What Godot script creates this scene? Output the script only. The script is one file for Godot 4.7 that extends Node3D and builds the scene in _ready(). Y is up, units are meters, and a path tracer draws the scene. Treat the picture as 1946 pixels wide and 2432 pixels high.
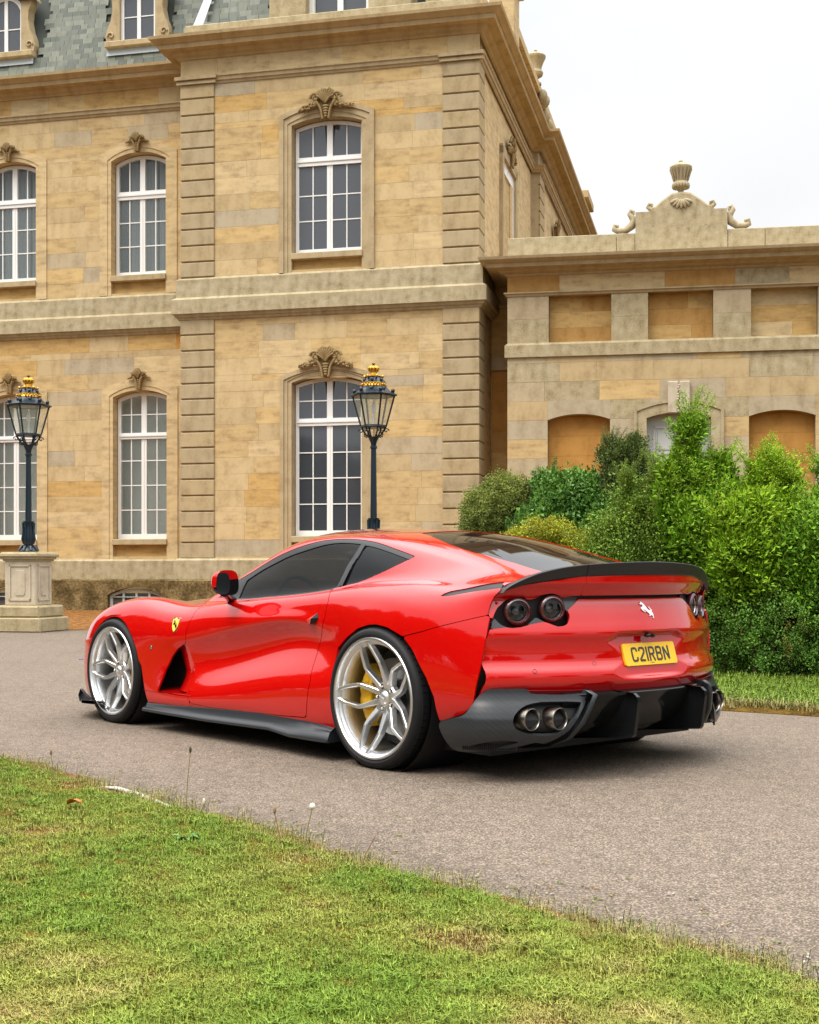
extends Node3D
# A red grand tourer on a country-house drive. Metres, y up; the camera stands at the origin, one metre above the drive, looking along -z.

var rng := RandomNumberGenerator.new()
var M := {}          # materials by name
var taken := {}      # names in use


# ---------------------------------------------------------------- mesh builder
class MB:
	var v := PackedVector3Array()
	var n := PackedVector3Array()
	var uv := PackedVector2Array()
	var col := PackedColorArray()
	var tint := Color(1, 1, 1)
	var colored := false

	func vert(p: Vector3, q: Vector3, t: Vector2) -> void:
		v.push_back(p); n.push_back(q); uv.push_back(t)
		if colored: col.push_back(tint)

	func tri(a: Vector3, b: Vector3, c: Vector3, na: Vector3, nb: Vector3, nc: Vector3, ta := Vector2(), tb := Vector2(), tc := Vector2()) -> void:
		var g := (b - a).cross(c - a)
		if g.length_squared() < 1e-16: return
		vert(a, na, ta)
		if g.dot(na + nb + nc) > 0.0:
			vert(c, nc, tc); vert(b, nb, tb)
		else:
			vert(b, nb, tb); vert(c, nc, tc)

	func flat(a: Vector3, b: Vector3, c: Vector3) -> void:   # counter-clockwise seen from outside
		var q := (b - a).cross(c - a).normalized()
		tri(a, b, c, q, q, q)

	func quad(a: Vector3, b: Vector3, c: Vector3, d: Vector3) -> void:
		var q := (c - a).cross(d - b)
		if q.length_squared() < 1e-16: return
		q = q.normalized()
		tri(a, b, c, q, q, q, Vector2(0, 0), Vector2(1, 0), Vector2(1, 1))
		tri(a, c, d, q, q, q, Vector2(0, 0), Vector2(1, 1), Vector2(0, 1))

	func box(c: Vector3, s: Vector3, b := Basis()) -> void:
		var h := s * 0.5
		var p := []
		for i in 8:
			p.append(c + b * Vector3(h.x if i & 1 else -h.x, h.y if i & 2 else -h.y, h.z if i & 4 else -h.z))
		quad(p[4], p[5], p[7], p[6]); quad(p[1], p[0], p[2], p[3])
		quad(p[5], p[1], p[3], p[7]); quad(p[0], p[4], p[6], p[2])
		quad(p[6], p[7], p[3], p[2]); quad(p[0], p[1], p[5], p[4])

	func span(a: Vector3, b: Vector3) -> void:   # box between two corners
		box((a + b) * 0.5, (b - a).abs())

	func bevel_box(c: Vector3, s: Vector3, e: float, b := Basis()) -> void:   # box with chamfered edges
		var h := s * 0.5
		var pts := []
		for i in 8:
			var g := Vector3(1.0 if i & 1 else -1.0, 1.0 if i & 2 else -1.0, 1.0 if i & 4 else -1.0)
			pts.append([c + b * (g * Vector3(h.x, h.y - e, h.z - e)), c + b * (g * Vector3(h.x - e, h.y, h.z - e)), c + b * (g * Vector3(h.x - e, h.y - e, h.z))])
		quad(pts[4][2], pts[5][2], pts[7][2], pts[6][2]); quad(pts[1][2], pts[0][2], pts[2][2], pts[3][2])
		quad(pts[5][0], pts[1][0], pts[3][0], pts[7][0]); quad(pts[0][0], pts[4][0], pts[6][0], pts[2][0])
		quad(pts[6][1], pts[7][1], pts[3][1], pts[2][1]); quad(pts[0][1], pts[1][1], pts[5][1], pts[4][1])
		for e2 in [[0, 1, 1, 2], [2, 3, 1, 2], [4, 5, 1, 2], [6, 7, 1, 2], [0, 2, 0, 2], [1, 3, 0, 2], [4, 6, 0, 2], [5, 7, 0, 2], [0, 4, 0, 1], [1, 5, 0, 1], [2, 6, 0, 1], [3, 7, 0, 1]]:
			var i: int = e2[0]
			var j: int = e2[1]
			var p: Vector3 = pts[i][e2[2]]
			var q: Vector3 = pts[j][e2[2]]
			var r: Vector3 = pts[j][e2[3]]
			var t: Vector3 = pts[i][e2[3]]
			var out := ((p + q + r + t) * 0.25 - c).normalized()
			var g := (r - p).cross(t - q).normalized()
			if g.dot(out) < 0.0: g = -g
			tri(p, q, r, g, g, g); tri(p, r, t, g, g, g)
		for i in 8:
			var g: Vector3 = ((pts[i][0] + pts[i][1] + pts[i][2]) / 3.0 - c).normalized()
			tri(pts[i][0], pts[i][1], pts[i][2], g, g, g)

	# rings of points joined into a skin; normals follow the shape
	func skin(rows: Array, closed := false, outward := 1.0, sharp := false) -> void:
		var nr := rows.size()
		var nc: int = rows[0].size()
		var nn := []
		for i in nr:
			var line := PackedVector3Array()
			for j in nc:
				var a: Vector3 = rows[maxi(i - 1, 0)][j]
				var b: Vector3 = rows[mini(i + 1, nr - 1)][j]
				var c: Vector3
				var d: Vector3
				if closed:
					c = rows[i][(j - 1 + nc) % nc]; d = rows[i][(j + 1) % nc]
				else:
					c = rows[i][maxi(j - 1, 0)]; d = rows[i][mini(j + 1, nc - 1)]
				var q := (b - a).cross(d - c) * outward
				line.push_back(q.normalized() if q.length_squared() > 1e-18 else Vector3.UP)
			nn.append(line)
		for i in nr - 1:
			for j in (nc if closed else nc - 1):
				var k := (j + 1) % nc
				var a: Vector3 = rows[i][j]
				var b: Vector3 = rows[i + 1][j]
				var c: Vector3 = rows[i + 1][k]
				var d: Vector3 = rows[i][k]
				if sharp:
					var q := (c - a).cross(d - b) * outward
					if q.length_squared() < 1e-18: continue
					q = q.normalized()
					tri(a, b, c, q, q, q); tri(a, c, d, q, q, q)
				else:
					var t0 := Vector2(float(j) / nc, float(i) / nr)
					var t1 := Vector2(float(j) / nc, float(i + 1) / nr)
					var t2 := Vector2(float(j + 1) / nc, float(i + 1) / nr)
					var t3 := Vector2(float(j + 1) / nc, float(i) / nr)
					tri(a, b, c, nn[i][j], nn[i + 1][j], nn[i + 1][k], t0, t1, t2)
					tri(a, c, d, nn[i][j], nn[i + 1][k], nn[i][k], t0, t2, t3)

	# profile of (radius, height) turned about the y axis of xf; corners sharper than 35 degrees stay sharp
	func lathe(profile: Array, seg: int, xf := Transform3D(), from := 0.0, to := TAU) -> void:
		var np := profile.size()
		for i in np - 1:
			var a: Vector2 = profile[i]
			var b: Vector2 = profile[i + 1]
			if a.distance_to(b) < 1e-6: continue
			var d := (b - a).normalized()
			var m0 := d
			var m1 := d
			if i > 0:
				var e := (a - profile[i - 1] as Vector2).normalized()
				if e.dot(d) > 0.8: m0 = (e + d).normalized()
			if i < np - 2:
				var e := (profile[i + 2] as Vector2 - b).normalized()
				if e.dot(d) > 0.8: m1 = (e + d).normalized()
			for k in seg:
				var t0 := from + (to - from) * k / seg
				var t1 := from + (to - from) * (k + 1) / seg
				var c0 := Vector3(cos(t0), 0, sin(t0))
				var c1 := Vector3(cos(t1), 0, sin(t1))
				var up := Vector3.UP
				var p := [xf * (c0 * a.x + up * a.y), xf * (c0 * b.x + up * b.y), xf * (c1 * b.x + up * b.y), xf * (c1 * a.x + up * a.y)]
				var q := [xf.basis * (c0 * m0.y - up * m0.x), xf.basis * (c0 * m1.y - up * m1.x), xf.basis * (c1 * m1.y - up * m1.x), xf.basis * (c1 * m0.y - up * m0.x)]
				for w in 4: q[w] = (q[w] as Vector3).normalized()
				tri(p[0], p[1], p[2], q[0], q[1], q[2]); tri(p[0], p[2], p[3], q[0], q[2], q[3])

	func tube(pts: Array, radii: Array, seg := 8, caps := true) -> void:
		var rows := []
		var side := Vector3.ZERO
		for i in pts.size():
			var a: Vector3 = pts[maxi(i - 1, 0)]
			var b: Vector3 = pts[mini(i + 1, pts.size() - 1)]
			var d := (b - a).normalized()
			if side == Vector3.ZERO:
				side = d.cross(Vector3(0.31, 0.2, 0.93)).normalized()
			side = (side - d * side.dot(d)).normalized()
			var other := d.cross(side)
			var r: float = radii[mini(i, radii.size() - 1)]
			var row := PackedVector3Array()
			for k in seg:
				row.push_back(pts[i] as Vector3 + (side * cos(TAU * k / seg) + other * sin(TAU * k / seg)) * r)
			rows.append(row)
		skin(rows, true, -1.0)
		if caps:
			for e in [0, pts.size() - 1]:
				for k in seg:
					var c: Vector3 = pts[e]
					var d: Vector3 = (pts[1] - pts[0]) * -1.0 if e == 0 else pts[e] - pts[e - 1]
					d = d.normalized()
					tri(c, rows[e][k], rows[e][(k + 1) % seg], d, d, d)

	func blob(c: Vector3, r: Vector3, nu := 10, nv := 6, b := Basis()) -> void:
		for i in nv:
			for k in nu:
				var p := []
				for w in [[i, k], [i + 1, k], [i + 1, k + 1], [i, k + 1]]:
					var t: float = PI * w[0] / nv
					var f: float = TAU * w[1] / nu
					p.append(Vector3(sin(t) * cos(f), cos(t), sin(t) * sin(f)))
				var q := []
				for w in 4: q.append((b * ((p[w] as Vector3) / r)).normalized())
				for w in 4: p[w] = c + b * ((p[w] as Vector3) * r)
				tri(p[0], p[1], p[2], q[0], q[1], q[2]); tri(p[0], p[2], p[3], q[0], q[2], q[3])

	# outline in the xy plane of xf, raised from z0 to z1
	func prism(poly: PackedVector2Array, z0: float, z1: float, xf := Transform3D(), chamfer := 0.0) -> void:
		if Geometry2D.is_polygon_clockwise(poly):
			poly = poly.duplicate(); poly.reverse()
		var top := poly
		if chamfer > 0.0:
			var o := Geometry2D.offset_polygon(poly, -chamfer)
			if o.size() == 1 and (o[0] as PackedVector2Array).size() == poly.size():
				var best := 0
				for i in poly.size():
					if o[0][i].distance_to(poly[0]) < o[0][best].distance_to(poly[0]): best = i
				top = PackedVector2Array()
				for i in poly.size(): top.push_back(o[0][(i + best) % poly.size()])
			else: chamfer = 0.0
		var idx := Geometry2D.triangulate_polygon(top)
		for i in range(0, idx.size(), 3):
			var f := func(k, z): return xf * Vector3(top[idx[i + k]].x, top[idx[i + k]].y, z)
			var up := (xf.basis * Vector3(0, 0, 1)).normalized() * signf(z1 - z0)
			tri(f.call(0, z1), f.call(1, z1), f.call(2, z1), up, up, up)
		for i in poly.size():
			var j := (i + 1) % poly.size()
			var zc := z1 - chamfer * signf(z1 - z0)
			var a := xf * Vector3(poly[i].x, poly[i].y, z0)
			var b := xf * Vector3(poly[j].x, poly[j].y, z0)
			var c := xf * Vector3(poly[j].x, poly[j].y, zc)
			var d := xf * Vector3(poly[i].x, poly[i].y, zc)
			var e := poly[j] - poly[i]
			var q := (xf.basis * Vector3(e.y, -e.x, 0)).normalized()
			tri(a, b, c, q, q, q); tri(a, c, d, q, q, q)
			if chamfer > 0.0:
				var g := xf * Vector3(top[j].x, top[j].y, z1)
				var h := xf * Vector3(top[i].x, top[i].y, z1)
				var s := (q + (xf.basis * Vector3(0, 0, 1)).normalized() * signf(z1 - z0)).normalized()
				tri(d, c, g, s, s, s); tri(d, g, h, s, s, s)

	func turn_over(i: int) -> void:   # the other side of triangle i
		var p := v[i + 1]
		v[i + 1] = v[i + 2]; v[i + 2] = p
		p = n[i + 1]
		n[i] = -n[i]; n[i + 1] = -n[i + 2]; n[i + 2] = -p
		var t := uv[i + 1]
		uv[i + 1] = uv[i + 2]; uv[i + 2] = t

	func face(dir: Vector3) -> MB:   # every triangle shows its front to this side
		for i in range(0, v.size(), 3):
			if (n[i] + n[i + 1] + n[i + 2]).dot(dir) < 0.0: turn_over(i)
		return self

	func away(c: Vector3) -> MB:   # every triangle faces away from this point
		for i in range(0, v.size(), 3):
			if (n[i] + n[i + 1] + n[i + 2]).dot((v[i] + v[i + 1] + v[i + 2]) / 3.0 - c) < 0.0: turn_over(i)
		return self

	func flipped() -> MB:   # mirror image across z = 0
		var o := MB.new()
		for i in range(0, v.size(), 3):
			for k in [0, 2, 1]:
				o.v.push_back(v[i + k] * Vector3(1, 1, -1)); o.n.push_back(n[i + k] * Vector3(1, 1, -1)); o.uv.push_back(uv[i + k])
		return o

	func mesh() -> ArrayMesh:
		var a := []
		a.resize(Mesh.ARRAY_MAX)
		a[Mesh.ARRAY_VERTEX] = v; a[Mesh.ARRAY_NORMAL] = n; a[Mesh.ARRAY_TEX_UV] = uv
		if colored: a[Mesh.ARRAY_COLOR] = col
		var m := ArrayMesh.new()
		m.add_surface_from_arrays(Mesh.PRIMITIVE_TRIANGLES, a)
		return m


# ---------------------------------------------------------------- names, things, parts
func numbered(called: String) -> String:
	var k: int = taken.get(called, 0)
	taken[called] = k + 1
	return called if k == 0 else "%s_%03d" % [called, k]


func thing(called: String, label: String, category: String, at := Vector3.ZERO, turn := 0.0, group := "") -> Node3D:
	var o := Node3D.new()
	o.name = numbered(called)
	add_child(o)
	o.position = at
	o.rotation.y = turn
	tag(o, label, category, group)
	return o


func tag(o: Node, label: String, category := "", group := "") -> void:
	o.set_meta("label", label)
	if category: o.set_meta("category", category)
	if group: o.set_meta("group", group)


func part(called: String, b: Variant, m: Material, parent: Node) -> MeshInstance3D:
	var o := MeshInstance3D.new()
	o.name = called
	o.mesh = b.mesh() if b is MB else b
	o.material_override = m
	parent.add_child(o, true)
	return o


func hub(called: String, parent: Node, at := Vector3.ZERO, turn := 0.0) -> Node3D:
	var o := Node3D.new()
	o.name = called
	parent.add_child(o, true)
	o.position = at
	o.rotation.y = turn
	return o


func struct(called: String, b: Variant, m: Material) -> MeshInstance3D:
	var o := part(numbered(called), b, m, self)
	o.set_meta("kind", "structure")
	return o


# ---------------------------------------------------------------- materials
func lin(r: float, g: float, b: float, a := 1.0) -> Color:
	var c := Color(r, g, b).linear_to_srgb()
	c.a = a
	return c


func mat(c: Color, rough := 0.6, metal := 0.0, spec := 0.5) -> StandardMaterial3D:
	var m := StandardMaterial3D.new()
	m.albedo_color = c
	m.roughness = rough
	m.metallic = metal
	m.metallic_specular = spec
	return m


func noise_image(sd: int, size: int, freq: float, octaves := 4, kind := FastNoiseLite.TYPE_SIMPLEX_SMOOTH) -> Image:
	var f := FastNoiseLite.new()
	f.seed = sd
	f.noise_type = kind
	f.frequency = freq
	f.fractal_octaves = octaves
	var im := f.get_seamless_image(size, size)
	im.convert(Image.FORMAT_L8)
	return im


# coarse and fine noise laid over each other; ramp is a Gradient over their weighted sum
func mottled(sd: int, size: int, layers: Array, ramp: Gradient) -> ImageTexture:
	var parts := []
	for k in layers.size():
		var im := noise_image(sd + k * 17, size, layers[k][0], layers[k][2] if layers[k].size() > 2 else 3)
		if layers[k].size() > 3 and layers[k][3] < 0.0:   # bedding that runs along
			im = im.get_region(Rect2i(0, 0, size / int(-layers[k][3]), size))
			im.resize(size, size, Image.INTERPOLATE_CUBIC)
		elif layers[k].size() > 3:   # streaks that run down
			im = im.get_region(Rect2i(0, 0, size, size / int(layers[k][3])))
			im.resize(size, size, Image.INTERPOLATE_CUBIC)
		parts.append(im.get_data())
	var out := PackedByteArray()
	out.resize(size * size * 3)
	var table := []
	for i in 257:
		table.append(ramp.sample(i / 256.0))
	for i in size * size:
		var x := 0.0
		for k in layers.size(): x += parts[k][i] * layers[k][1]
		var c: Color = table[clampi(int(x), 0, 256)]
		out[i * 3] = int(c.r * 255.0); out[i * 3 + 1] = int(c.g * 255.0); out[i * 3 + 2] = int(c.b * 255.0)
	var im := Image.create_from_data(size, size, false, Image.FORMAT_RGB8, out)
	return ImageTexture.create_from_image(im)


func ramp(stops: Array) -> Gradient:
	var g := Gradient.new()
	var o := PackedFloat32Array()
	var c := PackedColorArray()
	for s in stops:
		o.push_back(s[0]); c.push_back(s[1])
	g.offsets = o
	g.colors = c
	return g


func world_tex(m: StandardMaterial3D, t: Texture2D, period: float, bump: Texture2D = null, deep := 0.0) -> StandardMaterial3D:
	m.albedo_texture = t
	m.uv1_triplanar = true
	m.uv1_world_triplanar = true
	m.uv1_scale = Vector3.ONE / period
	if bump:
		m.heightmap_enabled = true
		m.heightmap_texture = bump
		m.heightmap_scale = deep
	return m


func make_materials() -> void:
	var grey := func(x): return Color(x, x, x)
	var stone := mottled(3, 1024, [[0.005, 0.3, 3], [0.012, 0.26, 3, 4], [0.03, 0.16, 3], [0.25, 0.28, 2]], ramp([[0.25, Color(0.80, 0.78, 0.74)], [0.40, Color(0.90, 0.885, 0.86)], [0.53, Color(0.97, 0.965, 0.95)], [0.75, Color(1, 1, 1)]]))
	var bedded := mottled(13, 1024, [[0.006, 0.24, 3], [0.02, 0.36, 3, -4.0], [0.03, 0.14, 3], [0.25, 0.26, 2]], ramp([[0.25, Color(0.74, 0.71, 0.66)], [0.40, Color(0.88, 0.86, 0.82)], [0.52, Color(0.96, 0.945, 0.91)], [0.66, Color(1, 0.985, 0.93)], [0.75, Color(1, 1, 1)]]))
	var relief := ImageTexture.create_from_image(noise_image(9, 1024, 0.12, 4))
	M.relief = relief
	var tones := [[0.60, 0.46, 0.26], [0.575, 0.43, 0.235], [0.50, 0.41, 0.275], [0.585, 0.395, 0.17], [0.47, 0.395, 0.28], [0.63, 0.495, 0.30], [0.53, 0.405, 0.23], [0.62, 0.455, 0.235]]
	for k in tones.size():
		var t: Array = tones[k]
		M["stone%d" % k] = world_tex(mat(lin(t[0], t[1], t[2]), 0.9, 0.0, 0.25), bedded if k % 2 else stone, 3.7, relief, 0.25)
	M.orange_stone = world_tex(mat(lin(0.52, 0.27, 0.075), 0.9, 0.0, 0.25), stone, 4.3, relief, 0.25)
	M.orange_stone_b = world_tex(mat(lin(0.50, 0.29, 0.10), 0.9, 0.0, 0.25), stone, 3.1, relief, 0.25)
	M.trim_stone = world_tex(mat(lin(0.48, 0.38, 0.235), 0.9, 0.0, 0.25), stone, 2.9, relief, 0.3)
	M.quoin = world_tex(mat(lin(0.44, 0.355, 0.225), 0.92, 0.0, 0.25), stone, 3.3, relief, 0.35)
	M.quoin_b = world_tex(mat(lin(0.47, 0.365, 0.215), 0.92, 0.0, 0.25), stone, 2.7, relief, 0.35)
	M.cornice = world_tex(mat(lin(0.52, 0.395, 0.225), 0.9, 0.0, 0.25), stone, 3.5, relief, 0.25)
	var lichen := mottled(31, 1024, [[0.008, 0.24, 3], [0.012, 0.2, 3, 4], [0.05, 0.2, 3], [0.3, 0.36, 2]], ramp([[0.27, Color(0.62, 0.57, 0.48)], [0.37, Color(0.79, 0.75, 0.66)], [0.46, Color(0.89, 0.855, 0.77)], [0.58, Color(0.94, 0.91, 0.84)], [0.7, Color(1.0, 0.99, 0.96)]]))
	M.weathered = world_tex(mat(lin(0.50, 0.45, 0.34), 0.95, 0.0, 0.2), lichen, 2.6, relief, 0.4)
	M.ledge = world_tex(mat(lin(0.50, 0.455, 0.355), 0.95, 0.0, 0.2), lichen, 2.2, relief, 0.5)
	var grime := mottled(41, 1024, [[0.008, 0.4, 4], [0.05, 0.34, 3], [0.2, 0.26, 2]], ramp([[0.25, Color(0.36, 0.32, 0.25)], [0.42, Color(0.55, 0.5, 0.4)], [0.54, Color(0.72, 0.66, 0.54)], [0.7, Color(0.92, 0.87, 0.76)]]))
	M.plinth = world_tex(mat(lin(0.40, 0.34, 0.23), 0.95, 0.0, 0.2), grime, 4.7, relief, 0.5)
	M.pale_stone = world_tex(mat(lin(0.56, 0.49, 0.385), 0.9, 0.0, 0.25), stone, 1.9, relief, 0.25)
	M.carving = world_tex(mat(lin(0.36, 0.275, 0.16), 0.95, 0.0, 0.2), lichen, 1.3, relief, 0.3)
	M.white_paint = mat(lin(0.80, 0.80, 0.78), 0.35)
	M.door_paint = mat(lin(0.50, 0.51, 0.49), 0.4)
	M.blind = mat(lin(0.50, 0.52, 0.48), 0.8)
	M.curtain = mat(lin(0.19, 0.215, 0.225), 0.8)
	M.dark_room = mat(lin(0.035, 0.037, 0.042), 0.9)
	M.old_glass = mat(lin(0.062, 0.07, 0.082), 0.04, 0.0, 0.75)
	M.old_glass_b = mat(lin(0.05, 0.056, 0.068), 0.06, 0.0, 0.7)
	var pane := mat(Color(0.6, 0.66, 0.66, 0.14), 0.03)
	pane.transparency = BaseMaterial3D.TRANSPARENCY_ALPHA
	M.pane = pane
	M.lead = mat(lin(0.42, 0.47, 0.5), 0.6)
	for k in 4:
		var t: Array = [[0.135, 0.155, 0.130], [0.165, 0.185, 0.152], [0.105, 0.125, 0.108], [0.20, 0.22, 0.185]][k]
		M["slate%d" % k] = world_tex(mat(lin(t[0], t[1], t[2]), 0.7), stone, 1.7, relief, 0.2)
	M.slate_base = mat(lin(0.05, 0.06, 0.05), 0.9)
	M.lamp_iron = mat(lin(0.009, 0.02, 0.03), 0.3, 0.0, 0.45)
	M.gilt = mat(lin(0.60, 0.33, 0.045), 0.38, 0.9)
	var lg := mat(Color(0.78, 0.82, 0.74, 0.22), 0.05)
	lg.transparency = BaseMaterial3D.TRANSPARENCY_ALPHA
	M.lamp_glass = lg
	# ground
	var cells := FastNoiseLite.new()
	cells.seed = 57
	cells.noise_type = FastNoiseLite.TYPE_CELLULAR
	cells.cellular_return_type = FastNoiseLite.RETURN_CELL_VALUE
	cells.fractal_type = FastNoiseLite.FRACTAL_NONE
	cells.frequency = 0.17
	var chips := cells.get_seamless_image(1024, 1024)
	chips.convert(Image.FORMAT_L8)
	cells.cellular_return_type = FastNoiseLite.RETURN_DISTANCE
	var domes := cells.get_seamless_image(1024, 1024)
	domes.convert(Image.FORMAT_L8)
	var chip := chips.get_data()
	var dome := domes.get_data()
	var broad := noise_image(58, 1024, 0.007, 3).get_data()
	var px := PackedByteArray()
	px.resize(1024 * 1024 * 3)
	var hp := PackedByteArray()
	hp.resize(1024 * 1024)
	for i in 1024 * 1024:
		var c := chip[i] / 255.0
		var d := dome[i] / 255.0
		var x := 0.44 + 0.30 * c * c + 0.07 * (broad[i] / 255.0 - 0.5)
		x *= clampf(1.35 - 0.8 * d, 0.5, 1.0)
		px[i * 3] = int(clampf(x * 1.0, 0, 1) * 255.0)
		px[i * 3 + 1] = int(clampf(x * (0.935 + 0.03 * (chip[i] % 7) / 7.0), 0, 1) * 255.0)
		px[i * 3 + 2] = int(clampf(x * (0.87 + 0.05 * (chip[i] % 5) / 5.0), 0, 1) * 255.0)
		hp[i] = clampi(255 - dome[i], 0, 255)
	var tar := ImageTexture.create_from_image(Image.create_from_data(1024, 1024, false, Image.FORMAT_RGB8, px))
	var chip_relief := ImageTexture.create_from_image(Image.create_from_data(1024, 1024, false, Image.FORMAT_L8, hp))
	var grit := ImageTexture.create_from_image(noise_image(57, 1024, 0.14, 2))
	M.tarmac = world_tex(mat(lin(0.68, 0.605, 0.535), 0.85, 0.0, 0.3), tar, 1.0, chip_relief, 0.18)
	M.tarmac.vertex_color_use_as_albedo = true
	var dirt := mottled(61, 512, [[0.02, 0.4, 4], [0.2, 0.6, 2]], ramp([[0.25, Color(0.3, 0.2, 0.12)], [0.5, Color(0.6, 0.46, 0.3)], [0.75, Color(0.86, 0.7, 0.5)]]))
	M.earth = world_tex(mat(lin(0.40, 0.38, 0.35), 0.95, 0.0, 0.2), dirt, 1.6, grit, 0.5)
	M.gravel = world_tex(mat(lin(0.62, 0.50, 0.36), 0.95, 0.0, 0.2), dirt, 2.1, grit, 0.5)
	M.turf = world_tex(mat(lin(0.26, 0.26, 0.09), 0.95, 0.0, 0.2), dirt, 1.9, grit, 0.5)
	M.grass = leaf_mat(0.5, 0.5)
	M.leaf = leaf_mat(0.5, 0.45)
	M.leaf_glossy = leaf_mat(0.28, 0.4)
	M.bark = mat(lin(0.13, 0.095, 0.06), 0.9)
	# car
	var paint := mat(lin(0.50, 0.0028, 0.0022), 0.1, 0.0, 0.3)
	paint.clearcoat_enabled = true
	paint.clearcoat = 1.0
	paint.clearcoat_roughness = 0.02
	M.red = paint
	var carbon_im := Image.create(64, 64, false, Image.FORMAT_RGB8)
	for y in 64:
		for x in 64:
			var w := ((x / 8 + y / 8) % 4) < 2
			var e := 0.5 + 0.5 * sin((x if w else y) * PI / 4.0)
			var c := 0.20 + 0.03 * e if w else 0.175 + 0.025 * e
			carbon_im.set_pixel(x, y, Color(c * 0.98, c, c * 1.04))
	var carbon := mat(Color(0.85, 0.88, 0.9), 0.4, 0.0, 0.3)
	world_tex(carbon, ImageTexture.create_from_image(carbon_im), 0.05)
	carbon.uv1_world_triplanar = false
	carbon.clearcoat_enabled = true
	carbon.clearcoat = 0.6
	carbon.clearcoat_roughness = 0.22
	M.carbon = carbon
	M.grey_carbon = mat(lin(0.03, 0.032, 0.036), 0.3, 0.0, 0.5)
	M.dark_carbon = mat(lin(0.008, 0.009, 0.0095), 0.14, 0.0, 0.4)
	M.wire_mesh = world_tex(mat(Color(1, 1, 1), 0.5), mesh_texture(), 0.05)
	M.wire_mesh.uv1_world_triplanar = false
	M.matt_black = mat(lin(0.010, 0.010, 0.011), 0.42)
	M.black = mat(lin(0.006, 0.006, 0.007), 0.6)
	M.gloss_black = mat(lin(0.006, 0.006, 0.007), 0.06)
	M.rubber_seal = mat(lin(0.012, 0.012, 0.012), 0.35)
	M.tyre = mat(lin(0.011, 0.011, 0.012), 0.6, 0.0, 0.35)
	M.alloy = mat(lin(0.80, 0.81, 0.82), 0.36, 1.0)
	M.alloy_barrel = mat(lin(0.48, 0.485, 0.47), 0.33, 1.0)
	M.steel = mat(lin(0.30, 0.27, 0.24), 0.28, 1.0)
	M.disc = mat(lin(0.20, 0.20, 0.20), 0.35, 0.9)
	M.chrome = mat(lin(0.85, 0.85, 0.86), 0.12, 1.0)
	M.yellow = mat(lin(0.66, 0.36, 0.006), 0.35)
	M.badge_yellow = mat(lin(0.80, 0.62, 0.10), 0.3)
	M.white = mat(lin(0.8, 0.8, 0.8), 0.35)
	M.plate_yellow = mat(lin(0.82, 0.50, 0.02), 0.45)
	M.plate_black = mat(lin(0.03, 0.034, 0.04), 0.35)
	M.ring = mat(lin(0.060, 0.012, 0.014), 0.12, 0.0, 0.8)
	M.reflector = mat(lin(0.24, 0.01, 0.014), 0.1, 0.0, 0.8)
	M.lens_grey = mat(lin(0.10, 0.10, 0.105), 0.25, 0.6)
	var tint := mat(Color(0.012, 0.022, 0.02, 0.80), 0.015, 0.0, 0.3)
	tint.transparency = BaseMaterial3D.TRANSPARENCY_ALPHA
	M.tinted = tint
	M.dark_glass = mat(lin(0.008, 0.009, 0.01), 0.02, 0.0, 0.6)
	M.quarter_glass = mat(lin(0.006, 0.007, 0.008), 0.02, 0.0, 0.3)
	var lens := mat(Color(0.1, 0.1, 0.1, 0.10), 0.02)
	lens.transparency = BaseMaterial3D.TRANSPARENCY_ALPHA
	M.lens = lens
	M.mirror_glass = mat(lin(0.35, 0.37, 0.40), 0.03, 1.0)
	M.leather = mat(lin(0.02, 0.02, 0.022), 0.55)


func mesh_texture() -> ImageTexture:
	var im := Image.create(64, 64, false, Image.FORMAT_RGB8)
	for y in 64:
		for x in 64:
			var row := y / 8
			var hx := ((x + (4 if row % 2 else 0)) % 8) - 3.5
			var hy := (y % 8) - 3.5
			var wire := hx * hx + hy * hy * 1.2 > 9.5
			im.set_pixel(x, y, Color(0.09, 0.095, 0.1) if wire else Color(0.02, 0.02, 0.022))
	return ImageTexture.create_from_image(im)


func leaf_mat(rough: float, through: float) -> StandardMaterial3D:
	var m := mat(Color(1, 1, 1), rough, 0.0, 0.35)
	m.vertex_color_use_as_albedo = true
	m.cull_mode = BaseMaterial3D.CULL_DISABLED
	m.backlight_enabled = true
	m.backlight = Color(through, through, through)
	return m


# ---------------------------------------------------------------- the scene
func _ready() -> void:
	rng.seed = 812
	var cam := Camera3D.new()
	cam.name = "camera"
	cam.projection = Camera3D.PROJECTION_FRUSTUM
	cam.near = 0.1
	cam.far = 600.0
	cam.size = 0.1 * 2432.0 / 3128.8
	cam.frustum_offset = Vector2(0.0, 0.1 * 142.4 / 3128.8)
	cam.position = Vector3(0, 0.99784, 0)
	add_child(cam)
	var env := Environment.new()
	env.background_mode = Environment.BG_SKY
	var sky := Sky.new()
	var pano := PanoramaSkyMaterial.new()
	pano.panorama = overcast()
	sky.sky_material = pano
	env.sky = sky
	env.tonemap_mode = Environment.TONE_MAPPER_LINEAR
	env.tonemap_exposure = 1.86
	env.sdfgi_enabled = true
	env.ssao_enabled = true
	env.ssil_enabled = true
	var we := WorldEnvironment.new()
	we.name = "environment"
	we.environment = env
	add_child(we)
	var sun := DirectionalLight3D.new()
	sun.name = "sun"
	sun.light_energy = 0.5
	sun.light_color = Color(1.0, 0.96, 0.9)
	sun.light_angular_distance = 35.0
	sun.shadow_enabled = true
	add_child(sun)
	sun.look_at_from_position(Vector3(-5.5, 12, 5), Vector3.ZERO)
	make_materials()
	build_ground()
	build_mansion()
	build_wing()
	build_lamps()
	build_planting()
	build_lawn()
	build_car()
	build_unseen_trees()


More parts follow.
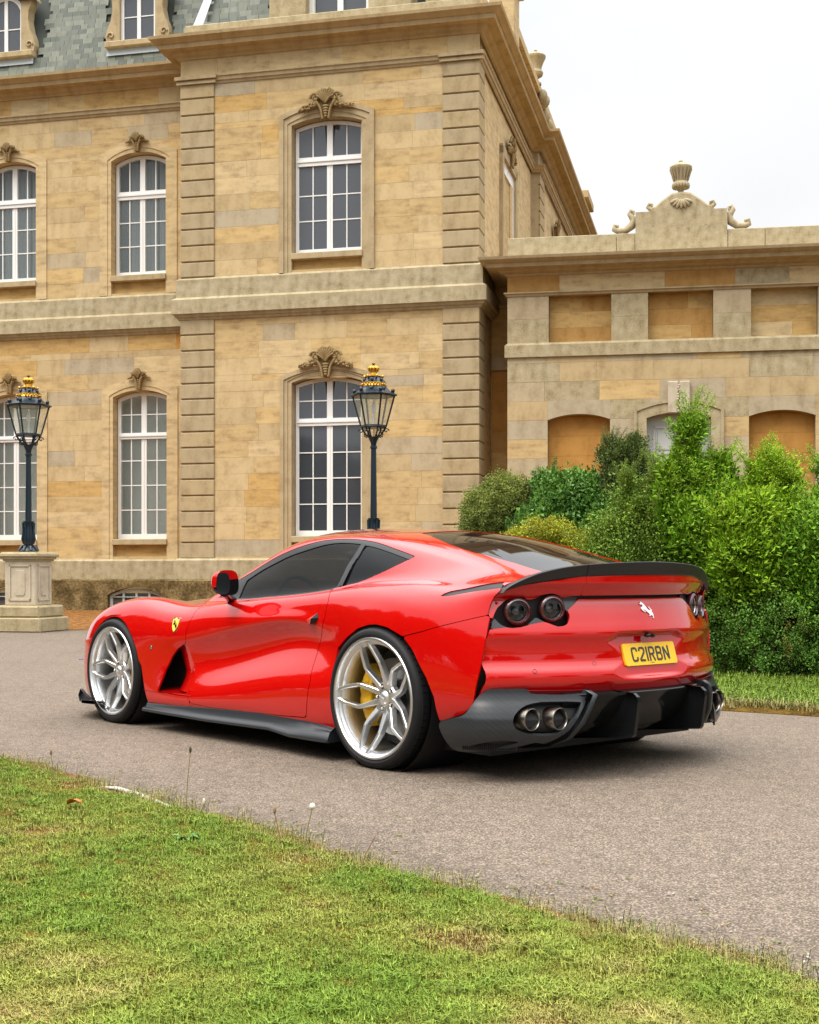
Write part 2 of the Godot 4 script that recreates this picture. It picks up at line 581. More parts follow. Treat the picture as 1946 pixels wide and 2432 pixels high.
func overcast() -> ImageTexture:
	var w := 1024
	var hh := 512
	var f := FastNoiseLite.new()
	f.seed = 5
	f.frequency = 1.3
	f.fractal_octaves = 4
	var data := PackedFloat32Array()
	data.resize(w * hh * 3)
	for y in hh:
		var el := PI * (0.5 - (y + 0.5) / hh)
		var up := sin(el)
		var base := 0.515 + 1.75 * smoothstep(0.34, 1.0, up)
		for x in w:
			var az := TAU * x / w
			var d := Vector3(cos(el) * cos(az), up * 2.2, cos(el) * sin(az))
			var k := f.get_noise_3dv(d)
			var b := base * (1.0 + 0.20 * k)
			var c := Vector3(b * 0.985, b * 0.995, b * 1.01) if k > 0.0 else Vector3(b * 0.965, b * 0.99, b * 1.015)
			if up < 0.0: c = Vector3(0.3, 0.28, 0.25)
			var i := (y * w + x) * 3
			data[i] = c.x; data[i + 1] = c.y; data[i + 2] = c.z
	return ImageTexture.create_from_image(Image.create_from_data(w, hh, false, Image.FORMAT_RGBF, data.to_byte_array()))


# ---------------------------------------------------------------- ground
const LAWN_EDGE := [Vector2(-9, 11.6), Vector2(-5, 9.35), Vector2(-3.2, 7.95), Vector2(-2.147, 7.0), Vector2(-1.76, 6.53), Vector2(-1.391, 6.03), Vector2(-1.155, 5.73), Vector2(-0.918, 5.49), Vector2(-0.681, 5.21), Vector2(-0.467, 4.93), Vector2(-0.306, 4.68), Vector2(-0.165, 4.47), Vector2(0.057, 4.24), Vector2(0.201, 4.07), Vector2(0.336, 3.91), Vector2(0.458, 3.75), Vector2(0.566, 3.62), Vector2(0.678, 3.51), Vector2(0.787, 3.40), Vector2(0.875, 3.29), Vector2(0.983, 3.16), Vector2(1.6, 2.3), Vector2(2.6, 1.0), Vector2(5, -2.5), Vector2(9, -9)]
const VERGE_EDGE := [Vector2(30, -10.2), Vector2(14, 1.1), Vector2(6.5, 6.4), Vector2(2.82, 9.06), Vector2(2.16, 9.53), Vector2(1.0, 10.5), Vector2(-0.1, 11.8), Vector2(-0.6, 13.4), Vector2(-0.4, 15.5), Vector2(0.6, 18.5), Vector2(1.6, 24), Vector2(2.3, 28)]


func sheet(pts: PackedVector2Array, y: float, m: MB) -> void:
	var idx := Geometry2D.triangulate_polygon(pts)
	for i in range(0, idx.size(), 3):
		var a := pts[idx[i]]
		var b := pts[idx[i + 1]]
		var c := pts[idx[i + 2]]
		m.tri(Vector3(a.x, y, -a.y), Vector3(b.x, y, -b.y), Vector3(c.x, y, -c.y), Vector3.UP, Vector3.UP, Vector3.UP)


func smooth_line(pts: Array, steps: int) -> PackedVector2Array:
	var o := PackedVector2Array()
	for i in pts.size() - 1:
		var a: Vector2 = pts[maxi(i - 1, 0)]
		var b: Vector2 = pts[i]
		var c: Vector2 = pts[i + 1]
		var d: Vector2 = pts[mini(i + 2, pts.size() - 1)]
		for k in steps:
			o.push_back(b.cubic_interpolate(c, a, d, float(k) / steps))
	o.push_back(pts[-1])
	return o


func build_ground() -> void:
	var g := MB.new()
	g.quad(Vector3(-300, -0.012, 300), Vector3(300, -0.012, 300), Vector3(300, -0.012, -300), Vector3(-300, -0.012, -300))
	struct("ground", g, M.turf)
	var r := MB.new()
	r.colored = true
	var wear := FastNoiseLite.new()
	wear.seed = 77
	wear.frequency = 0.35
	wear.fractal_octaves = 3
	var rim := smooth_line(LAWN_EDGE, 3)
	# worn, patched surface: tone drifts over metres, tyre lines run along the drive, it darkens along the lawn
	var tone := func(x: float, y: float) -> float:
		var k := 1.0 + 0.16 * wear.get_noise_2d(x, y) + 0.09 * wear.get_noise_2d(x * 4.0, y * 4.0 + 50.0)
		var across := x * 0.749 + y * 0.662
		for q in [4.2, 5.75]: k -= 0.05 * exp(-pow((across - q - 0.15 * wear.get_noise_2d(y, 3.0)) / 0.22, 2.0))
		if absf(x) < 6.0 and y < 10.0:
			var d := 9.0
			for i in rim.size() - 1: d = minf(d, Geometry2D.get_closest_point_to_segment(Vector2(x, y), rim[i], rim[i + 1]).distance_to(Vector2(x, y)))
			k *= lerpf(0.72 + 0.3 * absf(wear.get_noise_2d(x * 5.0, y * 5.0)), 1.0, smoothstep(0.05, 0.42, d))
		return k
	var xs := PackedFloat32Array([-60, -30, -15])
	for i in 95: xs.push_back(-9.0 + i * 0.19)
	xs.append_array(PackedFloat32Array([14, 25, 40]))
	var zs := PackedFloat32Array([-20, -8])
	for i in 120: zs.push_back(1.5 + 0.1 * i + 0.0008 * i * i)
	zs.push_back(30.0)
	var tones := []
	for x in xs:
		var line := PackedFloat32Array()
		for y in zs: line.push_back(tone.call(x, y))
		tones.append(line)
	for i in xs.size() - 1:
		for j in zs.size() - 1:
			var q := [[i, j], [i + 1, j], [i + 1, j + 1], [i, j], [i + 1, j + 1], [i, j + 1]]
			for w in q:
				var k: float = tones[w[0]][w[1]]
				r.tint = Color(k, k, k)
				r.vert(Vector3(xs[w[0]], 0, -zs[w[1]]), Vector3.UP, Vector2())
			r.turn_over(r.v.size() - 6); r.turn_over(r.v.size() - 3)
			for w in 6: r.n[r.n.size() - 1 - w] = Vector3.UP
	struct("driveway", r, M.tarmac)
	var b := MB.new()
	sheet(PackedVector2Array([Vector2(-60, 22.3), Vector2(-4, 22.6), Vector2(-1.5, 21.2), Vector2(0.8, 20.5), Vector2(40, 18), Vector2(40, 36), Vector2(-60, 50)]), 0.006, b)
	struct("gravel_bed", b, M.gravel)
	# far verge under the hedge, a low bank of turf with a worn edge
	var line := smooth_line(VERGE_EDGE, 6)
	var v := MB.new()
	var rows := []
	for k in 3:
		var row := PackedVector3Array()
		for p in line:
			row.push_back(Vector3(p.x + [0.0, 0.14, 20.0][k] * 0.6, [0.003, 0.035, 0.05][k], -(p.y + [0.0, 0.14, 14.0][k] * 0.8)))
		rows.append(row)
	v.skin(rows)
	v.face(Vector3.UP)
	struct("verge", v, M.turf)
	# scraped strip of sandy earth where the lawn meets the tarmac
	var e := smooth_line(LAWN_EDGE, 6)
	var s := MB.new()
	var nz := FastNoiseLite.new()
	nz.seed = 3
	nz.frequency = 1.1
	var inner := PackedVector3Array()
	var outer := PackedVector3Array()
	for i in e.size():
		var d := (e[mini(i + 1, e.size() - 1)] - e[maxi(i - 1, 0)]).normalized()
		var q := Vector2(-d.y, d.x)
		if q.y < 0.0: q = -q
		var w := 0.05 + 0.09 * nz.get_noise_2d(e[i].x * 3.0, e[i].y * 3.0)
		outer.push_back(Vector3(e[i].x + q.x * w, 0.004, -(e[i].y + q.y * w)))
		inner.push_back(Vector3(e[i].x - q.x * 0.2, 0.005, -(e[i].y - q.y * 0.2)))
	s.skin([outer, inner])
	s.face(Vector3.UP)
	struct("earth_strip", s, M.earth)
	# lawn: a shallow bank
	var l := MB.new()
	rows = []
	for k in 5:
		var row := PackedVector3Array()
		for i in e.size():
			var d := (e[mini(i + 1, e.size() - 1)] - e[maxi(i - 1, 0)]).normalized()
			var q := Vector2(-d.y, d.x)
			if q.y < 0.0: q = -q
			var w: float = [0.0, 0.05, 0.16, 3.0, 14.0][k]
			row.push_back(Vector3(e[i].x - q.x * w, [0.002, 0.018, 0.034, 0.04, 0.045][k], -(e[i].y - q.y * w)))
		rows.append(row)
	l.skin(rows)
	l.face(Vector3.UP)
	struct("lawn", l, M.turf)
	# a length of white edging shows through the turf
	var w := MB.new()
	var pts := [Vector3(-1.44, 0.004, -6.10), Vector3(-1.32, 0.018, -5.96), Vector3(-1.2, 0.020, -5.80), Vector3(-1.08, 0.012, -5.655), Vector3(-0.96, 0.002, -5.50)]
	w.tube(pts, [0.004, 0.009, 0.010, 0.007, 0.004], 8)
	var o := part(numbered("edging_strip"), w, mat(lin(0.6, 0.6, 0.56), 0.6), self)
	tag(o, "short length of white edging along the lawn by the tarmac", "edging")


# ---------------------------------------------------------------- the house
var weathering := FastNoiseLite.new()


# ashlar wall of separate stones with open joints, leaving the holes free
func ashlar(parent: Node, x0: float, x1: float, y0: float, y1: float, z: float, holes: Array, tones: Array, pitch := 0.4, base := 8.18) -> void:
	var m := BoxMesh.new()
	m.size = Vector3.ONE
	var first := int(floor((y0 - base) / pitch))
	var last := int(ceil((y1 - base) / pitch))
	for k in range(first, last):
		var cuts := [maxf(y0, base + k * pitch), minf(y1, base + (k + 1) * pitch)]
		if cuts[1] - cuts[0] < 0.03: continue
		for h in holes:
			for e in [h.position.y, h.end.y]:
				if e > cuts[0] + 0.02 and e < cuts[-1] - 0.02: cuts.append(e)
		cuts.sort()
		for c in cuts.size() - 1:
			var a: float = cuts[c]
			var b: float = cuts[c + 1]
			var spans := [[x0, x1]]
			for h in holes:
				if h.position.y < b - 0.01 and h.end.y > a + 0.01:
					var next := []
					for s in spans:
						if h.end.x <= s[0] or h.position.x >= s[1]: next.append(s)
						else:
							if h.position.x > s[0] + 0.02: next.append([s[0], h.position.x])
							if h.end.x < s[1] - 0.02: next.append([h.end.x, s[1]])
					spans = next
			for s in spans:
				var x: float = s[0]
				while x < s[1] - 0.01:
					var w := rng.randf_range(0.75, 1.55)
					if s[1] - x - w < 0.45: w = s[1] - x
					w = minf(w, s[1] - x)
					var pick := clampf(0.5 + 0.75 * weathering.get_noise_2d(x * 1.0 + z * 7.0, a * 1.6) + rng.randfn(0, 0.16), 0.0, 0.999)
					var o := part("wall_stone", m, M[tones[int(pick * tones.size())]], parent)
					var proud := rng.randf_range(0.0, 0.004)
					o.position = Vector3(x + w * 0.5, (a + b) * 0.5, z - 0.03 + proud)
					o.scale = Vector3(w - 0.0035, b - a - 0.0035, 0.06)
					x += w


# a moulding swept along a line in plan (x, z); out is to the right of the way it goes; profile is (out, height)
func sweep(b: MB, path: Array, profile: Array) -> void:
	for k in profile.size() - 1:
		var rows := [PackedVector3Array(), PackedVector3Array()]
		for i in path.size():
			var d0: Vector2 = (path[i] - path[maxi(i - 1, 0)]).normalized() if i > 0 else (path[1] - path[0]).normalized()
			var d1: Vector2 = (path[mini(i + 1, path.size() - 1)] - path[i]).normalized() if i < path.size() - 1 else d0
			var n0 := Vector2(-d0.y, d0.x)
			var n1 := Vector2(-d1.y, d1.x)
			var q := (n0 + n1).normalized()
			q /= maxf(q.dot(n0), 0.3)
			for e in 2:
				var f: Vector2 = profile[k + e]
				rows[e].push_back(Vector3(path[i].x + q.x * f.x, f.y, path[i].y + q.y * f.x))
		for i in path.size() - 1:
			b.quad(rows[0][i], rows[0][i + 1], rows[1][i + 1], rows[1][i])


func arc_points(xc: float, half: float, spring: float, apex: float, steps := 12) -> PackedVector2Array:
	var s := maxf(apex - spring, 0.001)
	var r := (half * half + s * s) / (2.0 * s)
	var o := PackedVector2Array()
	for i in steps + 1:
		var x := lerpf(-half, half, float(i) / steps)
		o.push_back(Vector2(xc + x, apex - r + sqrt(maxf(r * r - x * x, 0.0))))
	return o


# an arched band standing on two legs: inner and outer outline, from z0 out to z1
func arch_band(b: MB, xc: float, foot: float, hi: float, si: float, ai: float, ho: float, so: float, ao: float, z0: float, z1: float) -> void:
	var p := PackedVector2Array([Vector2(xc - hi, foot)])
	p.append_array(arc_points(xc, hi, si, ai))
	p.push_back(Vector2(xc + hi, foot))
	var q := PackedVector2Array([Vector2(xc - ho, foot)])
	q.append_array(arc_points(xc, ho, so, ao))
	q.push_back(Vector2(xc + ho, foot))
	for i in p.size() - 1:
		var f := func(w: Vector2, z: float): return Vector3(w.x, w.y, z)
		b.quad(f.call(p[i], z1), f.call(p[i + 1], z1), f.call(q[i + 1], z1), f.call(q[i], z1))
		b.quad(f.call(p[i], z0), f.call(p[i + 1], z0), f.call(p[i + 1], z1), f.call(p[i], z1))
		b.quad(f.call(q[i], z1), f.call(q[i + 1], z1), f.call(q[i + 1], z0), f.call(q[i], z0))


# the stone and the window of one opening. d: xc, half (of the white frame), bottom, spring, apex, transom low and high, bars, rows
func sash(parent: Node, z: float, d: Dictionary) -> void:
	var xc: float = d.xc
	var half: float = d.half
	var ah: float = d.outer
	var st := MB.new()
	var foot: float = d.foot
	var inner := half + 0.02
	# two steps of moulded architrave, proud of the wall
	arch_band(st, xc, foot, inner, d.spring + 0.02, d.apex + 0.02, inner + 0.1, d.spring + 0.05, d.apex + 0.13, z - 0.3, z + 0.012)
	if d.rich:
		arch_band(st, xc, foot, inner + 0.1, d.spring + 0.05, d.apex + 0.13, inner + 0.19, d.shoulder - 0.09, d.crown - 0.09, z - 0.1, z + 0.032)
		arch_band(st, xc, foot, inner + 0.19, d.shoulder - 0.09, d.crown - 0.09, ah, d.shoulder, d.crown, z - 0.1, z + 0.062)
	else:
		arch_band(st, xc, foot, inner + 0.1, d.spring + 0.05, d.apex + 0.13, ah, d.shoulder, d.crown, z - 0.1, z + 0.03)
	part("architrave", st, M[d.stone], parent)
	var sl := MB.new()
	sl.bevel_box(Vector3(xc, d.bottom - 0.075, z - 0.09), Vector3(inner * 2.0 + 0.02, 0.15, 0.3), 0.012)
	part("sill", sl, M.trim_stone, parent)
	var ap := MB.new()
	ap.box(Vector3(xc, (foot + d.bottom - 0.15) * 0.5, z - 0.16), Vector3(inner * 2.0, d.bottom - 0.15 - foot, 0.06))
	part("apron_panel", ap, M.stone3, parent)
	# the window itself
	var w := hub("window", parent)
	var zf := z - 0.25
	var fr := MB.new()
	arch_band(fr, xc, d.bottom, half - 0.085, d.spring - 0.06, d.apex - 0.09, half, d.spring, d.apex, zf - 0.08, zf)
	fr.span(Vector3(xc - half + 0.085, d.bottom, zf - 0.08), Vector3(xc + half - 0.085, d.bottom + 0.14, zf - 0.003))
	fr.span(Vector3(xc - half + 0.06, d.tlow, zf - 0.08), Vector3(xc + half - 0.06, d.thigh, zf + 0.03))
	fr.span(Vector3(xc - half + 0.05, (d.tlow + d.thigh) * 0.5 - 0.015, zf), Vector3(xc + half - 0.05, (d.tlow + d.thigh) * 0.5 + 0.025, zf + 0.055))
	fr.span(Vector3(xc - 0.072, d.bottom + 0.13, zf - 0.08), Vector3(xc + 0.072, d.tlow + 0.01, zf - 0.006))
	fr.span(Vector3(xc - 0.072, d.thigh - 0.01, zf - 0.08), Vector3(xc + 0.072, d.apex - 0.08, zf - 0.006))
	fr.span(Vector3(xc - 0.008, d.bottom + 0.14, zf - 0.02), Vector3(xc + 0.008, d.tlow, zf + 0.006))
	part("frame", fr, M.white_paint, w)
	var bars := MB.new()
	var cols := []
	for side in [-1.0, 1.0]:
		var a: float = xc + side * 0.072
		var c: float = xc + side * (half - 0.085)
		var mid: float = (a + c) * 0.5
		cols.append([minf(a, c), mid])
		cols.append([mid, maxf(a, c)])
		bars.span(Vector3(mid - 0.013, d.bottom + 0.14, zf - 0.05), Vector3(mid + 0.013, d.tlow, zf - 0.012))
		bars.span(Vector3(mid - 0.013, d.thigh, zf - 0.05), Vector3(mid + 0.013, d.spring + (d.apex - d.spring) * 0.6 - 0.05, zf - 0.012))
		for y in d.rows + d.toprows:
			bars.span(Vector3(minf(a, c), y - 0.013, zf - 0.049), Vector3(maxf(a, c), y + 0.013, zf - 0.014))
	part("glazing_bars", bars, M.white_paint, w)
	var glass: Material = M[d.glass]
	var ys: Array = [d.bottom + 0.14] + d.rows + [d.tlow]
	var tops: Array = [d.thigh] + d.toprows + [d.apex]
	for c in cols:
		for k in ys.size() - 1:
			var g := MB.new()
			g.span(Vector3(c[0], ys[k], zf - 0.036), Vector3(c[1], ys[k + 1], zf - 0.03))
			# old panes never hang quite plumb
			for i in g.n.size(): g.n[i] = g.n[i].rotated(Vector3.UP, 0.012 * sin(c[0] * 31.0 + ys[k] * 17.0)).rotated(Vector3.RIGHT, 0.010 * sin(c[0] * 13.0 + ys[k] * 29.0))
			part("pane", g, glass, w)
		for k in tops.size() - 1:
			var g := MB.new()
			if k == tops.size() - 2:
				var poly := PackedVector2Array([Vector2(c[0], tops[k]), Vector2(c[1], tops[k])])
				var arc := arc_points(xc, half - 0.085, d.spring - 0.06, d.apex - 0.09, 24)
				for i in range(arc.size() - 1, -1, -1):
					if arc[i].x >= c[0] - 0.001 and arc[i].x <= c[1] + 0.001: poly.push_back(arc[i])
				if poly.size() >= 4: g.prism(poly, zf - 0.036, zf - 0.03)
			else: g.span(Vector3(c[0], tops[k], zf - 0.036), Vector3(c[1], tops[k + 1], zf - 0.03))
			if g.v.size(): part("pane", g, glass, w)
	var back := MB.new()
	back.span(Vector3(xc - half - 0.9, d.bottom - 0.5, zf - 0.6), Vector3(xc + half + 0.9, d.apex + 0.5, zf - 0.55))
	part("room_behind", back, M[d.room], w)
	if d.has("drapes"):
		for q in d.drapes:
			var cu := MB.new()
			var row0 := PackedVector3Array()
			var row1 := PackedVector3Array()
			for i in 17:
				var x := lerpf(q[0], q[1], i / 16.0)
				row0.push_back(Vector3(xc + x, d.bottom + 0.1, zf - 0.3 + 0.03 * sin(i * 1.6)))
				row1.push_back(Vector3(xc + x, d.apex - 0.1, zf - 0.3 + 0.03 * sin(i * 1.6)))
			cu.skin([row0, row1], false, 1.0)
			cu.face(Vector3.BACK)
			part("curtain", cu, M.curtain, w)


# carved cartouche: shell, volutes and garlands
func carve_cartouche(parent: Node, at: Vector3, w: float, h: float, rich: bool) -> void:
	var b := MB.new()
	for i in 9:   # shell fan
		var a := lerpf(-1.25, 1.25, i / 8.0)
		var tip := at + Vector3(sin(a) * w * 0.17, h * 0.16 + cos(a) * h * 0.3, 0.16)
		b.tube([at + Vector3(0, h * 0.02, 0.12), (at + Vector3(0, h * 0.06, 0.1)).lerp(tip, 0.55) + Vector3(0, 0.01, 0.04), tip], [0.026, 0.036, 0.032], 6)
	for s in [-1.0, 1.0]:   # volutes beside the shell
		var pts := []
		for i in 15:
			var a := i * 0.5
			var r := w * 0.1 * (1.0 - i / 16.0)
			pts.append(at + Vector3(s * (w * 0.2 + cos(a) * r), h * 0.2 + sin(a) * r, 0.10 + 0.005 * i))
		b.tube(pts, [0.04, 0.038, 0.034, 0.032, 0.03], 6)
		var tail := []
		for i in 9:   # console sides sweep down to the point
			var t := i / 8.0
			tail.append(at + Vector3(s * w * lerpf(0.2, 0.055, t) * (1.0 - 0.3 * sin(t * PI)), h * lerpf(0.1, -0.5, t), 0.13 - 0.02 * t))
		b.tube(tail, [0.045, 0.042, 0.038, 0.032], 6)
		if rich:
			for i in 22:   # garland of leaves and fruit
				var t := i / 21.0
				var c := at + Vector3(s * w * (0.16 + 0.33 * t), h * (0.06 - 0.12 * sin(t * 2.2) - 0.10 * t * t), 0.08)
				for k in 3:
					b.blob(c + Vector3(rng.randf_range(-0.04, 0.04), rng.randf_range(-0.055, 0.055), rng.randf_range(0.0, 0.05)), Vector3(rng.randf_range(0.03, 0.055), rng.randf_range(0.03, 0.05), 0.04) * (1.15 - 0.45 * t), 6, 4, Basis(Vector3.BACK, rng.randf() * 3.0))
			for i in 8:   # acanthus sprays above
				var t := i / 7.0
				b.blob(at + Vector3(s * w * (0.06 + 0.16 * t), h * (0.46 - 0.2 * t), 0.1), Vector3(0.03, 0.06, 0.04), 6, 4, Basis(Vector3.BACK, -s * (0.4 + t)))
		else:
			for i in 8:
				var t := i / 7.0
				b.blob(at + Vector3(s * w * (0.22 + 0.28 * t), h * (0.14 - 0.12 * t), 0.06), Vector3.ONE * 0.05 * (1.1 - 0.6 * t), 6, 4)
	for i in 5:   # drop of husks on the console
		b.blob(at + Vector3(0, h * (-0.08 - 0.085 * i), 0.10), Vector3(w * (0.075 - 0.01 * i), h * 0.055, 0.05), 8, 5)
	var slab := PackedVector2Array([Vector2(-w * 0.17, h * 0.2), Vector2(-w * 0.06, -h * 0.5), Vector2(w * 0.06, -h * 0.5), Vector2(w * 0.17, h * 0.2)])
	b.prism(slab, 0.0, 0.07, Transform3D(Basis(), at))
	part("carved_cartouche", b, M.carving, parent)


func quoins(parent: Node, x0: float, x1: float, zf: float, joints: Array, sideways := 0.0) -> void:
	for k in joints.size() - 1:
		var b := MB.new()
		var y1: float = joints[k]
		var y0: float = joints[k + 1] + 0.035
		b.bevel_box(Vector3((x0 + x1) * 0.5, (y0 + y1) * 0.5, zf - 0.06 - sideways * 0.5), Vector3(x1 - x0, y1 - y0, 0.22 + sideways), 0.014)
		part("quoin_stone", b, M.quoin if rng.randf() < 0.55 else M.quoin_b, parent)
	var back := MB.new()
	back.span(Vector3(x0 + 0.02, joints[-1], zf - 0.17 - sideways), Vector3(x1 - 0.02, joints[0], zf + 0.008))
	part("quoin_backing", back, M.quoin, parent)


const CORNICE := [Vector2(0, 13.50), Vector2(0.056, 13.52), Vector2(0.08, 13.56), Vector2(0.16, 13.60), Vector2(0.192, 13.645), Vector2(0.208, 13.67), Vector2(0.416, 13.68), Vector2(0.432, 13.78), Vector2(0.464, 13.79), Vector2(0.528, 13.84), Vector2(0.592, 13.88), Vector2(0.608, 13.95), Vector2(0, 14.06)]
const STRING := [Vector2(0, 12.88), Vector2(0.03, 12.9), Vector2(0.045, 12.95), Vector2(0.075, 12.96), Vector2(0.09, 13.03), Vector2(0.12, 13.05), Vector2(0.12, 13.08), Vector2(0, 13.1)]
const BAND := [Vector2(0, 7.13), Vector2(0.05, 7.16), Vector2(0.07, 7.2), Vector2(0.11, 7.22), Vector2(0.14, 7.28), Vector2(0.19, 7.29), Vector2(0.19, 7.63), Vector2(0.09, 7.7), Vector2(0.09, 8.13), Vector2(0.0, 8.2)]
const FOOT := [Vector2(0.24, 0.0), Vector2(0.24, 0.78), Vector2(0.14, 0.82)]
const DADO := [Vector2(0.14, 0.82), Vector2(0.14, 1.28), Vector2(0.05, 1.33), Vector2(0, 1.33)]


func build_mansion() -> void:
	var turn := -atan(0.235)
	weathering.seed = 19
	weathering.frequency = 0.35
	var plain := ["stone4", "stone2", "stone6", "stone0", "stone1", "stone5", "stone0", "stone7", "stone1", "stone3"]
	# ---- projecting pavilion
	var p := thing("pavilion", "tall projecting pavilion of the golden stone mansion, with quoined corners and single windows", "building", Vector3(0, 0, -31.0), turn)
	var core := MB.new()
	var up_hole := Rect2(-3.15, 8.2, 2.24, 3.72)
	var low_hole := Rect2(-3.1, 1.33, 2.2, 4.3)
	# wall behind the stones, in pieces round the openings
	for r in [[-5.7, 0.0, -2.93, 14.0], [-1.17, 0.0, 1.6, 14.0], [-2.93, 0.0, -1.17, 1.4], [-2.93, 5.7, -1.17, 8.25], [-2.93, 11.9, -1.17, 14.0]]:
		core.span(Vector3(r[0], r[1], -0.55), Vector3(r[2], r[3], -0.008))
	core.span(Vector3(-5.7, 0, -1.7), Vector3(-5.2, 14, -0.05))
	core.span(Vector3(1.1, 0, -9.2), Vector3(1.6, 14, -0.05))
	part("wall_core", core, M.stone1, p)
	ashlar(p, -4.88, 0.80, 1.33, 7.14, 0.0, [low_hole], plain)
	ashlar(p, -4.88, 0.80, 8.2, 12.9, 0.0, [up_hole], plain)
	ashlar(p, -5.76, 1.675, 13.09, 13.53, 0.012, [], ["stone5", "stone0", "stone7"], 0.44, 13.09)
	var up := [12.9, 12.54, 12.135, 11.725, 11.324, 10.932, 10.54, 10.138, 9.741, 9.344, 8.947, 8.55, 8.17]
	var low := [7.15, 6.768, 6.381, 5.969, 5.578, 5.2, 4.81, 4.401, 4.014, 3.619, 3.241, 2.841, 2.455, 2.081, 1.694, 1.3]
	for q in [up, low]:
		quoins(p, -5.76, -4.88, 0.0, q)
		quoins(p, 0.80, 1.675, 0.0, q, 0.55)
	sash(p, 0.0, {"xc": -2.03, "half": 0.86, "outer": 1.18, "foot": 8.18, "bottom": 8.645, "spring": 11.70, "apex": 11.855, "shoulder": 11.96, "crown": 12.2, "tlow": 10.79, "thigh": 11.0, "rows": [9.47, 10.08], "toprows": [], "rich": true, "stone": "trim_stone", "glass": "old_glass", "room": "dark_room"})
	sash(p, 0.0, {"xc": -2.03, "half": 0.86, "outer": 1.16, "foot": 1.31, "bottom": 1.856, "spring": 5.52, "apex": 5.68, "shoulder": 5.70, "crown": 5.93, "tlow": 4.52, "thigh": 4.70, "rows": [2.634, 3.26, 3.878], "toprows": [5.126], "rich": true, "stone": "trim_stone", "glass": "old_glass_b", "room": "dark_room"})
	carve_cartouche(p, Vector3(-2.02, 12.14, 0.03), 1.3, 0.72, true)
	carve_cartouche(p, Vector3(-2.02, 6.0, 0.03), 1.3, 0.72, true)
	var path := [Vector2(-5.76, -1.5), Vector2(-5.76, 0), Vector2(1.675, 0), Vector2(1.675, -8.9)]
	var mo := MB.new()
	sweep(mo, path, CORNICE)
	part("cornice", mo, M.cornice, p)
	mo = MB.new()
	sweep(mo, path, STRING)
	part("string_course", mo, M.trim_stone, p)
	mo = MB.new()
	sweep(mo, path, BAND)
	part("band_course", mo, M.ledge, p)
	mo = MB.new()
	sweep(mo, path, FOOT)
	part("plinth_course", mo, M.plinth, p)
	mo = MB.new()
	sweep(mo, path, DADO)
	part("dado_course", mo, M.ledge, p)
	# dark breaks that stand forward over the corner pilasters
	mo = MB.new()
	for x in [[-5.84, -4.82], [0.74, 1.755]]:
		mo.span(Vector3(x[0], 12.9, 0.0), Vector3(x[1], 12.97, 0.105))
		mo.span(Vector3(x[0] - 0.03, 13.0, 0.0), Vector3(x[1] + 0.03, 13.085, 0.15))
	part("capital_moulding", mo, M.trim_stone, p)
	# side face, seen very obliquely
	var sd := MB.new()
	sd.span(Vector3(1.55, 1.3, -4.0), Vector3(1.63, 13.5, -0.9))
	sd.span(Vector3(1.55, 1.3, -8.9), Vector3(1.63, 13.5, -4.9))
	sd.span(Vector3(1.55, 11.7, -4.9), Vector3(1.63, 13.5, -4.0))
	part("side_wall", sd, M.stone5, p)
	sd = MB.new()
	sd.span(Vector3(1.60, 8.2, -3.35), Vector3(1.72, 11.9, -3.1))
	sd.span(Vector3(1.60, 8.2, -5.65), Vector3(1.72, 11.9, -5.4))
	sd.span(Vector3(1.60, 11.7, -5.65), Vector3(1.72, 11.95, -3.1))
	part("side_architrave", sd, M.trim_stone, p)
	sd = MB.new()
	sd.span(Vector3(1.55, 8.6, -3.5), Vector3(1.645, 11.72, -3.36))
	sd.span(Vector3(1.55, 8.6, -5.4), Vector3(1.645, 11.72, -5.26))
	sd.span(Vector3(1.55, 11.4, -5.4), Vector3(1.643, 11.72, -3.4))
	sd.span(Vector3(1.40, 8.6, -4.45), Vector3(1.46, 11.6, -4.31))
	part("side_window_frame", sd, M.white_paint, p)
	sd = MB.new()
	sd.span(Vector3(1.37, 8.6, -5.3), Vector3(1.41, 11.6, -3.4))
	part("side_window_glass", sd, M.old_glass, p)
	var cb := hub("side_cartouche", p, Vector3(1.63, 0, -4.4), PI / 2)
	carve_cartouche(cb, Vector3(0, 12.1, 0.03), 1.2, 0.8, true)
	# second pavilion further along the side
	sd = MB.new()
	sd.span(Vector3(1.0, 0, -9.9), Vector3(1.85, 14.0, -8.9))
	part("side_pier", sd, M.stone2, p)
	for k in 12:
		var qb := MB.new()
		qb.bevel_box(Vector3(1.87, 8.5 + 0.4 * k - 0.16, -9.4), Vector3(0.08, 0.36, 0.98), 0.012)
		part("quoin_stone", qb, M.quoin_b, p)
	sd = MB.new()
	sd.span(Vector3(1.0, 0, -24), Vector3(1.85, 14.0, -9.9))
	part("side_range", sd, M.stone5, p)
	mo = MB.new()
	var path2 := [Vector2(1.675, -8.85), Vector2(1.95, -8.85), Vector2(1.95, -24.0)]
	sweep(mo, path2, CORNICE)
	sweep(mo, path2, STRING)
	part("side_cornice", mo, M.cornice, p)
	for k in 3:
		var hc := hub("side_cartouche", p, Vector3(1.88, 0, -12.3 - 3.8 * k), PI / 2)
		carve_cartouche(hc, Vector3(0, 12.0, 0.03), 1.1, 0.8, false)
		sd = MB.new()
		sd.span(Vector3(1.84, 8.6, -13.0 - 3.8 * k), Vector3(1.87, 11.6, -11.6 - 3.8 * k))
		part("side_window_glass", sd, M.old_glass, p)
	# attic, parapet and chimneys above
	var at := MB.new()
	at.bevel_box(Vector3(-2.0, 14.18, -0.2), Vector3(7.3, 0.36, 0.5), 0.02)
	part("parapet", at, M.ledge, p)
	at = MB.new()
	for x in [[-3.55, -2.62], [-1.06, 0.0]]:
		at.bevel_box(Vector3((x[0] + x[1]) * 0.5, 15.2, -0.55), Vector3(x[1] - x[0], 2.2, 0.7), 0.02)
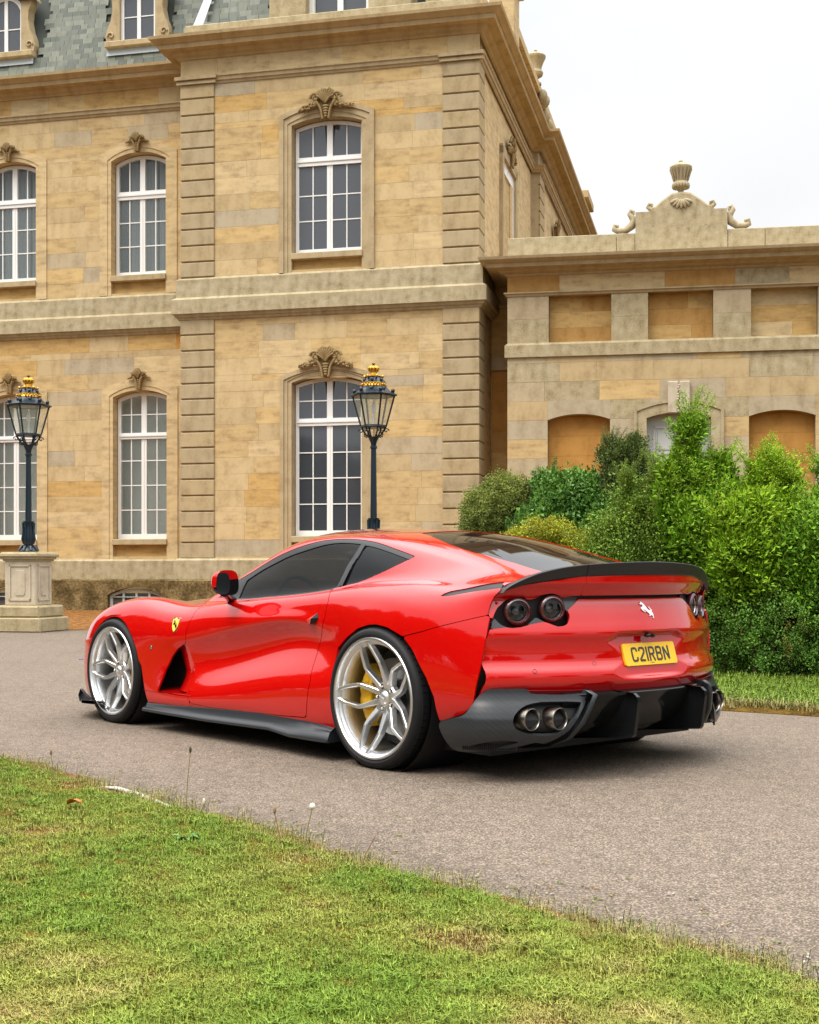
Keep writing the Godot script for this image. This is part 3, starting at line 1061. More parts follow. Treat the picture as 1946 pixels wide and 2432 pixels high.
	at.bevel_box(Vector3(0.95, 14.7, -0.5), Vector3(1.2, 0.9, 0.6), 0.02)
	part("dormer_pier", at, M.weathered, p)
	var dw := hub("dormer_window", p)
	var wf := MB.new()
	for x in [-2.62, -2.34, -1.9, -1.74, -1.34, -1.12]:
		pass
	wf.span(Vector3(-2.62, 14.3, -0.62), Vector3(-2.49, 16.4, -0.5))
	wf.span(Vector3(-1.19, 14.3, -0.62), Vector3(-1.06, 16.4, -0.5))
	wf.span(Vector3(-1.91, 14.3, -0.62), Vector3(-1.77, 16.4, -0.505))
	wf.span(Vector3(-2.5, 14.3, -0.62), Vector3(-1.18, 14.43, -0.51))
	part("frame", wf, M.white_paint, dw)
	for x in [[-2.49, -1.91], [-1.77, -1.19]]:
		wf = MB.new()
		wf.span(Vector3(x[0], 14.43, -0.6), Vector3(x[1], 16.4, -0.59))
		part("pane", wf, M.old_glass, dw)
	at = MB.new()
	at.span(Vector3(0.75, 14.0, -8.6), Vector3(1.45, 15.3, -1.6))
	part("attic_wall", at, M.stone5, p)
	at = MB.new()
	at.bevel_box(Vector3(0.92, 16.8, -8.3), Vector3(0.75, 5.6, 1.0), 0.02)
	at.bevel_box(Vector3(0.95, 18.2, -8.3), Vector3(0.95, 0.3, 1.25), 0.02)
	part("chimney", at, M.stone5, p)
	at = MB.new()
	at.span(Vector3(0.5, 14.0, -20.6), Vector3(1.1, 17.1, -9.1))
	at.span(Vector3(0.4, 17.1, -20.7), Vector3(1.25, 17.35, -9.0))
	at.span(Vector3(0.5, 16.75, -20.7), Vector3(1.18, 16.85, -9.0))
	part("attic_gable", at, M.stone5, p)
	at = MB.new()
	for k in 12:
		at.blob(Vector3(1.32, 17.0 - 0.16 * k + 0.12 * sin(k * 2.3), -14.0 - k * 0.28), Vector3(0.16 + 0.05 * sin(k * 1.9), 0.24, 0.2), 8, 6)
	part("carved_swag", at, M.weathered, p)
	at = MB.new()
	at.bevel_box(Vector3(1.1, 15.1, -23.4), Vector3(1.5, 1.9, 1.9), 0.02)
	at.bevel_box(Vector3(1.1, 16.0, -23.4), Vector3(1.9, 0.3, 2.3), 0.02)
	part("chimney", at, M.cornice, p)
	at = MB.new()
	at.lathe(urn_profile(1.2), 20, Transform3D(Basis(), Vector3(1.1, 17.3, -13.75)))
	part("roof_urn", at, M.weathered, p)
	slates(p, -5.3, 0.6, 14.36, 17.4, -0.75, 0.28, [Rect2(-3.7, 14.0, 3.7, 3.0)])
	at = MB.new()
	at.span(Vector3(-5.62, 14.0, -1.0), Vector3(-5.3, 14.05, -0.2))
	at.quad(Vector3(-5.78, 14.3, -0.5), Vector3(-5.5, 14.3, -0.5), Vector3(-5.22, 15.9, -1.1), Vector3(-5.42, 15.9, -1.1))
	part("lead_hip", at, M.lead, p)
	# ---- recessed range on the left
	var z := -1.5
	var l := thing("left_range", "recessed range of the golden stone mansion with slate mansard roof, dormers and tall windows", "building", Vector3(0, 0, -31.0), turn)
	core = MB.new()
	for r in [[-14.5, 0, -12.05, 14.0], [-10.48, 0, -8.37, 14.0], [-6.8, 0, -5.6, 14.0]]:
		core.span(Vector3(r[0], r[1], z - 0.55), Vector3(r[2], r[3], z - 0.008))
	for xc in [-11.27, -7.58]:
		for r in [[0.62, 1.4], [5.7, 8.25], [11.9, 14.0]]:
			core.span(Vector3(xc - 0.82, r[0], z - 0.55), Vector3(xc + 0.82, r[1], z - 0.008))
	part("wall_core", core, M.stone1, l)
	var holes_low := []
	var holes_up := []
	for xc in [-11.27, -7.58]:
		holes_low.append(Rect2(xc - 1.03, 1.33, 2.06, 4.4))
		holes_up.append(Rect2(xc - 1.03, 8.2, 2.06, 3.68))
	ashlar(l, -13.2, -5.76, 1.33, 6.75, z, holes_low, plain)
	ashlar(l, -13.2, -5.76, 6.75, 7.14, z, [], ["stone1", "orange_stone", "stone0", "stone3", "orange_stone_b", "stone5"], 0.39, 6.75)
	ashlar(l, -13.2, -5.76, 8.2, 12.9, z, holes_up, plain)
	ashlar(l, -13.2, -5.76, 13.09, 13.53, z + 0.012, [], ["stone5", "stone0", "stone7", "stone3"], 0.44, 13.09)
	for xc in [-11.27, -7.58]:
		sash(l, z, {"xc": xc, "half": 0.745, "outer": 1.08, "foot": 8.2, "bottom": 8.709, "spring": 11.68, "apex": 11.88, "shoulder": 11.89, "crown": 12.17, "tlow": 10.74, "thigh": 10.95, "rows": [9.514, 10.14], "toprows": [], "rich": false, "stone": "stone5", "glass": "pane", "room": "dark_room", "drapes": [[-0.45, -0.12], [-0.04, 0.3], [0.36, 0.7]]})
		sash(l, z, {"xc": xc + 0.04, "half": 0.735, "outer": 1.06, "foot": 1.33, "bottom": 1.85, "spring": 5.53, "apex": 5.70, "shoulder": 5.76, "crown": 6.0, "tlow": 4.474, "thigh": 4.635, "rows": [2.618, 3.262, 3.907], "toprows": [5.112], "rich": false, "stone": "stone5", "glass": "pane", "room": "blind"})
		carve_cartouche(l, Vector3(xc, 12.13, z + 0.02), 0.62, 0.5, false)
		carve_cartouche(l, Vector3(xc + 0.05, 6.0, z + 0.02), 0.62, 0.56, false)
		# cellar light under the window
		var cw := hub("cellar_window", l)
		var fr := MB.new()
		arch_band(fr, xc, 0.02, 0.66, 0.36, 0.5, 0.74, 0.40, 0.57, z + 0.05, z + 0.13)
		for x in [-0.36, 0.0, 0.36]: fr.span(Vector3(xc + x - 0.03, 0.02, z + 0.06), Vector3(xc + x + 0.03, 0.46, z + 0.12))
		fr.span(Vector3(xc - 0.68, 0.34, z + 0.13), Vector3(xc + 0.68, 0.36, z + 0.15))
		part("frame", fr, M.blind, cw)
		for x in [-0.66, -0.33, 0.03, 0.39]:
			fr = MB.new()
			fr.span(Vector3(xc + x, 0.02, z + 0.08), Vector3(xc + x + 0.3, 0.45, z + 0.09))
			part("pane", fr, M.old_glass, cw)
	path = [Vector2(-14.5, z), Vector2(-5.76, z)]
	mo = MB.new()
	sweep(mo, path, CORNICE)
	part("cornice", mo, M.cornice, l)
	mo = MB.new()
	sweep(mo, path, STRING)
	part("string_course", mo, M.trim_stone, l)
	mo = MB.new()
	sweep(mo, path, BAND)
	part("band_course", mo, M.ledge, l)
	mo = MB.new()
	sweep(mo, path, DADO)
	part("dado_course", mo, M.ledge, l)
	# plinth, cut round the cellar lights
	mo = MB.new()
	for r in [[-14.5, -12.02], [-10.52, -8.33], [-6.83, -5.76]]:
		sweep(mo, [Vector2(r[0], z), Vector2(r[1], z)], FOOT)
		for x in r: mo.quad(Vector3(x, 0, z + 0.24), Vector3(x, 0, z), Vector3(x, 0.78, z), Vector3(x, 0.78, z + 0.24))
	for xc in [-11.27, -7.58]:
		var arc := arc_points(xc, 0.75, 0.4, 0.6, 12)
		for i in 12:
			mo.quad(Vector3(arc[i].x, arc[i].y, z + 0.24), Vector3(arc[i + 1].x, arc[i + 1].y, z + 0.24), Vector3(arc[i + 1].x, 0.78, z + 0.24), Vector3(arc[i].x, 0.78, z + 0.24))
			mo.quad(Vector3(arc[i].x, arc[i].y, z), Vector3(arc[i + 1].x, arc[i + 1].y, z), Vector3(arc[i + 1].x, arc[i + 1].y, z + 0.24), Vector3(arc[i].x, arc[i].y, z + 0.24))
		sweep(mo, [Vector2(xc - 0.75, z), Vector2(xc + 0.75, z)], FOOT.slice(1))
	part("plinth_course", mo, M.plinth, l)
	# mansard and dormers
	slates(l, -13.6, -5.3, 14.02, 17.6, z - 0.02, 0.27, [Rect2(-12.55, 14.65, 2.0, 3.2), Rect2(-8.52, 14.65, 1.7, 3.2)])
	for d in [[-11.5, 1.0], [-7.66, 0.86]]:
		var dm := hub("dormer", l)
		var xc: float = d[0]
		var hw: float = 0.5
		var zz := z - 0.12
		var sb := MB.new()
		sb.bevel_box(Vector3(xc, 14.76, zz - 0.1), Vector3(1.75, 0.16, 0.5), 0.02)
		for s in [-1.0, 1.0]:
			var poly := PackedVector2Array([Vector2(0.5, 14.84), Vector2(0.86, 14.84), Vector2(0.9, 15.0), Vector2(0.86, 15.18), Vector2(0.76, 15.4), Vector2(0.70, 15.7), Vector2(0.72, 15.95), Vector2(0.8, 16.12), Vector2(0.8, 16.3), Vector2(0.5, 16.3)])
			for i in poly.size(): poly[i].x = xc + s * poly[i].x
			sb.prism(poly, zz - 0.3, zz + 0.02, Transform3D(), 0.02)
			var sp := []
			for i in 12:
				sp.append(Vector3(xc + s * (0.74 + cos(i * 0.6) * 0.1 * (1 - i / 13.0)), 15.02 + sin(i * 0.6) * 0.1 * (1 - i / 13.0), zz + 0.04))
			sb.tube(sp, [0.026], 6)
		arch_band(sb, xc, 16.2, 0.5, 16.2, 16.45, 0.92, 16.25, 16.75, zz - 0.3, zz + 0.12)
		part("surround", sb, M.trim_stone, dm)
		var f2 := MB.new()
		arch_band(f2, xc, 14.84, 0.42, 16.0, 16.3, 0.5, 16.1, 16.4, zz - 0.16, zz - 0.08)
		f2.span(Vector3(xc - 0.05, 14.84, zz - 0.16), Vector3(xc + 0.05, 16.36, zz - 0.085))
		f2.span(Vector3(xc - 0.44, 14.84, zz - 0.16), Vector3(xc + 0.44, 14.93, zz - 0.085))
		f2.span(Vector3(xc - 0.44, 15.5, zz - 0.14), Vector3(xc + 0.44, 15.525, zz - 0.1))
		part("frame", f2, M.white_paint, dm)
		for x in [[-0.42, -0.05], [0.05, 0.42]]:
			for y in [[14.93, 15.5], [15.525, 16.3]]:
				f2 = MB.new()
				f2.span(Vector3(xc + x[0], y[0], zz - 0.13), Vector3(xc + x[1], y[1], zz - 0.12))
				part("pane", f2, M.old_glass, dm)
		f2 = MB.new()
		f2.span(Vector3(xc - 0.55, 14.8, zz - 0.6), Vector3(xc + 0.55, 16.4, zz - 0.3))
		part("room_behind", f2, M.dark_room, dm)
		f2 = MB.new()
		f2.quad(Vector3(xc - 0.86, 14.5, z - 0.08), Vector3(xc + 0.86, 14.5, z - 0.08), Vector3(xc + 0.86, 14.69, z - 0.12), Vector3(xc - 0.86, 14.69, z - 0.12))
		part("lead_apron", f2, M.lead, dm)


func urn_profile(h: float) -> Array:
	var o := []
	for q in [[0.0, 0.0], [0.17, 0.0], [0.17, 0.05], [0.10, 0.09], [0.07, 0.15], [0.075, 0.18], [0.13, 0.21], [0.20, 0.26], [0.22, 0.33], [0.20, 0.38], [0.17, 0.42], [0.18, 0.5], [0.22, 0.62], [0.27, 0.72], [0.29, 0.76], [0.29, 0.80], [0.25, 0.83], [0.17, 0.88], [0.09, 0.91], [0.04, 0.93], [0.05, 0.96], [0.035, 0.985], [0.0, 1.0]]:
		o.append(Vector2(q[0] * h, q[1] * h))
	return o


# overlapping slates on a slope that leans back by `lean` per metre
func slates(parent: Node, x0: float, x1: float, y0: float, y1: float, z: float, lean: float, holes: Array) -> void:
	var base := MB.new()
	base.quad(Vector3(x0, y0 - 0.1, z - 0.03), Vector3(x1, y0 - 0.1, z - 0.03), Vector3(x1, y1, z - 0.03 - lean * (y1 - y0)), Vector3(x0, y1, z - 0.03 - lean * (y1 - y0)))
	part("roof_boarding", base, M.slate_base, parent)
	var sets := [MB.new(), MB.new(), MB.new(), MB.new()]
	var k := 0
	var y := y0
	var slope := Basis(Vector3.RIGHT, -atan(lean) + 0.04)
	while y < y1:
		var step := lerpf(0.155, 0.12, (y - y0) / (y1 - y0))
		var x := x0 - (0.13 if k % 2 else 0.0)
		while x < x1:
			var w := rng.randf_range(0.2, 0.34)
			var free := true
			for h in holes:
				if h.grow(-0.02).intersects(Rect2(x, y, w, step)): free = false
			if free:
				var b: MB = sets[rng.randi() % 4]
				var c := Vector3(x + w * 0.5, y + step * 0.6, z - lean * (y - y0 + step * 0.6) + 0.01 + rng.randf_range(0, 0.006))
				b.box(c, Vector3(w - 0.008, step * 1.35, 0.012), slope * Basis(Vector3.FORWARD, rng.randf_range(-0.012, 0.012)))
			x += w
		y += step
		k += 1
	for i in 4:
		var o := part("roof_slates", sets[i], M["slate%d" % i], parent)
		o.set_meta("kind", "stuff")


func build_wing() -> void:
	var turn := -atan(0.175)
	var w := thing("garden_wing", "low stone garden wing with recessed blind panels and urn-topped parapet behind the shrubs", "building", Vector3(0, 0, -30.86), turn)
	var tones := ["weathered", "stone4", "stone2", "weathered", "stone2", "stone6", "stone1", "stone7"]
	var panels := [[3.25, 4.672], [5.50, 6.943], [7.77, 9.218], [10.1, 11.5]]
	var niches := [[3.226, 4.644], [5.47, 6.889], [7.725, 9.165], [10.0, 11.4]]
	var core := MB.new()
	core.span(Vector3(2.36, 0, -3.0), Vector3(14, 7.9, -0.34))
	part("wall_core", core, M.stone3, w)
	# piers between the openings
	var holes := []
	for k in 4:
		holes.append(Rect2(niches[k][0], 0.0, niches[k][1] - niches[k][0], 4.93))
	ashlar(w, 2.298, 12.5, 0.0, 5.95, 0.0, holes, tones, 0.44, 4.49)
	holes = []
	for k in 4:
		holes.append(Rect2(panels[k][0], 6.27, panels[k][1] - panels[k][0], 1.10))
	ashlar(w, 2.298, 12.5, 6.27, 7.38, 0.0, holes, ["weathered", "stone2", "weathered", "stone4"], 0.555, 6.27)
	ashlar(w, 2.298, 12.5, 7.43, 7.86, 0.012, [], ["stone2", "weathered", "stone5", "orange_stone_b", "stone4"], 0.43, 7.43)
	var fill := MB.new()
	for r in [[2.298, 3.226], [4.644, 5.47], [6.889, 7.725], [9.165, 10.0], [11.4, 12.5]]:
		fill.span(Vector3(r[0] + 0.004, 0, -0.36), Vector3(r[1] - 0.004, 4.49, -0.05))
	for r in [[2.298, 3.25], [4.672, 5.50], [6.943, 7.77], [9.218, 10.1], [11.5, 12.5]]:
		fill.span(Vector3(r[0] + 0.004, 6.27, -0.36), Vector3(r[1] - 0.004, 7.38, -0.05))
	fill.span(Vector3(2.302, 4.7, -0.36), Vector3(12.5, 6.27, -0.05))
	fill.span(Vector3(2.302, 7.38, -0.36), Vector3(12.5, 7.9, -0.05))
	part("pier_core", fill, M.stone4, w)
	for k in 4:
		# blind panel above
		ashlar(w, panels[k][0], panels[k][1], 6.27, 7.38, -0.26, [], [["orange_stone_b", "orange_stone_b", "stone3"], ["orange_stone_b", "stone3", "stone7"], ["stone2", "stone3", "stone5"], ["stone3"]][k], 0.37, 6.27)
		# niche below, with a segmental head
		var xc: float = (niches[k][0] + niches[k][1]) * 0.5
		var hf: float = (niches[k][1] - niches[k][0]) * 0.5
		var hd := MB.new()
		var arc := arc_points(xc, hf, 4.49, 4.62, 12)
		for i in 12:
			hd.quad(Vector3(arc[i].x, arc[i].y, 0.001), Vector3(arc[i + 1].x, arc[i + 1].y, 0.001), Vector3(arc[i + 1].x, 4.935, 0.001), Vector3(arc[i].x, 4.935, 0.001))
			hd.quad(Vector3(arc[i].x, arc[i].y, -0.33), Vector3(arc[i + 1].x, arc[i + 1].y, -0.33), Vector3(arc[i + 1].x, arc[i + 1].y, 0.0), Vector3(arc[i].x, arc[i].y, 0.0))
		part("niche_head", hd, M.stone4, w)
		if k != 1:
			ashlar(w, niches[k][0], niches[k][1], 0.0, 4.64, -0.27, [], [["orange_stone", "orange_stone", "orange_stone_b"], [], ["orange_stone_b", "orange_stone", "stone3"], ["stone3"]][k], 0.46, 0.0)
	# painted door in its architrave
	var dr := hub("door", w)
	var ab := MB.new()
	arch_band(ab, 6.18, 0.0, 0.712, 4.49, 4.61, 1.0, 4.69, 4.9, -0.1, 0.04)
	arch_band(ab, 6.18, 0.0, 0.93, 4.64, 4.84, 1.0, 4.69, 4.9, 0.0, 0.07)
	part("architrave", ab, M.weathered, dr)
	var lf := MB.new()
	lf.span(Vector3(5.47, 0, -0.3), Vector3(6.89, 4.6, -0.25))
	part("leaf", lf, M.door_paint, dr)
	for y in [[0.4, 2.0], [2.25, 3.35], [3.68, 4.32]]:
		var pn := MB.new()
		for e in [[5.62, 5.66, y[0], y[1]], [6.70, 6.74, y[0], y[1]], [5.62, 6.74, y[0], y[0] + 0.04], [5.62, 6.74, y[1] - 0.04, y[1]]]:
			pn.span(Vector3(e[0], e[2], -0.25), Vector3(e[1], e[3], -0.215))
		pn.bevel_box(Vector3(6.18, (y[0] + y[1]) * 0.5, -0.245), Vector3(0.94, y[1] - y[0] - 0.2, 0.03), 0.012)
		part("raised_panel", pn, M.door_paint, dr)
	lf = MB.new()
	lf.bevel_box(Vector3(6.18, 3.5, -0.22), Vector3(1.42, 0.12, 0.08), 0.015)
	part("transom", lf, M.door_paint, dr)
	lf = MB.new()
	lf.bevel_box(Vector3(6.055, 4.94, 0.06), Vector3(0.23, 0.72, 0.16), 0.02)
	lf.bevel_box(Vector3(6.315, 4.94, 0.07), Vector3(0.23, 0.72, 0.16), 0.02)
	for i in 12:
		lf.blob(Vector3(6.185 + rng.randf_range(-0.03, 0.03), 4.63 + 0.052 * i, 0.12), Vector3(0.035, 0.04, 0.04), 6, 4)
	part("keystone", lf, M.pale_stone, w)
	var path := [Vector2(2.298, -3.0), Vector2(2.298, 0), Vector2(14, 0)]
	var mo := MB.new()
	sweep(mo, path, [Vector2(0, 5.94), Vector2(0.06, 5.945), Vector2(0.06, 6.22), Vector2(0, 6.275)])
	part("band_course", mo, M.weathered, w)
	mo = MB.new()
	sweep(mo, path, [Vector2(0, 7.35), Vector2(0.03, 7.355), Vector2(0.04, 7.4), Vector2(0.08, 7.41), Vector2(0.08, 7.44), Vector2(0, 7.45)])
	part("string_course", mo, M.trim_stone, w)
	mo = MB.new()
	sweep(mo, path, [Vector2(0, 7.80), Vector2(0.05, 7.82), Vector2(0.07, 7.86), Vector2(0.18, 7.89), Vector2(0.22, 7.93), Vector2(0.44, 7.95), Vector2(0.46, 8.03), Vector2(0.52, 8.05), Vector2(0.6, 8.10), Vector2(0.62, 8.16), Vector2(-0.1, 8.25)])
	part("cornice", mo, M.trim_stone, w)
	# parapet stones
	for r in [[2.3, 4.79], [4.79, 5.216], [7.251, 8.08], [8.08, 10.6], [10.6, 14.0]]:
		mo = MB.new()
		mo.bevel_box(Vector3((r[0] + r[1]) * 0.5, 8.46, -0.2), Vector3(r[1] - r[0] - 0.006, 0.5, 0.4), 0.015)
		part("parapet_stone", mo, M.ledge, w)
	mo = MB.new()
	var poly := PackedVector2Array([Vector2(5.216, 8.2), Vector2(7.251, 8.2), Vector2(7.251, 9.17), Vector2(6.98, 9.17), Vector2(6.9, 9.2), Vector2(6.75, 9.28), Vector2(6.55, 9.45), Vector2(6.42, 9.52), Vector2(6.06, 9.52), Vector2(5.93, 9.45), Vector2(5.75, 9.28), Vector2(5.58, 9.2), Vector2(5.5, 9.17), Vector2(5.216, 9.17)])
	mo.prism(poly, -0.45, 0.03, Transform3D(), 0.015)
	part("pedestal", mo, M.ledge, w)
	mo = MB.new()
	for s in [-1.0, 1.0]:
		var f := func(x, y): return Vector3(6.235 + s * x, y, -0.12)
		mo.tube([f.call(0.0, 9.56), f.call(0.2, 9.53), f.call(0.4, 9.4), f.call(0.56, 9.27), f.call(0.68, 9.25), f.call(0.74, 9.31), f.call(0.71, 9.38), f.call(0.65, 9.36), f.call(0.65, 9.31)], [0.07, 0.07, 0.06, 0.055, 0.055, 0.05, 0.045, 0.04, 0.03], 8)
		mo.tube([f.call(1.04, 9.05), f.call(1.1, 8.9), f.call(1.25, 8.8), f.call(1.4, 8.79), f.call(1.5, 8.84), f.call(1.49, 8.92), f.call(1.42, 8.9), f.call(1.43, 8.85)], [0.09, 0.09, 0.08, 0.075, 0.065, 0.055, 0.045, 0.03], 8)
		mo.tube([f.call(1.06, 9.0), f.call(1.1, 9.1), f.call(1.15, 9.17), f.call(1.12, 9.25), f.call(1.06, 9.22), f.call(1.07, 9.16)], [0.08, 0.07, 0.06, 0.05, 0.04, 0.03], 8)
	for i in 7:
		var a := lerpf(-1.2, 1.2, i / 6.0)
		mo.blob(Vector3(6.235 + sin(a) * 0.16, 9.42 - cos(a) * 0.12, 0.05), Vector3(0.045, 0.11, 0.05), 7, 5, Basis(Vector3.BACK, a))
	part("scrollwork", mo, M.ledge, w)
	var u := MB.new()
	u.lathe(urn_profile(0.86), 24, Transform3D(Basis(), Vector3(6.235, 9.52, -0.2)))
	for i in 16:
		var a := TAU * i / 16
		u.tube([Vector3(6.235 + cos(a) * 0.165, 9.9, -0.2 + sin(a) * 0.165), Vector3(6.235 + cos(a) * 0.195, 10.04, -0.2 + sin(a) * 0.195), Vector3(6.235 + cos(a) * 0.24, 10.16, -0.2 + sin(a) * 0.24)], [0.012, 0.022, 0.02], 5)
		u.blob(Vector3(6.235 + cos(a) * 0.17, 9.78, -0.2 + sin(a) * 0.17), Vector3(0.035, 0.07, 0.035), 6, 4)
	part("urn", u, M.ledge, w)
	# recessed link to the pavilion
	var k2 := thing("link_wall", "narrow recessed wall of dark orange stone between the pavilion and the garden wing", "wall", Vector3(0, 0, -31.0), -atan(0.235))
	var lk := MB.new()
	lk.span(Vector3(1.6, 0, -2.4), Vector3(4.0, 8.2, -1.78))
	part("wall_core", lk, M.stone3, k2)
	ashlar(k2, 1.675, 3.2, 0.0, 5.92, -1.7, [], ["orange_stone", "orange_stone_b", "stone3"], 0.5, 5.92)
	ashlar(k2, 1.675, 3.2, 6.25, 7.7, -1.7, [], ["orange_stone_b", "stone3"], 0.5, 6.25)
	lk = MB.new()
	lk.bevel_box(Vector3(2.6, 6.085, -1.7), Vector3(1.85, 0.33, 0.16), 0.01)
	part("band_course", lk, M.trim_stone, k2)
	lk = MB.new()
	sweep(lk, [Vector2(1.675, -1.7), Vector2(3.4, -1.7)], [Vector2(0, 7.42), Vector2(0.09, 7.44), Vector2(0.09, 7.5), Vector2(0, 7.52), Vector2(0.04, 7.9), Vector2(0.3, 8.0), Vector2(0.32, 8.1), Vector2(0.5, 8.16), Vector2(0.5, 8.25), Vector2(0, 8.5)])
	part("cornice", lk, M.cornice, k2)


# ---------------------------------------------------------------- lamps on pedestals
func build_lamps() -> void:
	var turn := -atan(0.235)
	for k in 2:
		var at := [Vector3(-6.42, 0, -22.2), Vector3(-0.57, 0, -20.9)][k] as Vector3
		var ped := thing("lamp_pedestal", ["pale stone panelled pedestal on a stepped base under the lamp by the left window", "pale stone panelled pedestal hidden behind the red car"][k], "pedestal", at, turn, "stone lamp pedestals")
		var b := MB.new()
		b.bevel_box(Vector3(0, 0.12, 0), Vector3(0.98, 0.24, 0.98), 0.02)
		b.bevel_box(Vector3(0, 0.34, 0), Vector3(0.86, 0.20, 0.86), 0.03)
		part("base", b, M.weathered, ped)
		b = MB.new()
		b.bevel_box(Vector3(0, 0.82, 0), Vector3(0.56, 0.76, 0.56), 0.012)
		part("die", b, M.pale_stone, ped)
		for s in 4:
			var face := hub("panel", ped, Vector3.ZERO, PI * 0.5 * s)
			b = MB.new()
			for e in [[-0.2, -0.17, 0.52, 1.12], [0.17, 0.2, 0.52, 1.12], [-0.2, 0.2, 0.52, 0.55], [-0.2, 0.2, 1.09, 1.12]]:
				b.span(Vector3(e[0], e[2], 0.27), Vector3(e[1], e[3], 0.297))
			part("moulding", b, M.pale_stone, face)
			b = MB.new()
			b.prism(PackedVector2Array([Vector2(-0.07, 0.6), Vector2(0.07, 0.6), Vector2(0.1, 0.65), Vector2(0.1, 0.98), Vector2(0.07, 1.03), Vector2(-0.07, 1.03), Vector2(-0.1, 0.98), Vector2(-0.1, 0.65)]), 0.27, 0.293, Transform3D(), 0.008)
			part("field", b, M.pale_stone, face)
		b = MB.new()
		for q in [[0.62, 1.2, 0.04], [0.68, 1.235, 0.05], [0.74, 1.28, 0.06], [0.66, 1.315, 0.03]]:
			b.bevel_box(Vector3(0, q[1], 0), Vector3(q[0], q[2], q[0]), 0.012)
		part("cap", b, M.weathered, ped)
		var l := thing("lamp_post", ["dark blue iron lamp with gilt crown standing in front of the left window", "dark blue iron lamp with gilt crown rising behind the car roof"][k], "street lamp", at + Vector3(0, 1.33, 0), turn, "gilt-crowned lamp posts")
		lamp(l, [0.45, -0.1][k])


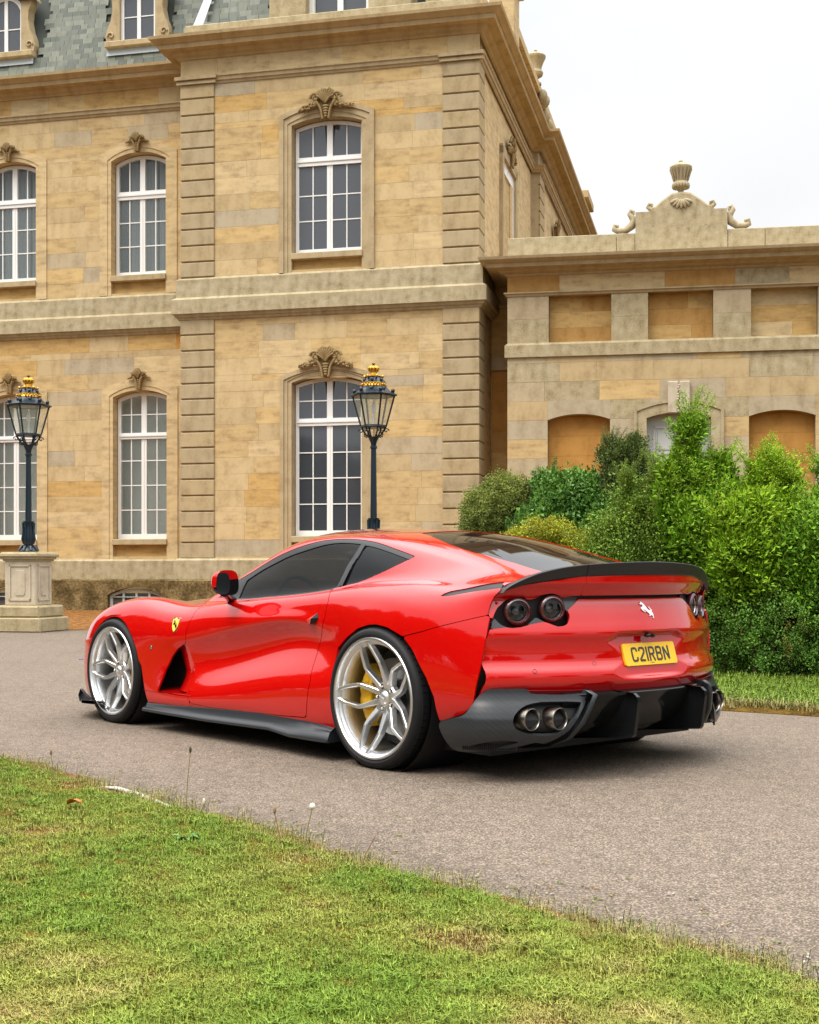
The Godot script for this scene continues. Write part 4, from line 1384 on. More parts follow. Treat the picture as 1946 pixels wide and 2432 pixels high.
func lamp(l: Node3D, twist: float) -> void:
	var b := MB.new()
	var prof := []
	for q in [[0.16, 0.0], [0.165, 0.02], [0.15, 0.035], [0.135, 0.06], [0.10, 0.085], [0.075, 0.11], [0.075, 0.125], [0.09, 0.15], [0.10, 0.19], [0.095, 0.25], [0.085, 0.33], [0.078, 0.42], [0.07, 0.47], [0.085, 0.505], [0.095, 0.52], [0.06, 0.525], [0.0, 0.526]]:
		prof.append(Vector2(q[0], q[1]))
	b.lathe(prof, 16)
	for i in 8:
		var a := TAU * i / 8
		b.tube([Vector3(cos(a) * 0.16, 0.02, sin(a) * 0.16), Vector3(cos(a) * 0.12, 0.09, sin(a) * 0.12), Vector3(cos(a) * 0.085, 0.115, sin(a) * 0.085)], [0.024, 0.028, 0.01], 6)
		b.tube([Vector3(cos(a) * 0.085, 0.14, sin(a) * 0.085), Vector3(cos(a) * 0.102, 0.22, sin(a) * 0.102), Vector3(cos(a) * 0.085, 0.34, sin(a) * 0.085), Vector3(cos(a) * 0.098, 0.5, sin(a) * 0.098)], [0.012, 0.024, 0.02, 0.012], 6)
	part("base", b, M.lamp_iron, l)
	b = MB.new()
	b.lathe([Vector2(0.056, 0.5), Vector2(0.043, 1.62), Vector2(0.058, 1.625), Vector2(0.058, 1.66), Vector2(0.044, 1.67), Vector2(0.05, 1.72), Vector2(0.085, 1.79), Vector2(0.09, 1.81), Vector2(0.0, 1.815)], 8)
	part("column", b, M.lamp_iron, l)
	b = MB.new()
	for i in 6:   # scrolled cradle under the lantern
		var a := TAU * i / 6 + twist
		var c := Vector3(cos(a), 0, sin(a))
		b.tube([c * 0.06 + Vector3(0, 1.80, 0), c * 0.12 + Vector3(0, 1.84, 0), c * 0.16 + Vector3(0, 1.90, 0), c * 0.185 + Vector3(0, 1.955, 0)], [0.014, 0.014, 0.013], 6)
		var pts := []
		for j in 14:
			var t := j * 0.55
			var r := 0.042 * (1.0 - j / 15.0)
			pts.append(c * (0.205 + cos(t) * r) + Vector3(0, 1.905 + sin(t) * r, 0))
		b.tube(pts, [0.011, 0.010, 0.009], 5)
		b.tube([c * 0.1 + Vector3(0, 1.80, 0), c * 0.145 + Vector3(0, 1.82, 0), c * 0.15 + Vector3(0, 1.855, 0), c * 0.13 + Vector3(0, 1.85, 0)], [0.009], 5)
	b.lathe([Vector2(0.0, 1.95), Vector2(0.205, 1.95), Vector2(0.215, 1.965), Vector2(0.21, 1.985), Vector2(0.0, 1.985)], 6, Transform3D(Basis(Vector3.UP, -twist), Vector3.ZERO))
	part("cradle", b, M.lamp_iron, l)
	var y0 := 1.985
	var y1 := 2.46
	var r0 := 0.205
	var r1 := 0.335
	b = MB.new()
	for i in 6:
		var a := TAU * i / 6 + twist
		var a2 := TAU * (i + 1) / 6 + twist
		var p0 := Vector3(cos(a) * r0, y0, sin(a) * r0)
		var p1 := Vector3(cos(a) * r1, y1, sin(a) * r1)
		var q0 := Vector3(cos(a2) * r0, y0, sin(a2) * r0)
		var q1 := Vector3(cos(a2) * r1, y1, sin(a2) * r1)
		b.tube([p0, p1], [0.014, 0.015], 4)
		b.tube([p1, q1], [0.014], 4)
		b.tube([p0, q0], [0.011], 4)
	part("lantern_frame", b, M.lamp_iron, l)
	for i in 6:
		var a := TAU * i / 6 + twist
		var a2 := TAU * (i + 1) / 6 + twist
		b = MB.new()
		b.quad(Vector3(cos(a2) * r0, y0, sin(a2) * r0), Vector3(cos(a) * r0, y0, sin(a) * r0), Vector3(cos(a) * r1, y1, sin(a) * r1), Vector3(cos(a2) * r1, y1, sin(a2) * r1))
		part("pane", b, M.lamp_glass, l)
	b = MB.new()
	b.lathe([Vector2(0.012, 1.98), Vector2(0.012, 2.2), Vector2(0.03, 2.21), Vector2(0.035, 2.3), Vector2(0.02, 2.36), Vector2(0, 2.37)], 10)
	part("burner", b, M.white, l)
	var six := Transform3D(Basis(Vector3.UP, -twist), Vector3.ZERO)
	b = MB.new()
	b.lathe([Vector2(0.0, 2.45), Vector2(0.375, 2.455), Vector2(0.38, 2.475), Vector2(0.34, 2.50), Vector2(0.275, 2.525), Vector2(0.225, 2.575), Vector2(0.21, 2.60), Vector2(0.0, 2.60)], 6, six)
	for i in 6:
		var a := TAU * i / 6 + twist
		b.blob(Vector3(cos(a) * 0.31, 2.535, sin(a) * 0.31), Vector3(0.035, 0.04, 0.035), 6, 4)
		a += PI / 6
		b.blob(Vector3(cos(a) * 0.2, 2.56, sin(a) * 0.2), Vector3(0.035, 0.045, 0.035), 6, 4)
	b.lathe([Vector2(0.2, 2.66), Vector2(0.2, 2.675), Vector2(0.17, 2.70), Vector2(0.13, 2.75), Vector2(0.115, 2.765), Vector2(0, 2.77)], 6, six)
	for i in 6:
		var a := TAU * i / 6 + twist + PI / 6
		b.blob(Vector3(cos(a) * 0.155, 2.705, sin(a) * 0.155), Vector3(0.028, 0.034, 0.028), 6, 4)
	part("roof", b, M.lamp_iron, l)
	b = MB.new()
	b.lathe([Vector2(0.205, 2.60), Vector2(0.218, 2.605), Vector2(0.205, 2.62), Vector2(0.2, 2.645), Vector2(0.214, 2.655), Vector2(0.2, 2.665)], 6, six)
	for i in 24:
		var a := TAU * i / 24
		b.blob(Vector3(cos(a) * 0.195, 2.632, sin(a) * 0.195), Vector3(0.018, 0.016, 0.018), 6, 4)
	part("gilt_band", b, M.gilt, l)
	b = MB.new()
	for i in 6:
		var a := TAU * i / 6 + twist
		b.blob(Vector3(cos(a) * 0.145, 2.765, sin(a) * 0.145), Vector3(0.026, 0.03, 0.026), 6, 4)
	b.lathe([Vector2(0.12, 2.768), Vector2(0.10, 2.785), Vector2(0.06, 2.80), Vector2(0.055, 2.83), Vector2(0.068, 2.835), Vector2(0.07, 2.85), Vector2(0.06, 2.86), Vector2(0.075, 2.875), Vector2(0.088, 2.90), Vector2(0.075, 2.915), Vector2(0.045, 2.93), Vector2(0.02, 2.935), Vector2(0, 2.935)], 16)
	for i in 10:
		var a := TAU * i / 10
		b.tube([Vector3(cos(a) * 0.07, 2.85, sin(a) * 0.07), Vector3(cos(a) * 0.092, 2.895, sin(a) * 0.092), Vector3(cos(a) * 0.05, 2.93, sin(a) * 0.05), Vector3(0, 2.94, 0)], [0.012, 0.014, 0.01], 5)
	part("crown", b, M.gilt, l)
	b = MB.new()
	b.lathe([Vector2(0.012, 2.935), Vector2(0.012, 2.955), Vector2(0.03, 2.965), Vector2(0.028, 2.975), Vector2(0.0, 2.98)], 8)
	part("finial", b, M.lamp_iron, l)


# ---------------------------------------------------------------- planting
# one twig's worth of leaves inside a ball of radius 1; n leaves, each `size` long
func leaf_cluster(sd: int, n: int, size: float, slim: float, upright := 0.0) -> ArrayMesh:
	var r := RandomNumberGenerator.new()
	r.seed = sd
	var b := MB.new()
	b.colored = true
	for i in n:
		var p := Vector3(r.randfn(0, 0.42), r.randfn(0, 0.42), r.randfn(0, 0.42))
		var d := (p * 0.8 + Vector3(r.randfn(0, 0.6), r.randfn(0, 0.6) + 0.25 + upright, r.randfn(0, 0.6))).normalized()
		var s := d.cross(Vector3(r.randfn(), r.randfn(), r.randfn())).normalized()
		var up := s.cross(d)
		var l := size * r.randf_range(0.7, 1.25)
		var w := l * slim
		var k := r.randf_range(0.72, 1.2)
		b.tint = Color(k * r.randf_range(0.92, 1.1), k, k * r.randf_range(0.85, 1.05))
		var tip := p + d * l - up * l * 0.12
		var mid := p + d * l * 0.45 + up * l * 0.03
		var a := mid + s * w + up * w * 0.35
		var c := mid - s * w + up * w * 0.35
		var na := (up + s * 0.35).normalized()
		var nc := (up - s * 0.35).normalized()
		b.tri(p, a, tip, na, na, na); b.tri(p, tip, c, nc, nc, nc)
	return b.mesh()


func scatter(called: String, parent: Node, mesh: Mesh, m: Material, spots: Array, shades: Array) -> void:
	var mm := MultiMesh.new()
	mm.transform_format = MultiMesh.TRANSFORM_3D
	mm.use_colors = true
	mm.mesh = mesh
	mm.instance_count = spots.size()
	for i in spots.size():
		mm.set_instance_transform(i, spots[i])
		mm.set_instance_color(i, shades[i])
	var o := MultiMeshInstance3D.new()
	o.name = called
	o.multimesh = mm
	o.material_override = m
	o.set_meta("kind", "stuff")
	parent.add_child(o, true)


# blobs: [centre, radii]; the leaves sit on the skin of their union, thinned towards the ground
func shrub(called: String, label: String, category: String, blobs: Array, count: int, size: float, mesh: Mesh, m: Material, tone: Color, vary: float, opts := {}) -> Node3D:
	var base: Vector3 = blobs[0][0] * Vector3(1, 0, 1)
	var root := thing(called, label, category, base)
	var area := 0.0
	var areas := []
	for q in blobs:
		var r: Vector3 = q[1]
		var a := r.x * r.y + r.y * r.z + r.x * r.z
		area += a
		areas.append(a)
	var spots := []
	var shades := []
	var nz := FastNoiseLite.new()
	nz.seed = hash(called + label) % 1000
	nz.frequency = 3.0
	for k in blobs.size():
		var c: Vector3 = blobs[k][0]
		var r: Vector3 = blobs[k][1]
		for i in int(count * areas[k] / area):
			var d := Vector3(rng.randfn(), rng.randfn(), rng.randfn()).normalized()
			var bump := 1.0 + 0.5 * nz.get_noise_3dv(c + d * 1.1)
			var deep := rng.randf()
			var p := c + d * r * bump * (1.0 - 0.28 * deep * deep)
			if p.y < 0.03: continue
			var hidden := false
			for j in blobs.size():
				if j != k and ((p - blobs[j][0]) / blobs[j][1]).length() < 0.72: hidden = true
			if hidden: continue
			var b := Basis(Vector3.UP, rng.randf() * TAU) * Basis(Vector3.RIGHT, rng.randfn(0, 0.5))
			spots.append(Transform3D(b.scaled(Vector3.ONE * size * rng.randf_range(0.75, 1.3)), p - base))
			var v := 1.0 + vary * nz.get_noise_3dv(p * 1.7) * 1.6 + rng.randfn(0, 0.09)
			var top_tint := clampf((d.y + 0.2) * 0.5 + rng.randfn(0, 0.2), 0.0, 1.0) * float(opts.get("top_tint", 0.35))  # leaf colour turns lighter and yellower towards the top
			var col := Color(tone.r * (1.0 + top_tint * 0.9), tone.g * (1.0 + top_tint * 0.5), tone.b * (1.0 - top_tint * 0.2))
			shades.append(Color(col.r * v, col.g * v, col.b * v))
	var st := MB.new()
	# wands that stand out of the mass
	for i in int(opts.get("shoots", 0)):
		var q: Array = blobs[rng.randi() % blobs.size()]
		var d := Vector3(rng.randfn(), absf(rng.randfn()) + 0.25, rng.randfn()).normalized()
		var p: Vector3 = q[0] + d * q[1] * 0.85
		if p.y < 0.35: continue
		var way := (d * 0.5 + Vector3(0, 1.0, 0) + Vector3(rng.randfn(), 0, rng.randfn()) * 0.22).normalized()
		var long := rng.randf_range(0.12, 0.34) * float(opts.get("reach", 1.0))
		var pts := []
		var n := 7
		for j in n:
			var t := j / (n - 1.0)
			var at := p + way * long * t + Vector3(d.x, -0.35, d.z) * long * 0.22 * t * t
			pts.append(at - base)
			if j > 0:
				var c := size * lerpf(0.62, 0.34, t)
				spots.append(Transform3D(Basis(Vector3.UP, rng.randf() * TAU).scaled(Vector3(c, c, c)), at - base))
				var v := rng.randf_range(0.95, 1.35)
				shades.append(Color(tone.r * 1.35 * v, tone.g * 1.15 * v, tone.b * v))
		st.tube(pts, [0.006, 0.004, 0.002], 4)
	scatter("foliage", root, mesh, m, spots, shades)
	for i in int(opts.get("stems", 7)):
		var q: Array = blobs[rng.randi() % blobs.size()]
		var c: Vector3 = q[0] - base
		var r: Vector3 = q[1]
		var foot := Vector3(c.x * 0.7 + rng.randfn(0, 0.08), 0.0, c.z * 0.7 + rng.randfn(0, 0.08))
		var top := c + Vector3(rng.randfn(0, 0.35), rng.randf_range(-0.1, 0.5), rng.randfn(0, 0.35)) * r
		st.tube([foot, foot.lerp(top, 0.5) + Vector3(rng.randfn(0, 0.06), 0, rng.randfn(0, 0.06)), top], [0.028, 0.02, 0.008], 5)
	part("stems", st, M.bark, root)
	return root


func build_planting() -> void:
	var small := leaf_cluster(1, 46, 0.30, 0.36)
	var tight := leaf_cluster(2, 60, 0.22, 0.42)
	var long := leaf_cluster(3, 34, 0.55, 0.2, 0.35)
	var broad := leaf_cluster(4, 30, 0.42, 0.36)
	# the yew ball at the left end, cloud-pruned
	shrub("clipped_shrub", "yellowish green cloud-pruned shrub at the left end of the planting, by the quoins", "shrub", [[Vector3(0.90, 1.66, -15.0), Vector3(0.30, 0.30, 0.3)], [Vector3(1.12, 1.82, -15.1), Vector3(0.30, 0.28, 0.3)], [Vector3(0.78, 1.45, -15.0), Vector3(0.2, 0.22, 0.2)], [Vector3(1.3, 1.6, -15.2), Vector3(0.26, 0.34, 0.3)], [Vector3(1.0, 1.3, -15.1), Vector3(0.3, 0.3, 0.3)]], 3000, 0.062, tight, M.leaf, Color(0.20, 0.255, 0.055), 0.35, {"stems": 14, "top_tint": 0.5, "shoots": 10, "reach": 0.4})
	shrub("ivy_shrub", "dark glossy ivy-like shrub in the middle, under the first blind arch", "shrub", [[Vector3(1.85, 1.62, -14.6), Vector3(0.50, 0.42, 0.45)], [Vector3(2.25, 1.35, -14.3), Vector3(0.46, 0.46, 0.45)], [Vector3(1.55, 1.3, -14.4), Vector3(0.4, 0.42, 0.45)], [Vector3(2.1, 0.8, -14.2), Vector3(1.0, 0.7, 0.6)], [Vector3(1.55, 1.98, -14.8), Vector3(0.13, 0.12, 0.12)]], 4200, 0.10, broad, M.leaf_glossy, Color(0.08, 0.20, 0.04), 0.55, {"stems": 14, "top_tint": 0.8, "shoots": 40, "reach": 0.7})
	shrub("golden_shrub", "low golden green shrub showing just over the car roof", "shrub", [[Vector3(1.36, 1.26, -13.4), Vector3(0.36, 0.26, 0.34)], [Vector3(1.1, 1.1, -13.3), Vector3(0.3, 0.26, 0.3)], [Vector3(1.72, 1.12, -13.3), Vector3(0.36, 0.26, 0.34)], [Vector3(1.4, 0.6, -13.4), Vector3(0.7, 0.5, 0.4)]], 3000, 0.07, tight, M.leaf, Color(0.29, 0.33, 0.026), 0.4, {"top_tint": 0.6, "shoots": 36, "reach": 0.45})
	shrub("dark_shrub", "dark upright box-leaved shrub rising in front of the pale door", "shrub", [[Vector3(2.28, 2.1, -14.2), Vector3(0.18, 0.26, 0.18)], [Vector3(2.42, 2.25, -14.2), Vector3(0.13, 0.2, 0.14)], [Vector3(2.18, 2.28, -14.3), Vector3(0.11, 0.15, 0.12)], [Vector3(2.5, 2.0, -14.2), Vector3(0.12, 0.18, 0.12)], [Vector3(2.36, 1.75, -14.2), Vector3(0.24, 0.4, 0.24)]], 800, 0.075, small, M.leaf, Color(0.10, 0.155, 0.042), 0.45, {"top_tint": 0.6, "shoots": 34, "reach": 0.7})
	shrub("twiggy_shrub", "loose twiggy green shrub with fine upright shoots right of the golden shrub", "shrub", [[Vector3(2.3, 1.2, -12.9), Vector3(0.34, 0.6, 0.36)], [Vector3(2.0, 0.95, -13.0), Vector3(0.34, 0.5, 0.36)], [Vector3(2.62, 1.3, -12.9), Vector3(0.28, 0.6, 0.34)], [Vector3(2.14, 1.65, -12.9), Vector3(0.07, 0.3, 0.07)], [Vector3(2.45, 1.7, -12.9), Vector3(0.09, 0.28, 0.09)], [Vector3(2.4, 0.55, -12.8), Vector3(0.7, 0.5, 0.4)]], 3300, 0.08, small, M.leaf, Color(0.14, 0.25, 0.034), 0.5, {"stems": 26, "top_tint": 0.6, "shoots": 90, "reach": 1.1})
	var shoots := [[Vector3(2.72, 1.38, -12.6), Vector3(0.24, 0.34, 0.26)], [Vector3(2.48, 1.68, -12.6), Vector3(0.06, 0.3, 0.06)], [Vector3(2.78, 1.72, -12.6), Vector3(0.07, 0.2, 0.08)], [Vector3(2.64, 1.98, -12.65), Vector3(0.06, 0.2, 0.06)], [Vector3(2.70, 2.15, -12.6), Vector3(0.03, 0.25, 0.03)], [Vector3(2.70, 2.36, -12.6), Vector3(0.09, 0.05, 0.09)], [Vector3(2.98, 1.9, -12.7), Vector3(0.10, 0.2, 0.10)], [Vector3(2.95, 1.3, -12.5), Vector3(0.3, 0.45, 0.3)]]
	shrub("elder_bush", "tall bright green elder with a single top shoot before the pale door", "bush", shoots, 2600, 0.088, long, M.leaf, Color(0.20, 0.40, 0.03), 0.35, {"stems": 18, "top_tint": 0.5, "shoots": 70, "reach": 1.2})
	shrub("willow_bush", "bright green narrow-leaved bush left of the right-hand blind arch", "bush", [[Vector3(3.40, 1.25, -12.4), Vector3(0.30, 0.46, 0.3)], [Vector3(3.3, 1.70, -12.4), Vector3(0.07, 0.30, 0.07)], [Vector3(3.42, 1.80, -12.4), Vector3(0.07, 0.26, 0.07)], [Vector3(3.54, 1.62, -12.4), Vector3(0.09, 0.34, 0.1)], [Vector3(3.15, 1.2, -12.2), Vector3(0.34, 0.45, 0.28)]], 3000, 0.088, long, M.leaf, Color(0.24, 0.44, 0.026), 0.35, {"stems": 16, "top_tint": 0.5, "shoots": 80, "reach": 1.2})
	shrub("laurel_bush", "broad fresh green bush at the right edge of the picture", "bush", [[Vector3(4.0, 1.2, -12.2), Vector3(0.32, 0.6, 0.36)], [Vector3(3.95, 1.72, -12.3), Vector3(0.08, 0.34, 0.1)], [Vector3(3.75, 1.15, -11.9), Vector3(0.34, 0.48, 0.28)], [Vector3(4.8, 1.4, -12.0), Vector3(0.7, 0.8, 0.5)], [Vector3(6.2, 1.3, -11.6), Vector3(1.0, 0.8, 0.6)]], 4600, 0.09, long, M.leaf, Color(0.18, 0.38, 0.03), 0.4, {"stems": 16, "top_tint": 0.4, "shoots": 80, "reach": 1.1})
	# the box hedge in front
	var hb := []
	for i in 11:
		var t := i / 10.0
		var z := lerpf(-12.85, -9.7, t) - 0.25
		hb.append([Vector3(lerpf(2.1, 6.6, t) + 0.08 * sin(i * 2.1), 0.5, z), Vector3(0.42, 0.56 + 0.06 * sin(i * 1.7), 0.42)])
		hb.append([Vector3(lerpf(2.25, 6.6, t) + 0.2, 0.86 + 0.08 * sin(i * 3.0), z - 0.15), Vector3(0.34, 0.30, 0.32)])
		hb.append([Vector3(lerpf(2.4, 6.6, t) + 0.1 * cos(i * 5.0), 1.15 + 0.14 * sin(i * 4.0), z - 0.2), Vector3(0.2, 0.16, 0.2)])
	shrub("box_hedge", "long dark green box hedge running behind the car's tail to the right", "hedge", hb, 12000, 0.068, small, M.leaf_glossy, Color(0.125, 0.27, 0.045), 0.6, {"stems": 30, "top_tint": 0.7, "shoots": 150, "reach": 0.6})
	var hc := []
	for i in 7:
		hc.append([Vector3(7.2 + i * 2.2, 0.9, -9.2 + i * 1.6), Vector3(1.5, 1.1, 1.0)])
	shrub("box_hedge", "further run of the box hedge, out of the picture on the right", "hedge", hc, 2600, 0.16, small, M.leaf, Color(0.06, 0.13, 0.03), 0.4, {"stems": 10})


# ---------------------------------------------------------------- grass
func tuft(sd: int, n: int, tall: float, spread: float, wide: float) -> ArrayMesh:
	var r := RandomNumberGenerator.new()
	r.seed = sd
	var b := MB.new()
	b.colored = true
	for i in n:
		var a := r.randf() * TAU
		var f := Vector3(cos(a), 0, sin(a))
		var p := Vector3(r.randfn(0, spread), -0.004, r.randfn(0, spread))
		var l := tall * r.randf_range(0.45, 1.2)
		var lean := r.randf_range(0.3, 1.45)
		var side := Vector3(-f.z, 0, f.x).rotated(Vector3.UP, r.randfn(0, 0.5)) * wide * r.randf_range(0.6, 1.2)
		var mid := p + Vector3.UP * l * 0.55 + f * l * 0.25 * lean
		var tip := p + Vector3.UP * l * (0.95 - 0.32 * lean) + f * l * 0.75 * lean
		var k := r.randf_range(0.75, 1.25)
		var dry := r.randf() < 0.24
		b.tint = Color(1.75 * k, 1.15 * k, 2.2 * k) if dry else Color(k * r.randf_range(0.85, 1.2), k, k * 0.9)
		var q := (Vector3.UP * 0.8 + f * 0.5).normalized()
		b.tri(p - side, p + side, mid + side * 0.7, q, q, q); b.tri(p - side, mid + side * 0.7, mid - side * 0.7, q, q, q)
		b.tri(mid - side * 0.7, mid + side * 0.7, tip, q, q, q)
	return b.mesh()


func build_lawn() -> void:
	var e := smooth_line(LAWN_EDGE, 6)
	var poly := e.duplicate()
	poly.append_array(PackedVector2Array([Vector2(9, -12), Vector2(-14, -12), Vector2(-14, 14)]))
	var patch := FastNoiseLite.new()
	patch.seed = 21
	patch.frequency = 0.9
	patch.fractal_octaves = 3
	var fine := FastNoiseLite.new()
	fine.seed = 4
	fine.frequency = 3.2
	var sets := [[], [], []]
	var hues := [[], [], []]
	var near := func(x: float, y: float) -> float:
		var d := 9.0
		for i in e.size() - 1:
			d = minf(d, Geometry2D.get_closest_point_to_segment(Vector2(x, y), e[i], e[i + 1]).distance_to(Vector2(x, y)))
		return d
	for i in 30000:
		# denser towards the camera, inside the field of view and a little beyond
		var t := rng.randf()
		var zf := 2.5 + 5.2 * pow(t, 1.35)
		var x := rng.randf_range(-0.40, 0.40) * zf
		if not Geometry2D.is_point_in_polygon(Vector2(x, zf), poly): continue
		var d: float = near.call(x, zf)
		var p := patch.get_noise_2d(x, zf) + 0.35 * fine.get_noise_2d(x, zf)
		var edge := smoothstep(0.30, 0.02, d)
		var dry := smoothstep(0.30, 0.72, p + 0.55 * edge)
		if dry > 0.6 and rng.randf() < 0.35 + 0.35 * edge: continue
		var kind := 2 if dry > 0.75 else (1 if fine.get_noise_2d(x * 2.0 + 9.0, zf * 2.0) > 0.18 else 0)
		var s := rng.randf_range(0.75, 1.2) * (1.0 - 0.25 * edge) * (1.0 if kind != 1 else 1.15)
		var b := Basis(Vector3.UP, rng.randf() * TAU).scaled(Vector3(s, s * rng.randf_range(0.75, 1.15), s))
		sets[kind].append(Transform3D(b, Vector3(x, 0.03 * smoothstep(0.0, 0.16, d) + 0.004, -zf)))
		var green := Color(0.235, 0.36, 0.04).lerp(Color(0.38, 0.43, 0.075), clampf(0.5 + p * 1.6, 0, 1))
		var straw := Color(0.62, 0.44, 0.20)
		var c := green.lerp(straw, dry * rng.randf_range(0.55, 1.0))
		var k := 1.0 + rng.randfn(0, 0.14)
		hues[kind].append(Color(c.r * k, c.g * k, c.b * k))
	var root := Node3D.new()
	root.name = numbered("grass")
	add_child(root)
	root.set_meta("label", "mown lawn of green and straw-coloured blades in the foreground")
	root.set_meta("category", "grass")
	root.set_meta("kind", "stuff")
	scatter("blades", root, tuft(1, 26, 0.029, 0.014, 0.0011), M.grass, sets[0], hues[0])
	scatter("blades", root, tuft(2, 20, 0.042, 0.016, 0.0013), M.grass, sets[1], hues[1])
	scatter("blades", root, tuft(3, 18, 0.03, 0.018, 0.0010), M.grass, sets[2], hues[2])
	# ragged fringe hanging over the edge of the tarmac
	var fr := []
	var fh := []
	for i in 900:
		var k := rng.randi() % (e.size() - 1)
		var p: Vector2 = e[k].lerp(e[k + 1], rng.randf())
		if p.y < 2.6 or p.y > 8.5 or absf(p.x) > 0.42 * p.y: continue
		if fine.get_noise_2d(p.x * 3.0, p.y * 3.0) < -0.12: continue
		var s := rng.randf_range(0.35, 1.1)
		fr.append(Transform3D(Basis(Vector3.UP, rng.randf() * TAU).scaled(Vector3(s, s, s)), Vector3(p.x + rng.randfn(0, 0.035), 0.008, -p.y + rng.randfn(0.02, 0.035))))
		var c := Color(0.24, 0.32, 0.05).lerp(Color(0.6, 0.46, 0.22), rng.randf() * 0.9)
		fh.append(c)
	scatter("edge_blades", root, tuft(7, 13, 0.075, 0.016, 0.0012), M.grass, fr, fh)
	# verge under the hedge
	var vr := []
	var vh := []
	var vl := smooth_line(VERGE_EDGE, 6)
	for i in 9000:
		var x := rng.randf_range(1.0, 5.2)
		var zf := rng.randf_range(8.6, 14.0)
		var edge := -1.0
		for k in vl.size() - 1:
			if (vl[k].x - x) * (vl[k + 1].x - x) <= 0.0: edge = lerpf(vl[k].y, vl[k + 1].y, (x - vl[k].x) / (vl[k + 1].x - vl[k].x + 1e-6))
		if edge < 0.0 or zf < edge + 0.12 + 0.06 * fine.get_noise_2d(x * 4.0, 0.0) or zf > edge + 3.2: continue
		var b := Basis(Vector3.UP, rng.randf() * TAU).scaled(Vector3.ONE * rng.randf_range(1.4, 2.4))
		vr.append(Transform3D(b, Vector3(x, 0.03, -zf)))
		var c := Color(0.22, 0.34, 0.045).lerp(Color(0.5, 0.38, 0.18), smoothstep(0.45, 0.1, zf - edge) * 0.8)
		vh.append(c * rng.randf_range(0.8, 1.2))
	scatter("verge_blades", root, tuft(9, 22, 0.042, 0.02, 0.002), M.grass, vr, vh)
	var bits := []
	var bh := []
	for i in 260:
		var k := rng.randi() % (e.size() - 1)
		var p: Vector2 = e[k].lerp(e[k + 1], rng.randf())
		if p.y < 2.6 or p.y > 9.0: continue
		var away := absf(rng.randfn(0, 0.22)) + 0.02
		bits.append(Transform3D(Basis(Vector3.UP, rng.randf() * TAU).scaled(Vector3.ONE * rng.randf_range(0.5, 1.4)), Vector3(p.x + away * 0.75, 0.003, -(p.y + away * 0.66))))
		bh.append([Color(0.36, 0.25, 0.13), Color(0.2, 0.17, 0.13), Color(0.5, 0.46, 0.4), Color(0.2, 0.24, 0.07)][rng.randi() % 4])
	var flake := MB.new()
	flake.colored = true
	flake.box(Vector3(0, 0.001, 0), Vector3(0.011, 0.002, 0.004))
	flake.box(Vector3(0.012, 0.002, 0.006), Vector3(0.005, 0.004, 0.005), Basis(Vector3.UP, 0.7))
	scatter("clippings", root, flake.mesh(), M.grass, bits, bh)
	# weeds along the edge: thin stalks with seed heads, plantain and a dead leaf
	var stalks := [[Vector3(-0.92, 0.0, -5.42), 0.26, 0.02, "dark seed head on a tall thin stalk at the lawn edge"], [Vector3(-1.62, 0.02, -6.0), 0.15, -0.01, "short brown seed stalk at the far left of the lawn edge"], [Vector3(-0.37, 0.0, -4.62), 0.17, 0.03, "closed white dandelion head, the taller of the pair by the lawn edge"], [Vector3(-0.45, 0.01, -4.6), 0.15, -0.02, "brown bare flower stalk beside the white dandelion"], [Vector3(-0.83, 0.0, -5.2), 0.085, 0.02, "small pale bud by the edging strip end"], [Vector3(-0.16, 0.01, -4.3), 0.13, 0.05, "thin reddish grass stem leaning over the tarmac"]]
	for k in stalks.size():
		var q: Array = stalks[k]
		var t := thing("weed_stalk", q[3], "weed", q[0])
		var b := MB.new()
		var top := Vector3(q[2], q[1], 0.01)
		b.tube([Vector3.ZERO, Vector3(q[2] * 0.3, q[1] * 0.5, 0), top], [0.0022, 0.002, 0.0016], 5)
		part("stem", b, mat(lin(0.22, 0.2, 0.06) if k != 3 and k != 5 else lin(0.3, 0.16, 0.1), 0.7), t)
		if k != 5:
			b = MB.new()
			b.blob(top + Vector3(0, 0.008, 0), Vector3(0.006, 0.014, 0.006) if k != 2 else Vector3(0.011, 0.012, 0.011), 7, 5)
			part("head", b, mat([lin(0.05, 0.045, 0.02), lin(0.2, 0.13, 0.06), lin(0.75, 0.75, 0.62), lin(0.24, 0.16, 0.09), lin(0.6, 0.55, 0.4)][k], 0.8), t)
	for q in [[Vector3(-0.80, 0.03, -4.72), 0.05, "clump of broad plantain leaves in the lawn near the edging"], [Vector3(-0.55, 0.03, -4.05), 0.035, "small flat clover-like weed in the middle of the lawn"]]:
		var t := thing("plantain", q[2], "weed", q[0])
		for i in 7:
			var a := TAU * i / 7.0 + 0.3
			var d := Vector3(cos(a), 0.0, sin(a))
			var s := Vector3(-d.z, 0, d.x)
			var l: float = q[1] * rng.randf_range(0.7, 1.1)
			var rows := []
			for j in 6:
				var u := j / 5.0
				var w := l * 0.26 * sin(PI * (0.1 + 0.9 * u)) + 0.001
				var c := d * l * u + Vector3.UP * l * 0.45 * sin(u * 2.2)
				rows.append(PackedVector3Array([c - s * w + Vector3.UP * w * 0.3, c, c + s * w + Vector3.UP * w * 0.3]))
			var b := MB.new()
			b.skin(rows, false, -1.0)
			b.face(Vector3.UP)
			part("leaf", b, mat(lin(0.08, 0.2, 0.03), 0.6), t)
	var dl := MB.new()
	var rows := []
